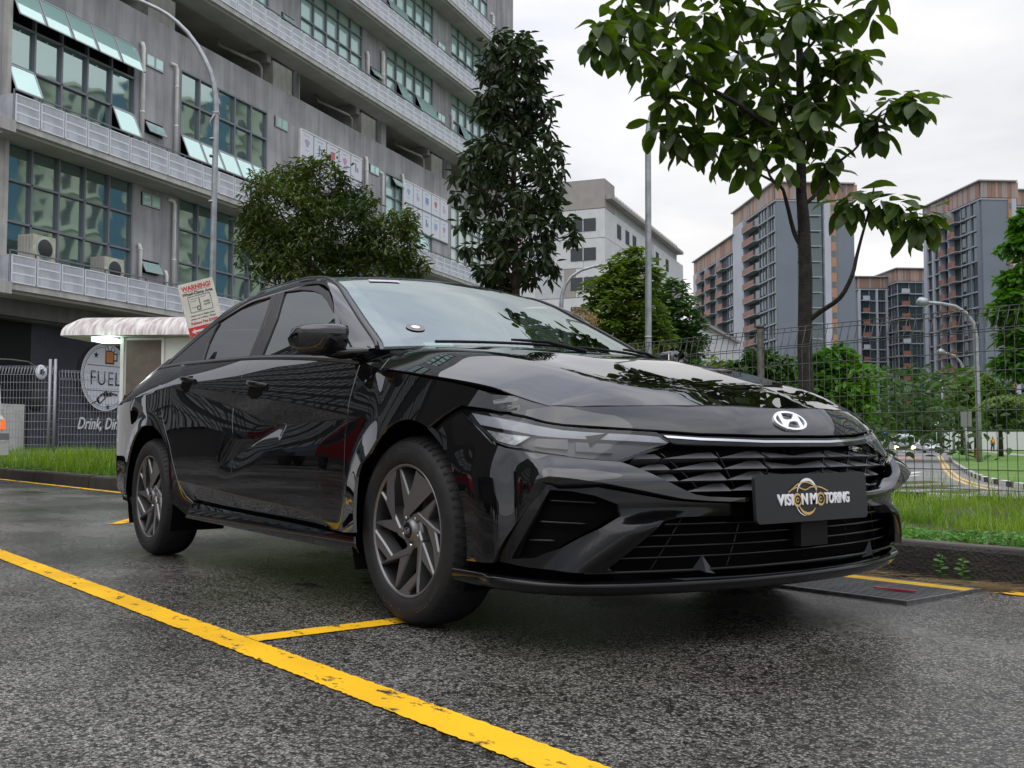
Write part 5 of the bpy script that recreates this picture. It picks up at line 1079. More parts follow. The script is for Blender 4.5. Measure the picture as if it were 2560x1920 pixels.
# ---- rear: fascia, lamps
g = MB(); g.smooth = True; rr_ = []
for z, xc_, in ((.24, -2.14), (.32, -2.30), (.50, -2.385), (.70, -2.37), (.90, -2.33), (1.02, -2.33), (1.05, -2.28)):
    r_ = []
    xe = -2.33 if z < .8 else -2.30
    if z < .35: xe = -2.05
    ye = (float(Sw(xe, min(z, .9)))-.004 if z > .35 else .70)
    for k in range(25):
        u = k/12-1; r_.append((xc_+(xe-xc_)*abs(u)**3.2, u*ye*(1 if z < .95 else .80), z))
    rr_.append(r_)
strip('rear_fascia', rr_, M_PAINT)
for sg in (1, -1):
    g = MB(); g.smooth = True; vs_ = []
    for i in range(13):
        u = i/12; x = -2.40+.32*max(0, u-.45)/.55; y = .50+.22*min(1, u/.45) if u < .45 else .0
        if u >= .45: y = float(Sw(x, .875))+.006
        vs_ += [(x-(.012 if u < .45 else 0), -sg*y, .905-(0 if u < .8 else .03)), (x-(.012 if u < .45 else 0), -sg*(y+.002), .845+(.03 if u > .85 else 0))]
    g.add(vs_, [(2*i, 2*i+1, 2*i+3, 2*i+2) for i in range(12)]); g.build('tail_lamp', mat('tail_lamp_red', (.18, .004, .006), .08, 0, .6, coat=1), CAR)
# ---- interior
g = MB()
for y in (-.37, .37):
    g.box((-.05, y, .62), (.52, .50, .20)); g.box((-.36, y, .92), (.16, .48, .56)); g.box((-.42, y, 1.24), (.10, .26, .16))
g.box((-1.15, 0, .90), (.18, 1.2, .50)); g.box((-.95, 0, .60), (.5, 1.25, .2))
g.build('seat', M_INT, CAR)
g = MB(); g.smooth = False
g.prism([(.55, .80), (.62, .93), (.80, .965), (1.0, .955), (1.0, .60), (.60, .60)], -.70, .70, M=lambda x, y, z: (x, z, y)); g.build('dashboard', M_INT, CAR)
g = MB(); g.tube([(.50+.07*math.sin(a)*.5, -.37+.19*math.cos(a), .90+.17*math.sin(a)) for a in np.linspace(0, 6.283, 25)], .015, 6, False); g.box((.50, -.37, .90), (.04, .14, .08)); g.build('steering_wheel', M_INT, CAR)
g = MB(); g.box((0, 0, .35), (2.0, 1.6, .02)); g.build('cabin_floor', M_LINER, CAR)
hd = patch('headliner', TOP, [(-.9, 5.3), (.9, 5.3), (.9, 10), (-.9, 10)], M_SEAT, sa=.56, sb=.27, step=.1, gap=0, rim=0, off=lambda a, b: -.035+0*a, outward=(0, 0, 1))
# items on the glass
_a = lambda a, b, o=0: (lambda p: (p[0], p[1], p[2]))(TOP(np.array([a]), np.array([b]))[0])
def on_glass(name, a, b, w, h, m, round_=False, lift=.003):
    p = np.array(_a(a, b)); du = np.array(_a(a+.01, b))-p; dv = np.array(_a(a, b+.01))-p; du /= np.linalg.norm(du); dv /= np.linalg.norm(dv); n_ = np.cross(du, dv); n_ /= np.linalg.norm(n_); n_ *= np.sign(n_[2])
    g = MB(); k = 24
    pts = [(w/2*math.cos(6.283*i/k), h/2*math.sin(6.283*i/k)) for i in range(k)] if round_ else [(-w/2, -h/2), (w/2, -h/2), (w/2, h/2), (-w/2, h/2)]
    g.add([tuple(p+du*x+dv*y+n_*lift) for x, y in pts], [tuple(range(len(pts)))]); return g.build(name, m, CAR)
on_glass('round_sticker', -.735, 1.62, .075, .075, mat('sticker_dark', (.16, .14, .15), .5), True, .004)
on_glass('sticker_centre', -.735, 1.62, .034, .034, mat('sticker_white', (.7, .75, .72), .5), True, .006)
on_glass('card_reader', -.66, .98, .12, .07, mat('reader_grey', (.35, .42, .40), .4), False, -.02)
on_glass('tint_label', -.62, 4.5, .14, .03, mat('label_mauve', (.45, .40, .47), .4), False, .004)
# ---- dealer plate
PL = empty('number_plate'); PL.parent = CAR
def MP_(y, z, o): return (2.338+o-.055*(z), y, .441+z)      # slightly leaning plate frame
g = MB(); hw, hh, rr0 = .270, .0725, .016
pts = []
for cx_, cz_, a0 in ((hw-rr0, hh-rr0, 0), (-hw+rr0, hh-rr0, 90), (-hw+rr0, -hh+rr0, 180), (hw-rr0, -hh+rr0, 270)):
    pts += [(cx_+rr0*math.cos(math.radians(a0+k*22.5)), cz_+rr0*math.sin(math.radians(a0+k*22.5))) for k in range(5)]
k = len(pts); g.add([MP_(y, z, 0) for y, z in pts]+[MP_(y, z, -.012) for y, z in pts], [tuple(range(k)), tuple(reversed(range(k, 2*k)))]+[(i, k+i, k+(i+1) % k, (i+1) % k) for i in range(k)]); g.build('plate_board', mat('plate_black', (.016, .016, .018), .42, 0, .5), PL)
g = MB(); g.box((2.30, 0, .44), (.05, .40, .10)); g.box((2.30, .03, .335), (.03, .13, .09)); g.build('plate_bracket', M_MATTE, PL)
TM = Matrix(((0, 0, 1, 0), (1, 0, 0, 0), (0, 1, 0, 0), (0, 0, 0, 1)))   # text x->y, y->z, z->x
M_LW = mat('logo_white', (.80, .80, .80), .5); M_LG = mat('logo_gold', (.62, .42, .16), .4, .3)
def ptext(s, y0, y1, z, m, size=.046):
    o = text('lettering', s, size, m, PL, M=TM, off=.0013); vy = [v.co.y for v in o.data.vertices]; a, b_ = min(vy), max(vy); k = (y1-y0)/(b_-a)
    for v in o.data.vertices: v.co.y = y0+(v.co.y-a)*k
    o.location = (2.3405-.055*z, 0, .441+z); return o
xw = -.150
ptext('VISI', -.177, -.103, -.006, M_LW); ptext('N', -.063, -.034, -.006, M_LW)
ptext('M', -.022, .010, -.006, M_LW); ptext('TORING', .048, .173, -.006, M_LW)
def arc(name, cy, cz, r0, w0, a0, a1, m, n=18, ry=1):
    g = MB(); vs_ = []
    for i in range(n+1):
        u = i/n; a = math.radians(a0+(a1-a0)*u); w_ = w0*math.sin(math.pi*min(1, max(0, .08+u*.84)))
        for rr__ in (r0-w_/2, r0+w_/2): vs_.append((2.3415-.055*(cz+rr__*math.sin(a)), cy+rr__*math.cos(a)*ry, .441+cz+rr__*math.sin(a)))
    g.add(vs_, [(2*i, 2*i+2, 2*i+3, 2*i+1) for i in range(n)]); return g.build(name, m, PL)
for yy in (-.083, .029):
    arc('logo_wheel', yy, -.006, .0175, .0085, 0, 360, M_LG, 24); arc('logo_wheel', yy, -.006, .0065, .004, 0, 360, M_LG, 14)
arc('logo_arc', -.035, .005, .050, .009, 20, 165, M_LW); arc('logo_arc', -.035, -.003, .046, .009, 205, 320, M_LG); arc('logo_arc', -.042, -.003, .052, .003, 195, 265, M_LW); arc('logo_arc', -.030, .005, .041, .003, 10, 60, M_LG)
g = MB(); cz = [(-.125, .018), (-.105, .028), (-.08, .041), (-.045, .048), (-.02, .043), (.005, .034), (.03, .030), (.055, .022), (.066, .017)]
cz = smooth_line(cz, 4); g.add([(2.3418-.055*(z+o), y, .441+z+o) for y, z in cz for o in (-.0022, .0022)], [(2*i, 2*i+2, 2*i+3, 2*i+1) for i in range(len(cz)-1)])
cz = smooth_line([(-.112, .024), (-.08, .032), (-.045, .024), (-.015, .032), (.02, .031)], 5); g.add([(2.3418-.055*(z+o), y, .441+z+o) for y, z in cz for o in (-.0018, .0018)], [(2*i, 2*i+2, 2*i+3, 2*i+1) for i in range(len(cz)-1)])
g.build('logo_outline', M_LG, PL)
# ---- wheels
M_RIM = mat('rim_dark_silver', (.17, .17, .172), .34, .7); M_RIMB = mat('rim_barrel', (.06, .06, .062), .35, .8); M_TYRE = varied('tyre_rubber', (.010, .010, .0105), (.016, .016, .016), 30, .62, spec=.35)
M_TXT = mat('tyre_lettering', (.035, .035, .037), .5); M_BRK = mat('brake_iron', (.12, .11, .10), .45, .8)
def rot2(p, a): c, s = math.cos(a), math.sin(a); return (p[0]*c-p[1]*s, p[0]*s+p[1]*c)
def make_wheel(cx_, yo, sg, brake=True):
    """wheel axis along y; yo = outer face |y|; sg=-1 right side of car (towards camera)"""
    T = lambda x, z, d: (cx_+x, sg*(yo-d), .316+z)     # d = depth inwards from outer tyre face
    w = empty('wheel', (0, 0, 0)); w.parent = CAR
    g = MB(); R = .316
    prof = [(.219, .030), (.222, .014), (.228, .007), (.245, .002), (.268, 0), (.285, .004), (.297, .012), (.306, .024), (.312, .038), (.3145, .052), (.316, .075), (.316, .13), (.3145, .155), (.306, .18), (.29, .198), (.26, .205), (.222, .20), (.219, .18)]
    prof = [(r, d) for r, d in prof]
    g.lathe(prof, 72, M=lambda x, y, h: T(x, y, h)); ty = g.build('tyre', M_TYRE, w)
    g = MB()   # shoulder tread blocks and circumferential ribs
    for k in range(64):
        a = 2*math.pi*k/64
        for r0, r1, d0, d1, wd in ((.302, .3155, .012, .046, .0052),):
            ca, sa_ = math.cos(a), math.sin(a); cb, sb_ = math.cos(a+.030), math.sin(a+.030)
            q = [(r0, d0, 0), (r1+.001, d1, 0), (r1+.001, d1, 1), (r0, d0, 1)]
            vs_ = [T(r_*(cb if e_ else ca), r_*(sb_ if e_ else sa_), d_-.002) for r_, d_, e_ in q]; g.add(vs_, [(0, 1, 2, 3) if sg < 0 else (3, 2, 1, 0)])
    g.build('tread_block', M_TYRE, w)['kind'] = 'stuff'
    g = MB(); g.lathe([(.205, .185), (.207, .12), (.206, .06), (.213, .034), (.2175, .018), (.221, .012), (.2235, .013), (.2225, .022)], 72, M=lambda x, y, h: T(x, y, h)); g.build('rim_barrel', M_RIMB, w)
    g = MB(); g.lathe([(.2120, .016), (.2165, .0105), (.2215, .0095), (.2232, .014)], 72, M=lambda x, y, h: T(x, y, h)); rimo = g.build('rim', M_RIM, w)
    dep = lambda x, z: .014+.020*(1-min(1, math.hypot(x, z)/.21))
    arcp = lambda a0, a1, r: [(r*math.cos(math.radians(a)), r*math.sin(math.radians(a))) for a in np.linspace(a0, a1, 5)]
    A = [(-.046, .030), (-.044, .068), (-.008, .110), (.034, .159), (.066, .203), (.074, .204), (.056, .166), (.112, .169), (.121, .177)]+arcp(52, 36, .216)+[(.160, .130), (.094, .132), (.039, .135), (.012, .096), (-.012, .065), (-.010, .040)]
    B = [(-.052, .208), (-.043, .212), (-.024, .168), (-.004, .122), (.006, .116), (-.002, .098), (-.030, .070), (-.040, .074)]
    for i in range(5):
        a = -2*math.pi*i/5+.03
        for nm, poly, lift, skew in (('spoke', A, 0, 0), ('spoke_spike', B, .004, 1)):
            P = [rot2(p, a) for p in poly]
            c0 = (sum(p[0] for p in poly)/len(poly), sum(p[1] for p in poly)/len(poly))
            g = MB(); n = len(P)
            # bevelled face: inner outline slightly raised, outer outline sloping back
            ins = inset(poly, 1, 1, .0042 if nm == 'spoke' else .003); PI_ = [rot2(p, a) for p in ins]
            v1 = [T(x, z, dep(x, z)+lift) for x, z in PI_]; v2 = [T(x, z, dep(x, z)+lift+.006) for x, z in P]; v3 = [T(x*.99, z*.99, dep(x, z)+.052) for x, z in P]
            fs = [tuple(range(n))]+[(i_, n+i_, n+(i_+1) % n, (i_+1) % n) for i_ in range(n)]+[(n+i_, 2*n+i_, 2*n+(i_+1) % n, n+(i_+1) % n) for i_ in range(n)]
            if sg > 0: fs = [f[::-1] for f in fs]
            bm = bmesh.new(); vv = [bm.verts.new(p) for p in v1+v2+v3]
            for f in fs:
                try: bm.faces.new([vv[q] for q in f])
                except ValueError: pass
            bmesh.ops.triangulate(bm, faces=[f for f in bm.faces if len(f.verts) > 4]); bmesh.ops.recalc_face_normals(bm, faces=bm.faces)
            me = bpy.data.meshes.new(nm); bm.to_mesh(me); bm.free(); link(nm, me, M_RIM, w)
    g = MB(); g.lathe([(.0, .020), (.030, .020), (.033, .024), (.040, .034), (.052, .034), (.060, .037), (.064, .046), (.064, .085)], 48, M=lambda x, y, h: T(x, y, h)); g.build('hub', M_RIM, w)
    for i in range(5):
        a = math.radians(72*i+18+36); x, z = .0500*math.cos(a), .0500*math.sin(a)
        g = MB(); g.lathe([(0, .0335), (.0125, .0335), (.0135, .034)], 14, M=lambda X, Y, h: T(x+X, z+Y, h)); g.build('nut_pocket', M_LINER, w)
        g = MB(); g.lathe([(0, .0275), (.0055, .0285), (.0075, .0335)], 10, M=lambda X, Y, h: T(x+X, z+Y, h)); g.build('wheel_nut', M_CHROME, w)
    g = MB(); g.lathe([(0, .0165), (.024, .0172), (.028, .020), (.0285, .026)], 32, M=lambda x, y, h: T(x, y, h)); g.build('centre_cap', M_PIANO, w)
    emblem('cap_emblem', (lambda x, y, z: T(x if sg < 0 else -x, y, .0165-z)), .036, .022, M_CHROME, w, .0015)
    if brake:
        g = MB(); g.lathe([(.05, .115), (.138, .115), (.140, .125), (.138, .138)], 40, M=lambda x, y, h: T(x, y, h)); g.build('brake_disc', M_BRK, w)
        g = MB(); g.add([T(r_*math.cos(math.radians(a_)), r_*math.sin(math.radians(a_)), d_) for d_ in (.085, .14) for a_ in (8, 20, 35, 50, 62) for r_ in (.085, .150)], [(0, 2, 3, 1), (2, 4, 5, 3), (4, 6, 7, 5), (6, 8, 9, 7)]); g.build('brake_caliper', M_BRK, w)
    g = MB(); g.lathe([(.0, .15), (.20, .15)], 32, M=lambda x, y, h: T(x, y, h)); g.build('wheel_back', M_LINER, w)
    # moulded sidewall lettering and hexagon pattern
    def ring_text(s, rad, size, a_mid, m):
        me_o = text('sidewall_lettering', s, size, m, w, extrude=.0010, spacing=1.12); me = me_o.data
        for v in me.vertices:
            x, y, h = v.co; rr__ = rad+y; a = a_mid-(x/rad); X_, Z_ = rr__*math.cos(a), rr__*math.sin(a)
            v.co = T(X_ if sg < 0 else -X_, Z_, (.0002 if abs(rr__-.268) < .01 else .0012)-h-.0006+.004*abs(rr__-.268)/.02)
        me.update()
    ring_text('KUMHO', .262, .030, math.radians(254), M_TXT); ring_text('eCOWING', .262, .024, math.radians(140), M_TXT); ring_text('ES31', .262, .013, math.radians(113), M_TXT)
    g = MB()
    for a0 in (90, 60, 298, 318):
        for r_ in range(4):
            for c_ in range(8):
                a = math.radians(a0+c_*2.2+(r_ % 2)*1.1-9); R_ = .246+r_*.009
                g.add([T((R_+.0036*math.cos(t_))*math.cos(a+.0036*math.sin(t_)/R_*1.0), (R_+.0036*math.cos(t_))*math.sin(a+.0036*math.sin(t_)/R_), -.0002+.0025*abs(R_-.268)/.02) for t_ in [6.283*k/6 for k in range(6)]], [tuple(range(6)) if sg < 0 else tuple(range(5, -1, -1))])
    g.build('sidewall_pattern', M_TXT, w)['kind'] = 'stuff'
    return w
for cx_ in (1.362, -1.358):
    for sg in (-1, 1): make_wheel(cx_, .893, sg)

# ================================================================== trees
M_BARK = varied('dark_wet_bark', (.012, .010, .008), (.035, .03, .024), 14, .8, .8, 60); M_BARK2 = varied('brown_bark', (.03, .02, .013), (.06, .045, .03), 10, .85, .6, 50)
M_LF1 = leafmat('broad_leaves', (.030, .056, .010), (.075, .120, .018), .38, .38, 1.6); M_LF2 = leafmat('droopy_leaves', (.018, .034, .011), (.042, .066, .024), .36, .18, 1.2)
M_LF3 = leafmat('mango_leaves', (.026, .048, .010), (.085, .12, .022), .42, .25, .9); M_LF4 = leafmat('light_green_leaves', (.07, .12, .018), (.14, .20, .035), .5, .35, .35); M_LF5 = leafmat('bright_green_leaves', (.055, .15, .018), (.12, .25, .035), .5, .35, .25); M_LF6 = leafmat('mid_green_leaves', (.035, .08, .018), (.075, .14, .03), .5, .3, .3)
def dirs_of(n, el0, el1, rng, th=None):
    th = rng.uniform(0, 2*np.pi, n) if th is None else th; el = rng.uniform(el0, el1, n); return np.stack([np.cos(th)*np.cos(el), np.sin(th)*np.cos(el), np.sin(el)], 1)
def rosettes(C_, k, L0, L1, rng, el=(-1.15, .15)):
    """leaf start points, directions and lengths for drooping whorls of leaves at the twig ends C_"""
    P, D, Ls = [], [], []
    for c in C_:
        kk = int(k*rng.uniform(.7, 1.25)); th = np.arange(kk)*2.399+rng.uniform(0, 6); u = np.linspace(0, 1, kk); e = el[1]+(el[0]-el[1])*u**.8+rng.normal(0, .15, kk)
        d = np.stack([np.cos(th)*np.cos(e), np.sin(th)*np.cos(e), np.sin(e)], 1); P.append(np.asarray(c)+d*.02+np.array([0, 0, 1])*(.04-.08*u[:, None])+rng.normal(0, .02, (kk, 3))); D.append(d); Ls.append(rng.uniform(L0, L1, kk))
    return np.concatenate(P), np.concatenate(D), np.concatenate(Ls)
def wp(q): return E(q[0], q[1], q[2])
# -- big tree behind the right-hand fence
t1 = empty('broadleaf_tree', wp([(2.811, 10.0, 0.632)][0])-Vector((0, 0, 0)), 0, 'young broad-leaved tree with dark trunk and big drooping leaves behind the right fence', 'tree'); t1.location.z = -.3
def rel(t, pts): return [tuple(p-t.location) for p in pts]
trk = [wp(q) for q in [(2.811, 10.0, 0.594), (2.819, 10.0, 1.111), (2.813, 10.0, 1.515), (2.831, 10.0, 2.173), (2.824, 10.0, 2.718), (2.802, 10.0, 3.031), (2.811, 10.0, 3.622), (2.808, 10.0, 4.216), (2.807, 10.0, 4.694), (2.801, 10.0, 5.335), (2.795, 10.0, 5.981)]]
g = MB(); g.tube(rel(t1, trk), [.085, .075, .070, .066, .058, .050, .043, .036, .030, .022, .010], 12); g.build('trunk', M_BARK, t1)
BR = [([(2.84, 10.0, 1.766), (2.935, 9.9, 1.85), (3.065, 9.7, 1.957), (3.148, 9.6, 2.148), (3.196, 9.6, 2.334), (3.248, 9.6, 2.522), (3.292, 9.5, 2.762), (3.332, 9.5, 2.948)], .028),
      ([(3.248, 9.6, 2.522), (3.325, 9.6, 2.709), (3.455, 9.5, 2.613), (3.637, 9.4, 2.61)], .012),
      ([(2.805, 10.0, 2.484), (2.726, 10.0, 2.64), (2.6, 9.8, 2.906), (2.519, 9.7, 3.016), (2.272, 9.6, 3.123), (2.146, 9.5, 3.209)], .026), ([(2.527, 9.7, 3.008), (2.501, 10.0, 3.188), (2.476, 10.2, 3.521), (2.456, 10.3, 3.834)], .016),
      ([(2.843, 10.0, 2.914), (2.964, 10.0, 3.032), (3.095, 10.1, 3.254), (3.254, 10.1, 3.393), (3.394, 10.1, 3.513), (3.456, 10.1, 3.692), (3.658, 10.0, 3.82), (3.895, 9.9, 3.944)], .020), ([(2.813, 10.0, 2.992), (2.68, 9.8, 3.137), (2.497, 9.6, 3.236)], .015),
      ([(2.794, 10.0, 3.326), (2.615, 9.9, 3.435), (2.458, 9.8, 3.6), (2.264, 9.7, 3.704), (2.056, 9.6, 3.805), (1.777, 9.5, 3.903), (1.466, 9.4, 4.036), (1.125, 9.3, 4.222)], .036), ([(2.458, 9.8, 3.6), (2.309, 9.9, 3.591), (2.02, 10.0, 3.543), (1.649, 10.1, 3.651), (1.413, 10.1, 3.651)], .016),
      ([(2.802, 10.0, 3.859), (2.65, 10.3, 4.242), (2.458, 10.5, 4.521), (2.152, 10.6, 4.727), (1.757, 10.7, 4.979), (1.297, 10.7, 5.065)], .026), ([(2.805, 10.0, 4.017), (2.98, 9.8, 4.105), (3.109, 9.6, 4.186), (3.227, 9.5, 4.225)], .020), ([(2.81, 10.0, 4.335), (3.028, 10.2, 4.613), (3.334, 10.4, 4.857), (3.656, 10.5, 5.024)], .020),
      ([(2.804, 10.0, 4.454), (2.491, 9.8, 4.69), (2.144, 9.6, 4.915), (1.752, 9.5, 5.175)], .022), ([(2.807, 10.0, 4.694), (3.136, 10.0, 5.174), (3.613, 10.0, 5.496)], .022)]
for q, r in BR:
    p = [wp(a) for a in q]; n = len(p); g = MB(); g.tube(rel(t1, smooth_line([tuple(v) for v in p], 3) and [Vector(v) for v in smooth_line([tuple(v) for v in p], 3)]), [r*(1-.75*i/((n-1)*3)) for i in range((n-1)*3+1)], 8); g.build('branch', M_BARK, t1)
cl = [(0.799, 9.3, 4.4), (0.972, 9.4, 4.261), (1.163, 9.6, 4.607), (1.161, 9.3, 4.129), (1.417, 9.8, 4.573), (1.389, 9.5, 4.016), (1.524, 9.3, 4.148), (1.643, 10.0, 4.813), (1.704, 9.5, 3.997), (1.838, 9.8, 4.494), (1.869, 9.6, 3.843), (2.069, 10.2, 4.409), (2.174, 10.3, 4.816), (2.155, 9.7, 4.03), (2.315, 10.4, 4.649), (2.38, 10.0, 4.295), (2.327, 9.8, 3.833), (2.576, 10.3, 4.734), (2.558, 10.1, 4.131), (2.601, 9.8, 4.299), (2.62, 9.9, 3.826), (1.391, 9.4, 3.738), (1.607, 9.6, 3.786), (1.339, 10.1, 4.251), (1.116, 10.2, 4.775), (1.691, 9.4, 4.524), (1.916, 9.6, 4.684), (2.247, 9.9, 4.811), (2.328, 9.6, 4.645), (1.413, 10.1, 3.699), (1.594, 10.0, 3.72), (1.788, 10.0, 3.661), (1.615, 9.9, 3.505), (1.828, 9.8, 3.476), (1.958, 9.7, 3.321), (2.099, 10.0, 3.582), (2.232, 9.9, 3.591), (2.237, 9.6, 3.331), (2.475, 9.8, 3.484), (2.552, 9.6, 3.217), (3.001, 10.1, 4.735), (2.982, 9.8, 4.222), (3.302, 10.3, 4.816), (3.186, 9.6, 4.263), (3.063, 9.7, 4.05), (3.225, 9.5, 4.149), (3.661, 10.4, 4.94), (2.999, 10.0, 3.998), (3.202, 9.9, 4.003), (2.955, 10.0, 3.641), (3.158, 10.1, 3.473), (3.498, 10.1, 3.812), (3.66, 10.0, 3.907), (3.797, 10.0, 3.958), (3.932, 9.9, 3.858), (3.538, 10.0, 3.661), (3.057, 10.1, 3.333), (3.202, 9.5, 2.873), (3.386, 9.5, 2.855), (3.532, 9.4, 2.794), (3.711, 9.4, 2.666), (3.091, 9.5, 2.817), (3.618, 9.4, 2.592), (3.802, 9.4, 2.684), (2.771, 9.7, 4.726), (2.609, 9.6, 4.53), (2.602, 9.7, 3.531), (2.841, 9.7, 4.339), (2.48, 10.2, 3.803), (2.18, 10.0, 3.859), (1.931, 10.1, 4.372), (1.672, 9.7, 5.037), (1.941, 9.9, 5.208), (2.145, 9.6, 5.03), (2.51, 10.0, 5.295), (2.767, 9.8, 5.162), (3.137, 10.0, 5.215), (3.487, 10.1, 5.383), (1.434, 9.9, 5.009), (1.216, 9.7, 5.037), (1.084, 9.9, 4.89), (3.676, 10.2, 5.143)]
cl = [np.array(wp(a)) for a in cl]
# side shoots around the given ends make the crown dense
extra = [c+rng.normal(0, .16, 3) for c in cl for _ in range(1)]
P, D, Ls = rosettes(cl+extra[::4], 10, .20, .31, rng); Wd = Ls*rng.uniform(.40, .50, len(Ls)); o0 = np.array(t1.location)
dist = np.linalg.norm(P-np.array(CAMP), axis=1); inv = (P-np.array(CAMP))@np.array(FH); zz_ = (P[:, 2]-.61)/inv; order = np.argsort(np.where(zz_ > .46, 99, 0)+dist)
def leaf_proto(curl, wob):
    """one broad leaf along +x, unit length: 7 stations of edge, midrib, edge"""
    V, F_ = [], []; n = 7
    for k in range(n+1):
        u = k/n; w = .235*math.sin(math.pi*min(1, u**1.25*.97+.03))**.75*(1 if 0 < k < n else .12); z = -curl*u*u+.02*math.sin(u*9+wob)
        V += [(u, -w, z+.30*w+.012*math.sin(u*14+wob)), (u, 0, z), (u, w, z+.30*w+.012*math.sin(u*13+2+wob))]
    for k in range(n):
        a_ = 3*k; F_ += [(a_, a_+3, a_+4, a_+1), (a_+1, a_+4, a_+5, a_+2)]
    return np.array(V), np.array(F_)
protos = [leaf_proto(c, w) for c, w in ((.10, 0), (.22, 2), (.32, 4), (.16, 1))]; lmesh = []
for V_, F_ in protos:
    o = npmesh('leaf', V_, F_, M_LF1, None, True); lmesh.append(o.data); bpy.data.objects.remove(o)
def leaf_basis(d, rng):
    up = np.array([0, 0, 1.])+rng.normal(0, .3, 3); s_ = np.cross(up, d); s_ /= np.linalg.norm(s_)+1e-9; return np.stack([d, s_, np.cross(d, s_)], 1)
for i in order[:300]:
    o = link('leaf', lmesh[int(i) % 4], None, t1); R_ = leaf_basis(D[i], rng)*Ls[i]; q = P[i]-o0
    o.matrix_basis = Matrix([[*R_[r], q[r]] for r in range(3)]+[[0, 0, 0, 1]])
VV, FF_ = [], []; nb_ = 0
for i in order[300:]:
    V_, F_ = protos[int(i) % 4]; VV.append(V_@(leaf_basis(D[i], rng)*Ls[i]).T+(P[i]-o0)); FF_.append(F_+nb_); nb_ += len(V_)
lf = npmesh('foliage', np.concatenate(VV), np.concatenate(FF_), M_LF1, t1, True); lf['kind'] = 'stuff'
# -- middle tree in front of the grey building's end
t2 = empty('umbrella_tree', wp([(0.061, 16.0, 0.643)][0]), 0, 'tall slim tree with tiers of drooping dark leaves beside the grey building', 'tree'); t2.location.z = -.5
trk = [wp(q) for q in [(0.074, 16.0, 0.582), (0.061, 16.0, 2.953), (0.036, 16.0, 3.981), (0.024, 16.0, 4.986), (0.036, 16.0, 5.933), (0.048, 16.0, 6.823)]]; g = MB(); g.tube(rel(t2, trk), [.075, .062, .050, .038, .026, .010], 10); g.build('trunk', M_BARK2, t2)
cl = []
tier = [(75, 45), (105, 70), (140, 95), (175, 80), (215, 110), (250, 120), (285, 95), (330, 120), (360, 150), (400, 165), (440, 150), (480, 120), (520, 150), (555, 160), (600, 150), (640, 130), (680, 100)]
for (y, w) in tier:
    for _ in range(int(5+w/8)):
        a = rng.uniform(0, 6.28); rr_ = w*math.sqrt(rng.uniform(.05, 1)); l_ = (1287-1280+rr_*math.cos(a))/2611*16; cl.append(np.array(E(l_, 16+rr_*math.sin(a)/2611*16, .61+(1105-(y+rng.uniform(-16, 16)+.0012*rr_*rr_))/2611*16)))
nb = 0
for c in cl[::3]:
    zb2 = c[2]-.25-.25*rng.uniform(0, 1); tp = E((1287-1280)/2611*16, 16, zb2); g = MB(); mid = (Vector(c)+tp)/2-Vector((0, 0, .08)); g.tube(rel(t2, [tp, mid, Vector(c)]), [.014, .010, .004], 5); g.build('branch', M_BARK2, t2)
P, D, Ls = rosettes(cl, 12, .14, .22, rng, el=(-1.3, .1)); i = np.arange(len(P)); lf = leafcloud('foliage', P-np.array(t2.location), Ls, Ls*.42, M_LF2, rng, t2, dirs=D); lf['kind'] = 'stuff'
# -- blob crowns
def blob_tree(name, label, blobs, n, L0, L1, m, trunk, bark, wfac=.35, group=None, el=(-1.0, .5), limbs=8, shell=.75):
    """blobs: (u, v, d, r_px) ellipsoids; leaves sit in clusters in the outer part of each blob"""
    b0 = trunk[0]; t = empty(name, E((b0[0]-1280)/2611*b0[2], b0[2], -.6), 0, label, 'tree', group)
    W3 = lambda u, v, d: np.array(E((u-1280)/2611*d, d, .61+(1105-v)/2611*d))
    tp = [Vector(W3(*q[:3])) for q in trunk]; tp[0].z = -.6; g = MB(); g.tube(rel(t, tp), [q[3] for q in trunk], 9); g.build('trunk', bark, t)
    A = sum(b_[3]**2 for b_ in blobs); P = []
    cs = [(W3(*b_[:3]), b_[3]/2611*b_[2]) for b_ in blobs]
    for k in range(limbs):
        c, r = cs[k % len(cs)]; s_ = tp[-1]*.6+tp[-2]*.4 if len(tp) > 1 else tp[0]; e_ = Vector(c)+Vector(rng.normal(0, r*.4, 3)); g = MB(); g.tube(rel(t, [s_, (s_+e_)/2+Vector((0, 0, -r*.15)), e_]), [trunk[-1][3]*.6, trunk[-1][3]*.35, .01], 6); g.build('limb', bark, t)
    for (c, r), b_ in zip(cs, blobs):
        nc = max(6, int(n*b_[3]**2/A/9)); v = rng.normal(0, 1, (nc, 3)); v /= np.linalg.norm(v, axis=1, keepdims=True); rad = r*rng.uniform(shell**3, 1.08, nc)**(1/3)*(1+.16*np.sin(v[:, 0]*5+v[:, 2]*7+c[0])); cc = c+v*rad[:, None]*np.array([1, 1, .85])
        for q in cc: P.append(q+rng.normal(0, r*.075+.02, (9, 3)))
    P = np.concatenate(P); Ls = rng.uniform(L0, L1, len(P)); D = dirs_of(len(P), el[0], el[1], rng); lf = leafcloud('foliage', P-np.array(t.location), Ls, Ls*wfac, m, rng, t, dirs=D); lf['kind'] = 'stuff'; return t
blob_tree('mango_tree', 'dense bushy dark green tree rising behind the saloon roof before the building', [(700,530,18,95),(800,465,18.4,85),(665,625,18,75),(850,580,18,105),(975,600,18.3,75),(648,450,18.2,42),(750,650,17.8,105),(930,665,18,90),(1005,545,18.2,38),(730,430,18.6,45),(880,500,18.5,55),(1030,660,18,40),(640,540,18.2,50)], 15000, .10, .17, M_LF3, [(800,1100,18,.10),(790,800,18,.09),(780,650,18,.06)], M_BARK2, .28, shell=.55)
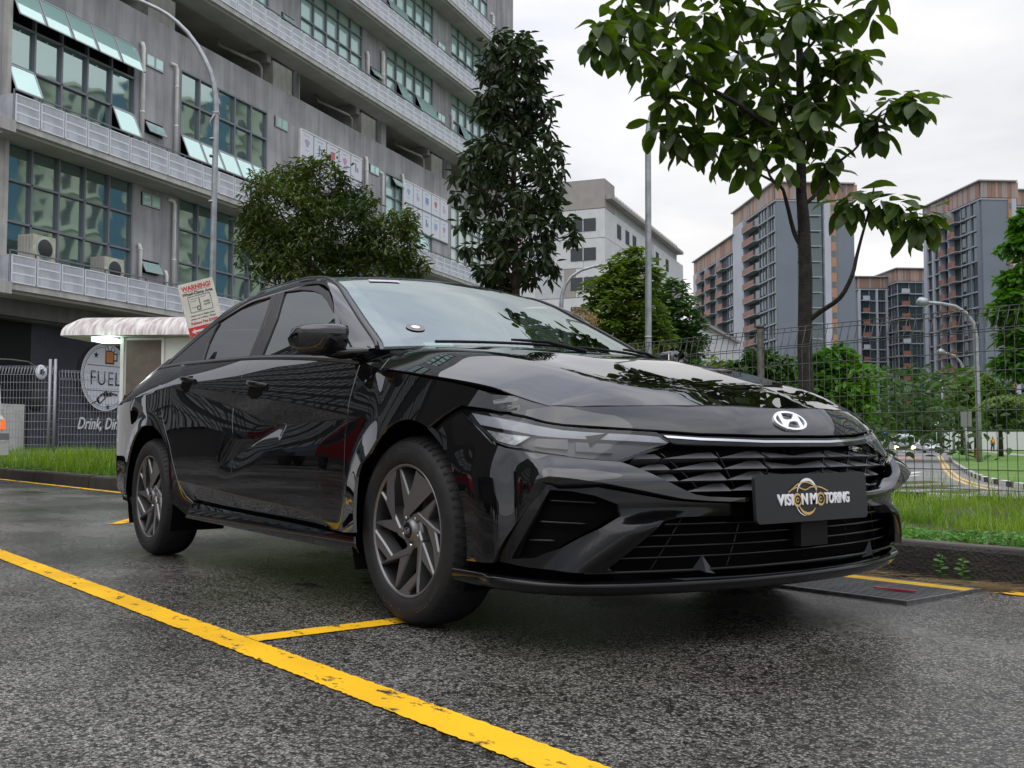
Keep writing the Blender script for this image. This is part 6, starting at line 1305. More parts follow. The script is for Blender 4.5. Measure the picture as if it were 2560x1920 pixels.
blob_tree('roadside_tree', 'light green layered tree left of the tall right lamp post', [(1560,690,30,55),(1540,760,30,75),(1600,800,30,70),(1500,720,30,38),(1610,690,30,50),(1580,640,30,30),(1500,830,29.6,60),(1620,860,30,60)], 5500, .18, .30, M_LF4, [(1548,1100,30,.14),(1548,860,30,.10),(1550,700,30,.05)], M_BARK2, .40, shell=.6, el=(-.5, .3))
blob_tree('roadside_tree', 'darker green rounded tree right of the tall right lamp post', [(1680,740,34,50),(1700,800,34,60),(1650,830,34,60),(1730,850,34,42),(1690,870,34,60),(1640,760,34,40)], 4200, .18, .30, M_LF6, [(1690,1100,34,.14),(1690,900,34,.10),(1690,800,34,.05)], M_BARK2, .40, shell=.6, el=(-.5, .3))
blob_tree('pale_shrub', 'dry pale feathery shrub beyond the windscreen pillar', [(1455,790,26,28),(1475,810,26,24)], 700, .08, .16, M_DRY, [(1460,1100,26,.05),(1460,820,26,.03)], M_BARK2, .2)
blob_tree('street_tree', 'bright green rounded tree right of the dark trunk beyond the fence', [(2090,910,46,50),(2130,950,46,55),(2080,990,46,70),(2130,1030,46,50),(2150,990,46,38),(2050,930,46,50),(2040,1020,46,50)], 5200, .28, .45, M_LF5, [(2090,1120,46,.2),(2090,1000,46,.12)], M_BARK2, .5, limbs=4)
blob_tree('street_tree', 'mid green tree between the dark trunk and the first fence post', [(1900,930,52,60),(1950,960,52,50),(1850,960,52,55),(1980,920,52,35),(1900,1010,52,70)], 4200, .3, .5, M_LF6, [(1900,1120,52,.2),(1900,1000,52,.12)], M_BARK2, .5, limbs=3)
blob_tree('street_tree', 'yellowish green tree left of the first fence post beyond the fence', [(1800,940,56,50),(1760,970,56,50),(1840,990,56,50),(1720,960,56,40)], 3800, .3, .5, M_LF4, [(1790,1120,56,.2),(1790,1000,56,.12)], M_BARK2, .5, limbs=3)
blob_tree('street_tree', 'dark tree low behind the welded fence, left of the yellowish one', [(1660,900,40,45),(1710,930,40,50),(1640,950,40,50)], 3000, .25, .4, M_LF6, [(1680,1120,40,.15),(1680,960,40,.1)], M_BARK2, .5, limbs=3)
for (u, d, v, r, lab, m_) in ((2250, 130, 1040, 34, 'small dark tree at the foot of the middle apartment towers', M_LF6), (2310, 128, 1020, 42, 'broad dark green tree under the tall right apartment tower', M_LF6), (2200, 125, 1050, 30, 'low tree left of the small dark one at the apartment towers', M_LF5), (2375, 142, 1030, 36, 'leafy tree behind the silver lorry lane below the tall tower', M_LF6), (2440, 75, 960, 48, 'light green tree beside the tall bent street lamp', M_LF4), (2405, 90, 995, 30, 'dense low tree directly left of the grey sign panel', M_LF5), (2500, 80, 990, 50, 'dark green tree between the bent street lamp and the right fence post', M_LF6)):
    blob_tree('street_tree', lab, [(u, v, d, r*.8), (u-r*.5, v+r*.5, d, r*.7), (u+r*.5, v+r*.4, d, r*.7), (u, v+r*.9, d, r*.8)], 3200, .28, .5, m_, [(u, 1125, d, .2), (u, v+r*.6, d, .12)], M_BARK2, .5, limbs=2, group='trees along the road')
blob_tree('street_tree', 'bright leafy tree hanging in at the right edge above the fence', [(2545,735,20,38),(2530,780,20,40),(2560,830,20,50),(2500,775,20,20),(2550,610,20,32),(2570,560,20,30),(2560,690,20,40),(2580,900,20,60),(2535,905,20,40)], 4200, .14, .26, M_LF5, [(2600,1110,20,.1),(2590,900,20,.07),(2590,700,20,.05)], M_BARK2, .45, shell=.5)
# palm at the right edge
pm = empty('palm_tree', E((2600-1280)/2611*40, 40, -.6), 0, 'small palm with arching fronds at the right edge below the leafy tree', 'tree'); g = MB(); g.tube([(0, 0, 0), (0, 0, 1.6), (.1, 0, 2.4)], [.14, .12, .1], 9); g.build('trunk', M_BARK2, pm)
for k in range(13):
    a = k*2.4; q = [Vector((.1, 0, 2.4))+Vector((math.cos(a), math.sin(a), 0))*(2.6*u)+Vector((0, 0, .9*math.sin(u*2.6)-.5*u)) for u in np.linspace(0, 1, 9)]; g = MB(); g.tube(q, [.02]*8+[.004], 4)
    for i in range(1, 9):
        for s in (-1, 1):
            for w in (0, .5):
                c = q[i-1].lerp(q[i], w); sd_2 = Vector((-math.sin(a), math.cos(a), 0))*s; e_ = c+sd_2*.42+Vector((math.cos(a)*.18, math.sin(a)*.18, -.18)); g.add([c, c+Vector((math.cos(a)*.06, math.sin(a)*.06, 0)), e_], [(0, 1, 2)])
    g.build('frond', M_LF4, pm)
# hedge and wall at the end of the road
RZ = -.62
def stuffbox(name, P, n, L0, L1, m, kind='stuff'):
    c = rng.uniform(0, 1, (n, 3)); (l0, l1), (d0, d1), (z0, z1) = P; pts = np.array([E(l0+(l1-l0)*a, d0+(d1-d0)*b_, z0+(z1-z0)*(c_**.6)) for a, b_, c_ in c]); Ls = rng.uniform(L0, L1, n); o = leafcloud(name, pts, Ls, Ls*.5, m, rng, dirs=dirs_of(n, -.6, .8, rng)); o['kind'] = kind; return o
stuffbox('distant_hedge', ((50, 80), (146, 150), (RZ, 2.0)), 4200, .5, .9, M_LF5); stuffbox('distant_hedge', ((14, 62), (150, 158), (RZ, 4.2)), 6000, .7, 1.3, M_LF6); stuffbox('distant_hedge', ((60, 96), (158, 166), (RZ, 5.0)), 5000, .7, 1.3, M_LF6)
stuffbox('distant_hedge', ((-12, 30), (62, 74), (RZ, 5.2)), 5000, .5, .9, M_LF6)
ww = empty('boundary_wall', E(78, 140, RZ), CY-math.pi/2, 'long white boundary wall at the far end of the lawn', 'wall'); part('wall', -20, 40, 0, .3, 0, 2.6, mat('far_white_wall', (.62, .62, .64), .7), ww)
# ================================================================== road, lawn, striped kerbs
M_ROAD = varied('road_asphalt', (.155, .152, .148), (.21, .205, .20), .5, .75, .2, 30)
q1 = [Vector(p) for p in [(-19.269, 29.676, -0.62), (-6.258, 17.735, -0.62), (-3.96, 14.058, -0.62)]]
def xy(p): return (p[0], p[1])
road = sheet('road', [(-3, 7.2), (6, 7.2), (14, 14), *[xy(p) for p in [(-62.752, 130.309, -0.62), (-116.032, 228.785, -0.62)]], *[xy(p) for p in [(-139.017, 193.582, -0.62), (-158.623, 163.555, -0.62)]], (-60, 8.5), (-20, 7.6)], M_ROAD, RZ)
LAWN = [xy(p) for p in [(-75.714, 132.133, -0.62), (-61.215, 107.234, -0.62), (-51.116, 90.17, -0.62), (-36.001, 65.175, -0.62), (-26.143, 49.136, -0.62), (-20.031, 39.404, -0.62), (-15.867, 32.874, -0.62), (-13.179, 28.844, -0.62), (-11.438, 26.576, -0.62), (-9.904, 24.745, -0.62), (-8.314, 23.21, -0.62)]]
M_LAWN = varied('mown_lawn', (.07, .15, .02), (.12, .22, .035), .9, .9, .5, 30)
lw = sheet('lawn', LAWN+[xy(p) for p in [(-10.604, 34.755, -0.62), (-69.129, 181.204, -0.62)]], M_LAWN, RZ+.13)
M_KW = varied('kerb_white_paint', (.50, .50, .46), (.68, .68, .64), 4, .7); M_KBK = varied('kerb_black_paint', (.02, .02, .02), (.05, .05, .048), 4, .6)
kk = empty('striped_kerb', (0, 0, 0)); kk['kind'] = 'structure'
def kerbrow(pts, parent, w=.16, h=.15, seg=.9, striped=True):
    L_ = [Vector((*p, RZ)) for p in pts]; cum = [0]
    for a, b_ in zip(L_[:-1], L_[1:]): cum.append(cum[-1]+(b_-a).length)
    def at_(s):
        for i in range(len(cum)-1):
            if s <= cum[i+1]: return L_[i].lerp(L_[i+1], (s-cum[i])/(cum[i+1]-cum[i]))
        return L_[-1]
    n = int(cum[-1]/seg)
    for i in range(min(n, 70)):
        a, b_ = at_(i*seg), at_((i+1)*seg-.015); d = (b_-a).normalized(); nn = Vector((-d.y, d.x, 0)); g = MB(); g.obox(a, b_-a, nn*w, (0, 0, h)); g.build('kerb_block', (M_KBK if i % 2 else M_KW) if striped else M_KW, parent)
kerbrow(LAWN[::-1], kk)
NK = [xy(p) for p in [(-4.224, 15.686, -0.45), (-5.546, 16.376, -0.45), (-7.031, 16.767, -0.45), (-8.051, 17.004, -0.45), (-8.648, 17.062, -0.45), (-9.657, 17.237, -0.45)]]
kerbrow(NK, kk, seg=1.25, h=.2)
M_RW = mat('road_white_paint', (.62, .62, .60), .6); M_RY = mat('road_yellow_paint', (.55, .38, .14), .6); M_RR = varied('road_red_patch', (.34, .22, .18), (.28, .20, .17), 2, .8)
def rl(name, pts, w, m, z=RZ+.006):
    p = [Vector(q) for q in pts]; g = MB(); vs_ = []
    for i, a in enumerate(p):
        d = (p[min(i+1, len(p)-1)]-p[max(i-1, 0)]).normalized(); nn = Vector((-d.y, d.x, 0)); vs_ += [(a.x+nn.x*w/2, a.y+nn.y*w/2, z), (a.x-nn.x*w/2, a.y-nn.y*w/2, z)]
    g.add(vs_, [(2*i, 2*i+1, 2*i+3, 2*i+2) for i in range(len(p)-1)]); o = g.build(name, m); o['kind'] = 'structure'
rl('road_line', [(-48.488, 83.9, -0.62), (-32.32, 57.725, -0.62), (-21.639, 40.455, -0.62), (-15.676, 31.008, -0.62), (-12.202, 26.004, -0.62), (-9.914, 23.169, -0.62)], .14, M_RY); rl('road_line', [(-48.342, 84.107, -0.62), (-30.751, 55.57, -0.62), (-20.401, 38.889, -0.62), (-15.294, 30.857, -0.62), (-12.38, 26.745, -0.62), (-10.279, 24.229, -0.62)], .14, M_RY)
rl('road_line', [(-36.201, 59.518, -0.62), (-29.16, 48.273, -0.62)], .5, M_RW); rl('road_line', [(-40.599, 67.744, -0.62), (-39.582, 67.581, -0.62)], .5, M_RW); rl('road_line', [(-18.804, 32.715, -0.62), (-20.496, 36.718, -0.62)], .35, M_RW); rl('road_line', [(-17.363, 30.807, -0.62), (-18.083, 32.894, -0.62)], .2, M_RW)
rl('road_patch', [(-47.215, 76.812, -0.62), (-37.916, 62.481, -0.62)], 2.4, M_RR); rl('footpath', [(-65.039, 121.126, -0.49), (-43.444, 87.863, -0.49), (-34.369, 75.246, -0.49)], 1.6, mat('path_grey', (.3, .29, .27), .8), RZ+.14)
# ================================================================== lamp posts
M_LP = varied('galvanised_post', (.26, .28, .29), (.38, .40, .41), 5, .42, metal=.45)
def lamp(label, pts, d, r0, r1, group=None, base_v=None, head=True, collar=None):
    W3 = lambda u, v, dd=d: E((u-1280)/2611*dd, dd, .61+(1105-v)/2611*dd)
    p = [W3(*q) for q in pts]; o = empty('street_lamp', (p[0].x, p[0].y, -.6), 0, label, 'street lamp', group); q = [Vector((p[0].x, p[0].y, -.6))]+p[1:] if base_v is None else p
    n = len(q); g = MB(); g.tube(rel(o, q), [r0+(r1-r0)*min(1, i/(n-1)*1.3) for i in range(n)], 12); g.build('post', M_LP, o)
    if collar:
        for v in collar: c = W3(pts[0][0], v); g = MB(); g.tube(rel(o, [c, c+Vector((0, 0, .04))]), r0*1.02, 12); g.build('collar', M_LP, o)
    if head:
        e_ = q[-1]; dr = (q[-1]-q[-2]).normalized(); g = MB(); g.smooth = True; g.tube(rel(o, [e_-dr*.05, e_+dr*.10, e_+dr*.45, e_+dr*.60]), [r1*1.2, r1*2.6, r1*3.0, r1], 10); g.build('lamp_head', M_LP, o)
    return o
l1 = lamp('grey curved arm street lamp in front of the industrial building, cloth tied round it', [(521,1100),(524,860),(526,600),(528,340),(529,268),(526,225),(521,195),(511,160),(497,130),(478,96),(452,61),(425,34),(400,14),(376,0),(330,-22),(270,-40)], 20, .062, .038, collar=(340, 383, 500))
g = MB(); c = E((529-1280)/2611*20, 20, .61+(1105-275)/2611*20)
g.tube(rel(l1, [c+Vector((.07, 0, .05)), c+Vector((0, .07, 0)), c+Vector((-.07, 0, .02)), c+Vector((0, -.07, .04)), c+Vector((.07, 0, .03))]), .018, 6); g.tube(rel(l1, [c+Vector((.05, -.05, 0)), c+Vector((-.02, -.12, -.14)), c+Vector((.02, -.1, -.26))]), [.02, .012, .008], 6); g.build('tied_cloth', mat('grey_cloth', (.42, .40, .40), .9), l1)
lamp('tall straight grey street lamp post rising in front of the roadside trees', [(1622,1100),(1622,880),(1624,600),(1625,330),(1628,300),(1636,272),(1650,240),(1680,200),(1740,165),(1800,150)], 18, .062, .042, collar=(845,))
lamp('small street lamp with arm curving right in front of the white panelled block', [(1404,1100),(1404,760),(1406,735),(1414,710),(1430,688),(1455,672),(1490,662),(1535,655)], 34, .075, .045)
lamp('tall grey street lamp with arm curving left over the road', [(2446,1160),(2446,1000),(2445,840),(2438,805),(2420,780),(2395,764),(2360,757),(2325,754)], 58, .15, .09, 'street lamps along the far road')
lamp('second bent street lamp beside the grey sign panel, further down the road', [(2412,1135),(2412,1000),(2411,925),(2405,905),(2390,888),(2365,881)], 88, .15, .08, 'street lamps along the far road')
lamp('third and farthest slim street lamp down the road', [(2383,1125),(2383,1040),(2382,1000),(2374,984),(2355,976)], 118, .15, .08, 'street lamps along the far road')
lamp('slim straight lamp with small head standing by the far hedge', [(2356,1122),(2356,1000),(2356,962)], 120, .13, .10, 'street lamps along the far road')
lamp('small curved street lamp seen just left of the dark tree trunk', [(1950,1100),(1950,1000),(1953,960),(1965,945),(1985,935)], 70, .10, .06, 'street lamps along the far road')
# grey sign panel, traffic signs
def post_sign(label, u, v0, v1, d, w, col, group=None, basev=1125, tri=False):
    o = empty('traffic_sign', E((u-1280)/2611*d, d, -.6), CY-math.pi/2, label, 'sign', group); z = lambda v: .61+(1105-v)/2611*d+.6
    g = MB(); g.tube([(0, .05, 0), (0, .05, z(v1)+.1)], .05, 8); g.build('pole', M_LP, o); part('panel', -w/2, w/2, -.03, .02, z(v1), z(v0), col, o)
    if tri: g = MB(); g.add([(-w*.3, -.04, z(v1)+.1), (w*.3, -.04, z(v1)+.1), (0, -.04, z(v0)-.1)], [(0, 1, 2)]); g.build('symbol', M_RW, o)
    return o
post_sign('blank grey back of a road sign panel beside the second lamp', 2415, 1028, 1066, 60, .62, mat('panel_grey', (.20, .20, .20), .6))
post_sign('blue sign with white triangle left of the silver lorry', 2211, 1077, 1090, 110, .55, mat('sign_blue', (.03, .10, .32), .5), tri=True, group='blue crossing signs'); post_sign('blue sign with white triangle just above the silver lorry cab', 2259, 1074, 1087, 118, .55, MATS['sign_blue'], tri=True, group='blue crossing signs')
post_sign('small white rectangular sign on a slim pole by the far hedge', 2341, 1054, 1063, 115, .42, M_RW)
hyd = empty('fire_hydrant', E((2440-1280)/2611*70, 70, RZ+.13), 0, 'small red hydrant on the lawn beside the tall lamp', 'hydrant'); g = MB(); g.tube([(0, 0, 0), (0, 0, .05), (0, 0, .06), (0, 0, .55), (0, 0, .6), (0, 0, .72)], [.16, .16, .11, .11, .14, .03], 12); g.tube([(-.2, 0, .42), (.2, 0, .42)], .05, 8); g.build('hydrant_body', mat('hydrant_red', (.5, .03, .02), .5), hyd)
# ================================================================== road vehicles (facing us)
def tyre_pair(o, xs_, y, r, w):
    for x in xs_: g = MB(); g.lathe([(r*.55, 0), (r, .01), (r, w), (r*.55, w)], 18, M=lambda X, Y, h: (x-w/2+h, y+X, r+Y)); g.build('wheel', M_TYRE_FAR, o)
M_TYRE_FAR = mat('far_tyre', (.02, .02, .02), .8); M_WSF = mat('far_windscreen', (.12, .17, .17), .08, 0, .8); M_SILV = mat('lorry_silver', (.42, .43, .44), .35, .4)
tr = empty('lorry', E((2260-1280)/2611*92, 92, RZ), CY-math.pi/2-.06, 'silver light lorry with lit yellow headlamps coming towards us on the road', 'lorry')
g = MB(); g.smooth = False; g.prism([(-.0, .45), (-.05, 1.05), (.22, 1.75), (.45, 1.95), (1.6, 1.98), (1.6, .45)], -.92, .92, M=lambda x, y, z: (z, x, y)); g.build('cab', M_SILV, tr)
g = MB(); g.add([(-.80, -.045+.0, 1.12), (.80, -.045, 1.12), (.72, .20, 1.72), (-.72, .20, 1.72)], [(0, 1, 2, 3)]); o = g.build('windscreen', M_WSF, tr); o.location = (0, -.01, 0)
part('bumper', -.95, .95, -.10, .1, .32, .62, M_SILV, tr); part('grille', -.55, .55, -.065, -.02, .68, .86, M_FARK if False else mat('far_black', (.02, .02, .02), .5), tr); part('cargo_bed', -.95, .95, 1.7, 5.2, .8, 1.3, M_SILV, tr); part('underframe', -.7, .7, .2, 5, .3, .6, MATS['far_black'], tr)
M_HLON = mat('lit_headlamp', (.9, .8, .4), .3, emit=(1, .82, .35, 5))
for x in (-.72, .72): g = MB(); g.lathe([(0, -.10), (.13, -.08), (.16, 0)], 14, M=lambda X, Y, h: (x+X*1.3, h-.04, .76+Y)); g.build('headlamp', M_HLON, tr)
for x in (-1.1, 1.1): part('side_mirror', x-.09, x+.09, -.05, .05, 1.25, 1.6, MATS['far_black'], tr)
tyre_pair(tr, (-.75, .75), .9, .36, .24); part('number_plate', -.24, .24, -.115, -.10, .38, .50, M_RW, tr)
def small_car(label, u, d, col, rz=0, grp=None, h=1.45):
    o = empty('road_car', E((u-1280)/2611*d, d, RZ), CY-math.pi/2+rz, label, 'car', grp)
    g = MB(); g.prism([(-.0, .28), (-.05, .55), (.12, .78), (1.0, .95), (4.2, .98), (4.4, .6), (4.3, .28)], -.88, .88, M=lambda x, y, z: (z, x, y)); g.build('body', col, o)
    g = MB(); g.add([(-.82, .95, .93), (.82, .95, .93), (.62, 1.75, h-.04), (-.62, 1.75, h-.04), (.62, 3.2, h), (-.62, 3.2, h), (.8, 4.0, .97), (-.8, 4.0, .97)], [(3, 2, 4, 5), (1, 6, 4, 2), (0, 3, 5, 7), (5, 4, 6, 7)]); g.build('cabin', col, o)
    g = MB(); g.add([(-.76, .96, .95), (.76, .96, .95), (.58, 1.72, h-.07), (-.58, 1.72, h-.07)], [(0, 1, 2, 3)]); w = g.build('windscreen', M_WSF, o); w.location = (0, -.02, .015)
    part('grille', -.5, .5, -.07, -.02, .34, .52, MATS['far_black'], o)
    for x in (-.68, .68): part('headlamp', x-.17, x+.17, -.045, .0, .60, .72, mat('far_lamp', (.6, .62, .62), .1), o)
    for x in (-.95, .95): part('side_mirror', x-.1, x+.1, 1.1, 1.2, .95, 1.08, col, o)
    tyre_pair(o, (-.76, .76), .75, .31, .2); return o
small_car('white car driving towards us in the lane beside the silver lorry', 2332, 118, mat('far_white_paint', (.60, .61, .62), .2, coat=.6), -.06); small_car('darker silver car directly behind the white one on the road', 2328, 130, mat('far_grey_paint', (.30, .32, .33), .25, coat=.6), -.06, h=1.7)
# person in an orange-yellow shirt by the path
def skin(name, joints, edges, m, parent, sub=1):
    me = bpy.data.meshes.new(name); me.from_pydata([j[:3] for j in joints], edges, []); o = link(name, me, None, parent); md = o.modifiers.new('s', 'SKIN'); 
    for i, j in enumerate(joints): me.skin_vertices[0].data[i].radius = (j[3], j[3] if len(j) < 5 else j[4])
    me.skin_vertices[0].data[0].use_root = True; s2 = o.modifiers.new('u', 'SUBSURF'); s2.levels = sub; s2.render_levels = sub
    dg = bpy.context.evaluated_depsgraph_get(); m2 = bpy.data.meshes.new_from_object(o.evaluated_get(dg)); o.modifiers.clear(); o.data = m2; m2.materials.clear(); m2.materials.append(m); return o
pe = empty('person', E((2480-1280)/2611*112, 112, RZ+.13), CY-math.pi/2+.3, 'person in an orange-yellow shirt and dark trousers standing by the far footpath', 'person')
skin('body', [(0, 0, .92, .15), (0, 0, 1.15, .15), (0, 0, 1.38, .16), (0, 0, 1.50, .06), (0, .0, 1.60, .09), (0, 0, 1.70, .08), (.19, 0, 1.40, .06), (.25, .03, 1.15, .045), (.22, -.08, .92, .035), (-.19, 0, 1.40, .06), (-.26, .0, 1.14, .045), (-.24, -.10, .90, .035), (.10, 0, .88, .09), (.11, -.02, .48, .065), (.11, .02, .08, .045), (.11, -.12, .04, .04), (-.10, 0, .88, .09), (-.12, .06, .48, .065), (-.12, .08, .08, .045), (-.12, -.05, .04, .04)], [(0, 1), (1, 2), (2, 3), (3, 4), (4, 5), (2, 6), (6, 7), (7, 8), (2, 9), (9, 10), (10, 11), (0, 12), (12, 13), (13, 14), (14, 15), (0, 16), (16, 17), (17, 18), (18, 19)], mat('skin_tone', (.25, .14, .09), .6), pe)
skin('shirt', [(0, 0, .95, .165), (0, 0, 1.15, .165), (0, 0, 1.40, .175), (.20, 0, 1.41, .07), (.25, .02, 1.20, .06), (-.20, 0, 1.41, .07), (-.26, 0, 1.20, .06)], [(0, 1), (1, 2), (2, 3), (3, 4), (2, 5), (5, 6)], mat('orange_shirt', (.68, .32, .03), .8), pe)
skin('trousers', [(0, 0, .93, .155), (.10, 0, .85, .10), (.11, -.02, .48, .08), (.11, .02, .10, .06), (-.10, 0, .85, .10), (-.12, .06, .48, .08), (-.12, .08, .10, .06)], [(0, 1), (1, 2), (2, 3), (0, 4), (4, 5), (5, 6)], mat('dark_trousers', (.03, .06, .07), .9), pe)
# ================================================================== white panelled block behind the middle tree
BD = 140; BO = E(12.6, BD, 0)
bb_ = empty('panelled_block', BO, 0, 'white, pale grey and taupe panelled block behind the middle tree', 'building')
WA = -NW; bb_.matrix_world = Matrix(((WA.x, UW.x, 0, BO.x), (WA.y, UW.y, 0, BO.y), (0, 0, 1, 0), (0, 0, 0, 1)))   # x: left face, y: right face going away
M_PW = varied('panel_white', (.50, .51, .52), (.56, .57, .58), 1, .7); M_PG = varied('panel_grey_', (.40, .42, .44), (.45, .47, .49), 1, .7); M_PT = varied('panel_taupe', (.27, .25, .235), (.31, .29, .27), 1, .7); M_PDK = mat('window_dark', (.03, .034, .038), .15, 0, .8)
part('core', .3, 44, .3, 46, -1, 33.6, M_PG, bb_); part('stair_head', .05, 12, .05, 5, 32.4, 36.4, M_PT, bb_); part('stair_panel', 6.3, 8.5, .02, .06, 32.5, 36.35, M_PG, bb_); part('stair_panel', 8.5, 12, .0, .06, 32.5, 36.35, M_PW, bb_)
rs_ = random.Random(5); prs = [M_PW, M_PW, M_PG, M_PW, M_PT, M_PW]
for f in range(9):
    z1 = 32.3-4.02*f; z0 = z1-4.0
    x = 0
    while x < 36: w = rs_.choice([1.6, 3.1, 4.2, 5.2]); part('panel', x+.02, x+w-.02, .0, .3, max(z0, -1)+.03, z1-.02, rs_.choice(prs), bb_); x += w
    y = .3
    while y < 46: w = rs_.choice([2.0, 3.5, 5.0, 6.5]); part('panel', .0, .3, y+.02, y+w-.02, max(z0, -1)+.03, z1-.02, rs_.choice(prs), bb_); y += w
    for x in (1.3, 14.0, 24.0): part('window', x, x+3.6, -.06, .02, z0+1.0, z0+2.75, M_PDK, bb_)
    for x in (3.1, 15.8, 25.8): part('mullion', x-.07, x+.07, -.10, -.05, z0+1.0, z0+2.75, M_PG, bb_)
    for y in (6, 10.5, 14.5, 23, 29, 36): part('window', -.06, .02, y, y+2.0, z0+1.0, z0+3.0, M_PDK, bb_)
part('roof_overhang', -.9, .35, .35, 46, 33.6, 34.1, M_PT, bb_)
g = MB()
for y in np.arange(.5, 46, 1.6): g.tube([(.2, y, 34.1), (.2, y, 35.2)], .05, 4)
g.tube([(.2, .5, 35.2), (.2, 46, 35.2)], .05, 4); g.tube([(.2, .5, 34.7), (.2, 46, 34.7)], .04, 4); g.build('roof_railing', M_LP, bb_)
sh_ = empty('shed', E(47, 150, 0), 0, 'low white hall with pitched roof edge between the roadside trees and the towers', 'building'); sh_.matrix_world = Matrix(((WA.x, UW.x, 0, E(27.6, 150).x), (WA.y, UW.y, 0, E(27.6, 150).y), (0, 0, 1, 0), (0, 0, 0, 1))); part('wall', 0, 12, 0, 30, -1, 17.4, M_PW, sh_); part('roof', -.6, 12, -.6, 30, 17.4, 17.8, M_PT, sh_)
# ================================================================== apartment towers
M_TG = varied('tower_slate', (.145, .17, .205), (.17, .195, .235), .15, .75); M_TW = varied('tower_pale', (.36, .38, .44), (.42, .44, .50), .2, .7); M_TDK = wavy_glass('tower_glass', (.03, .04, .05), .08, .1, .3, .12); M_WD = mat('timber_brown', (.26, .165, .13), .7); M_WD2 = mat('timber_pale', (.38, .26, .21), .7); M_WD3 = mat('timber_grey', (.30, .27, .27), .7); M_BAL = varied('balcony_brown', (.20, .085, .055), (.27, .12, .08), .5, .5); M_OR = mat('orange_panel', (.36, .20, .13), .7); M_SLAB = mat('slab_pale', (.30, .31, .34), .7)
SA = math.radians(-4.4); SD = RT*math.sin(SA)+FH*math.cos(SA); XD = RT*math.cos(SA)-FH*math.sin(SA)
def tower(label, u, d, top_v, front, side, floors_h=3.0, wside=30, wfront=15, crown=3.4):
    """front: strips (x0,x1,kind) facing us; side: strips (y0,y1,kind) receding, seen from the left"""
    O = E((u-1280)/2611*d, d, 0); o = empty('apartment_tower', O, 0, label, 'building', 'apartment towers beyond the road'); o.matrix_world = Matrix(((XD.x, SD.x, 0, O.x), (XD.y, SD.y, 0, O.y), (0, 0, 1, 0), (0, 0, 0, 1)))
    zt = .61+(1105-top_v)/2611*d; zc = zt-crown; nf = int((zc+1)/floors_h)
    part('core', .6, wfront, .6, wside, -1, zc-.05, M_TG, o)
    g = MB(); k = 0; x = -.1
    for rng_, ax in (((-.1, wfront), 0), ((.3, wside), 1)):
        x = rng_[0]
        while x < rng_[1]:
            w = rs_.choice([.35, .5, .8]); g.cur = rs_.choice([0, 0, 1, 1, 2])
            if ax == 0: g.box((x+w/2, -.12, (zc+zt)/2), (w-.04, .3, crown-.3))
            else: g.box((-.12, x+w/2, (zc+zt)/2), (.3, w-.04, crown-.3))
            x += w
    g.build('crown_slats', [M_WD, M_WD2, M_WD3], o)['kind'] = 'stuff'; part('crown_wall', .05, wfront, .05, wside, zc, zt-.1, M_WD, o); part('roof_edge', -.8, wfront+.2, -.8, wside+.3, zt-.12, zt+.12, M_SLAB, o); part('crown_band', -.35, wfront, -.35, .6, zc-.3, zc, M_SLAB, o); part('crown_band', -.35, .6, .6, wside, zc-.3, zc, M_SLAB, o)
    for face, strips in ((0, front), (1, side)):
        for (a, b_, kind) in strips:
            def P_(n_, p0, p1, out0, out1, z0, z1, m): return part(n_, p0, p1, -out1, -out0, z0, z1, m, o) if face == 0 else part(n_, -out1, -out0, p0, p1, z0, z1, m, o)
            if kind in 'gwo': P_({'g': 'slate_wall', 'w': 'pale_wall', 'o': 'orange_wall'}[kind], a, b_, -.6, .25 if kind == 'g' else .5, -1, zc, {'g': M_TG, 'w': M_TW, 'o': M_OR}[kind])
            if kind == 'o':
                for f in range(nf): z = zc-floors_h*(f+1); P_('window', a+.1, b_-.1, .5, .52, z+.9, z+2.1, M_TDK)
            if kind in 'nbrv':
                P_('glass_wall', a, b_, -.6, -.05 if kind == 'n' else -.3, -1, zc, M_TDK)
                for f in range(nf):
                    z = zc-floors_h*(f+1)
                    if kind == 'n': P_('floor_slab', a, b_, -.05, .40, z-.12, z+.14, M_SLAB)
                    elif kind in 'bv':
                        P_('floor_slab', a, b_, -.3, 1.3, z-.1, z+.1, M_SLAB); rail = P_('balcony_front', a+.3, b_-.3, 1.2, 1.32, z+.1, z+1.15, M_BAL if kind == 'b' or f % 4 else M_TW)
                        if b_-a > 2.5 and kind == 'b': P_('party_wall', b_-.25, b_-.05, -.3, 1.0, z+.1, z+floors_h-.1, M_TW)
                    elif kind == 'r': P_('ledge', a+.4, b_-.6, -.3, .5, z-.1, z+.1, M_SLAB); P_('ac_unit', a+1.0, a+1.8, -.2, .3, z+.1, z+.8, M_TW)
                if kind == 'n':
                    nn_ = max(1, int((b_-a)/1.6))
                    for i in range(nn_+1): P_('mullion', a+(b_-a)*i/nn_-.05, a+(b_-a)*i/nn_+.05, -.05, .12, -1, zc, M_TG if i % 2 else M_SLAB)
    return o
tower('left apartment tower half hidden by the dark tree trunk, timber crown, brown balconies', 1947, 200, 449, [(0, 4.0, 'g'), (4.0, 9.4, 'r'), (9.4, 10.6, 'w'), (10.6, 11.7, 'o'), (11.7, 15.4, 'g')], [(.3, 4, 'n'), (4, 4.6, 'g'), (4.6, 10.3, 'n'), (10.3, 18.5, 'b'), (18.5, 20, 'n'), (20, 27.5, 'w')], wside=27.5, wfront=15.4)
tower('lower rear wing behind the left tower, brown balconies stepping away', 1843, 227, 583, [(0, 6, 'w')], [(.3, 6, 'n'), (6, 12, 'b'), (12, 16, 'n'), (16, 22, 'b'), (22, 24, 'w'), (24, 30, 'b'), (30, 35, 'w')], wside=35, wfront=8)
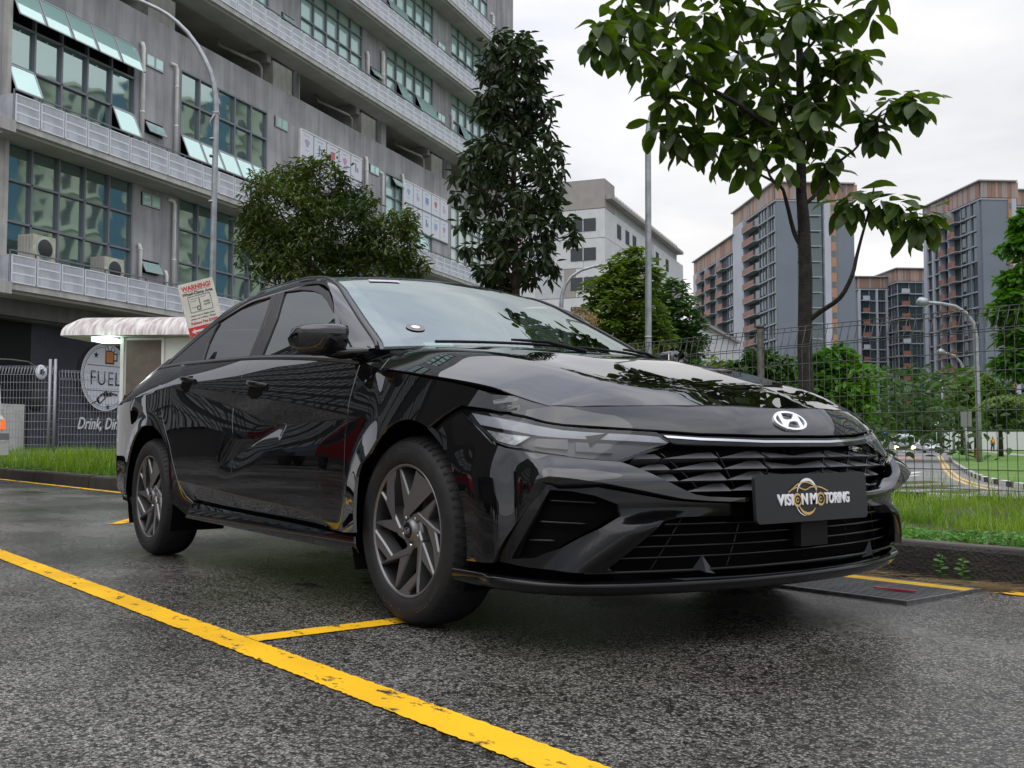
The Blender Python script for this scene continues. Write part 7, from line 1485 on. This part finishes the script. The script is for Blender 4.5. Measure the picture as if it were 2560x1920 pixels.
tower('middle apartment block with flat front, pale vertical fins and timber crown', 2150, 255, 689, [(0, .5, 'w'), (.5, 2.8, 'v'), (2.8, 4.4, 'n'), (4.4, 4.9, 'w'), (4.9, 6.9, 'n'), (6.9, 7.4, 'w'), (7.4, 9.0, 'n')], [(.3, 20, 'g')], wside=20, wfront=9.2, crown=3)
tower('narrow apartment block between the middle one and the tall right tower', 2252, 250, 668, [(0, 2.6, 'v'), (2.6, 6.0, 'n'), (6.0, 9.2, 'g')], [(.3, 12, 'n')], wside=12, wfront=9.2, crown=3.2)
tower('tall right apartment tower with brown balconies and broad timber crown', 2466, 200, 445, [(0, 5.2, 'g'), (5.2, 5.9, 'o'), (5.9, 6.8, 'w')], [(.3, 1.4, 'g'), (1.4, 3.6, 'n'), (3.6, 4, 'g'), (4, 7.9, 'n'), (7.9, 11.4, 'b'), (11.4, 12.4, 'w'), (12.4, 15.2, 'b'), (15.2, 16, 'w'), (16, 18.6, 'n'), (18.6, 19.2, 'w'), (19.2, 21.6, 'n'), (21.6, 23, 'w')], wside=23, wfront=6.8)
tower('apartment tower at the far right edge behind the leafy tree', 2551, 215, 468, [(0, 6, 'b'), (6, 12, 'n')], [(.3, 10, 'g')], wside=10, wfront=12)
# ================================================================== what stands beside and behind the camera (seen in the glass and in the paint)
M_CREAM = varied('cream_render', (.50, .50, .40), (.58, .58, .47), .3, .8); M_BLUE = varied('blue_bay_panels', (.05, .13, .22), (.08, .18, .28), .3, .4)
PA = E(-16.4, 34, 0)+UW*10
ob = empty('opposite_block', PA+Vector((math.cos(math.radians(80)), math.sin(math.radians(80)), 0))*88, math.radians(-10), 'cream and blue office block reflected in the green windows of the industrial building', 'building')
part('wall', -19, 41, 0, 12, -1, 44, M_CREAM, ob)
for f in range(10):
    z = 1.2+4.3*f
    for i in range(20):
        x = -18+2.95*i
        if i % 4 == 3: part('blue_bay', x-.4, x+2.2, -.9, 0, z-.6, z+3.7, M_BLUE, ob)
        else: part('window', x, x+1.1, -.05, .05, z, z+2.0, M_PDK, ob)
    part('ledge', -19, 41, -.5, 0, z+3.2, z+3.45, M_CREAM, ob)
# long dark block with bright bays, beyond the left edge, mirrored in the doors
rb_ = empty('rear_block', (-38, -15, 0), math.radians(180), 'long dark industrial block with pale framed bays across the car park', 'building')
part('wall', -21, 22, 0, 10, -.5, 29, mat('dark_block_wall', (.07, .068, .066), .8), rb_)
for f in range(8):
    for i in range(11):
        x = -19.5+3.6*i; part('window', x, x+2.9, -.12, .02, 1.3+3.5*f, 3.5+3.5*f, mat('pale_bay', (.42, .44, .43), .3), rb_)
        for k in (1, 2): part('mullion', x+.95*k, x+.95*k+.09, -.2, -.1, 1.3+3.5*f, 3.5+3.5*f, MATS['dark_block_wall'], rb_)
        part('mullion', x, x+2.9, -.2, -.1, 2.4+3.5*f, 2.5+3.5*f, MATS['dark_block_wall'], rb_)
for i, (x, y, c, lab) in enumerate(((-11.5, -9.0, (.30, .010, .014), 'dark red van parked across the car park, mirrored in the doors'), (-20, -10.5, (.02, .03, .05), 'dark blue van parked farther along across the car park'), (-3.5, -9.5, (.03, .03, .032), 'charcoal van parked nearest across the car park'))):
    v = empty('parked_van', (x, y, 0), math.radians(4), lab, 'van', 'vans parked across the car park'); col = mat('van_paint_%d' % i, c, .25, coat=.5)
    g = MB(); g.prism([(-2.4, .35), (-2.4, 1.75), (-2.2, 1.92), (1.0, 1.92), (1.7, 1.15), (2.35, .98), (2.45, .35)], -.88, .88, M=lambda X, Y, Z: (X, Z, Y)); g.build('body', col, v)
    part('side_window', -2.1, .9, .885, .895, 1.2, 1.7, M_PDK, v); part('windscreen', -2.0, 1.0, -.895, -.885, 1.2, 1.7, M_PDK, v)
    for wx in (-1.6, 1.55):
        for wy in (-.9, .70): g = MB(); g.lathe([(.0, 0), (.20, 0), (.32, .02), (.32, .2), (0, .2)], 18, M=lambda X, Y, h: (wx+X, wy+h, .32+Y)); g.build('wheel', M_TYRE_FAR, v)
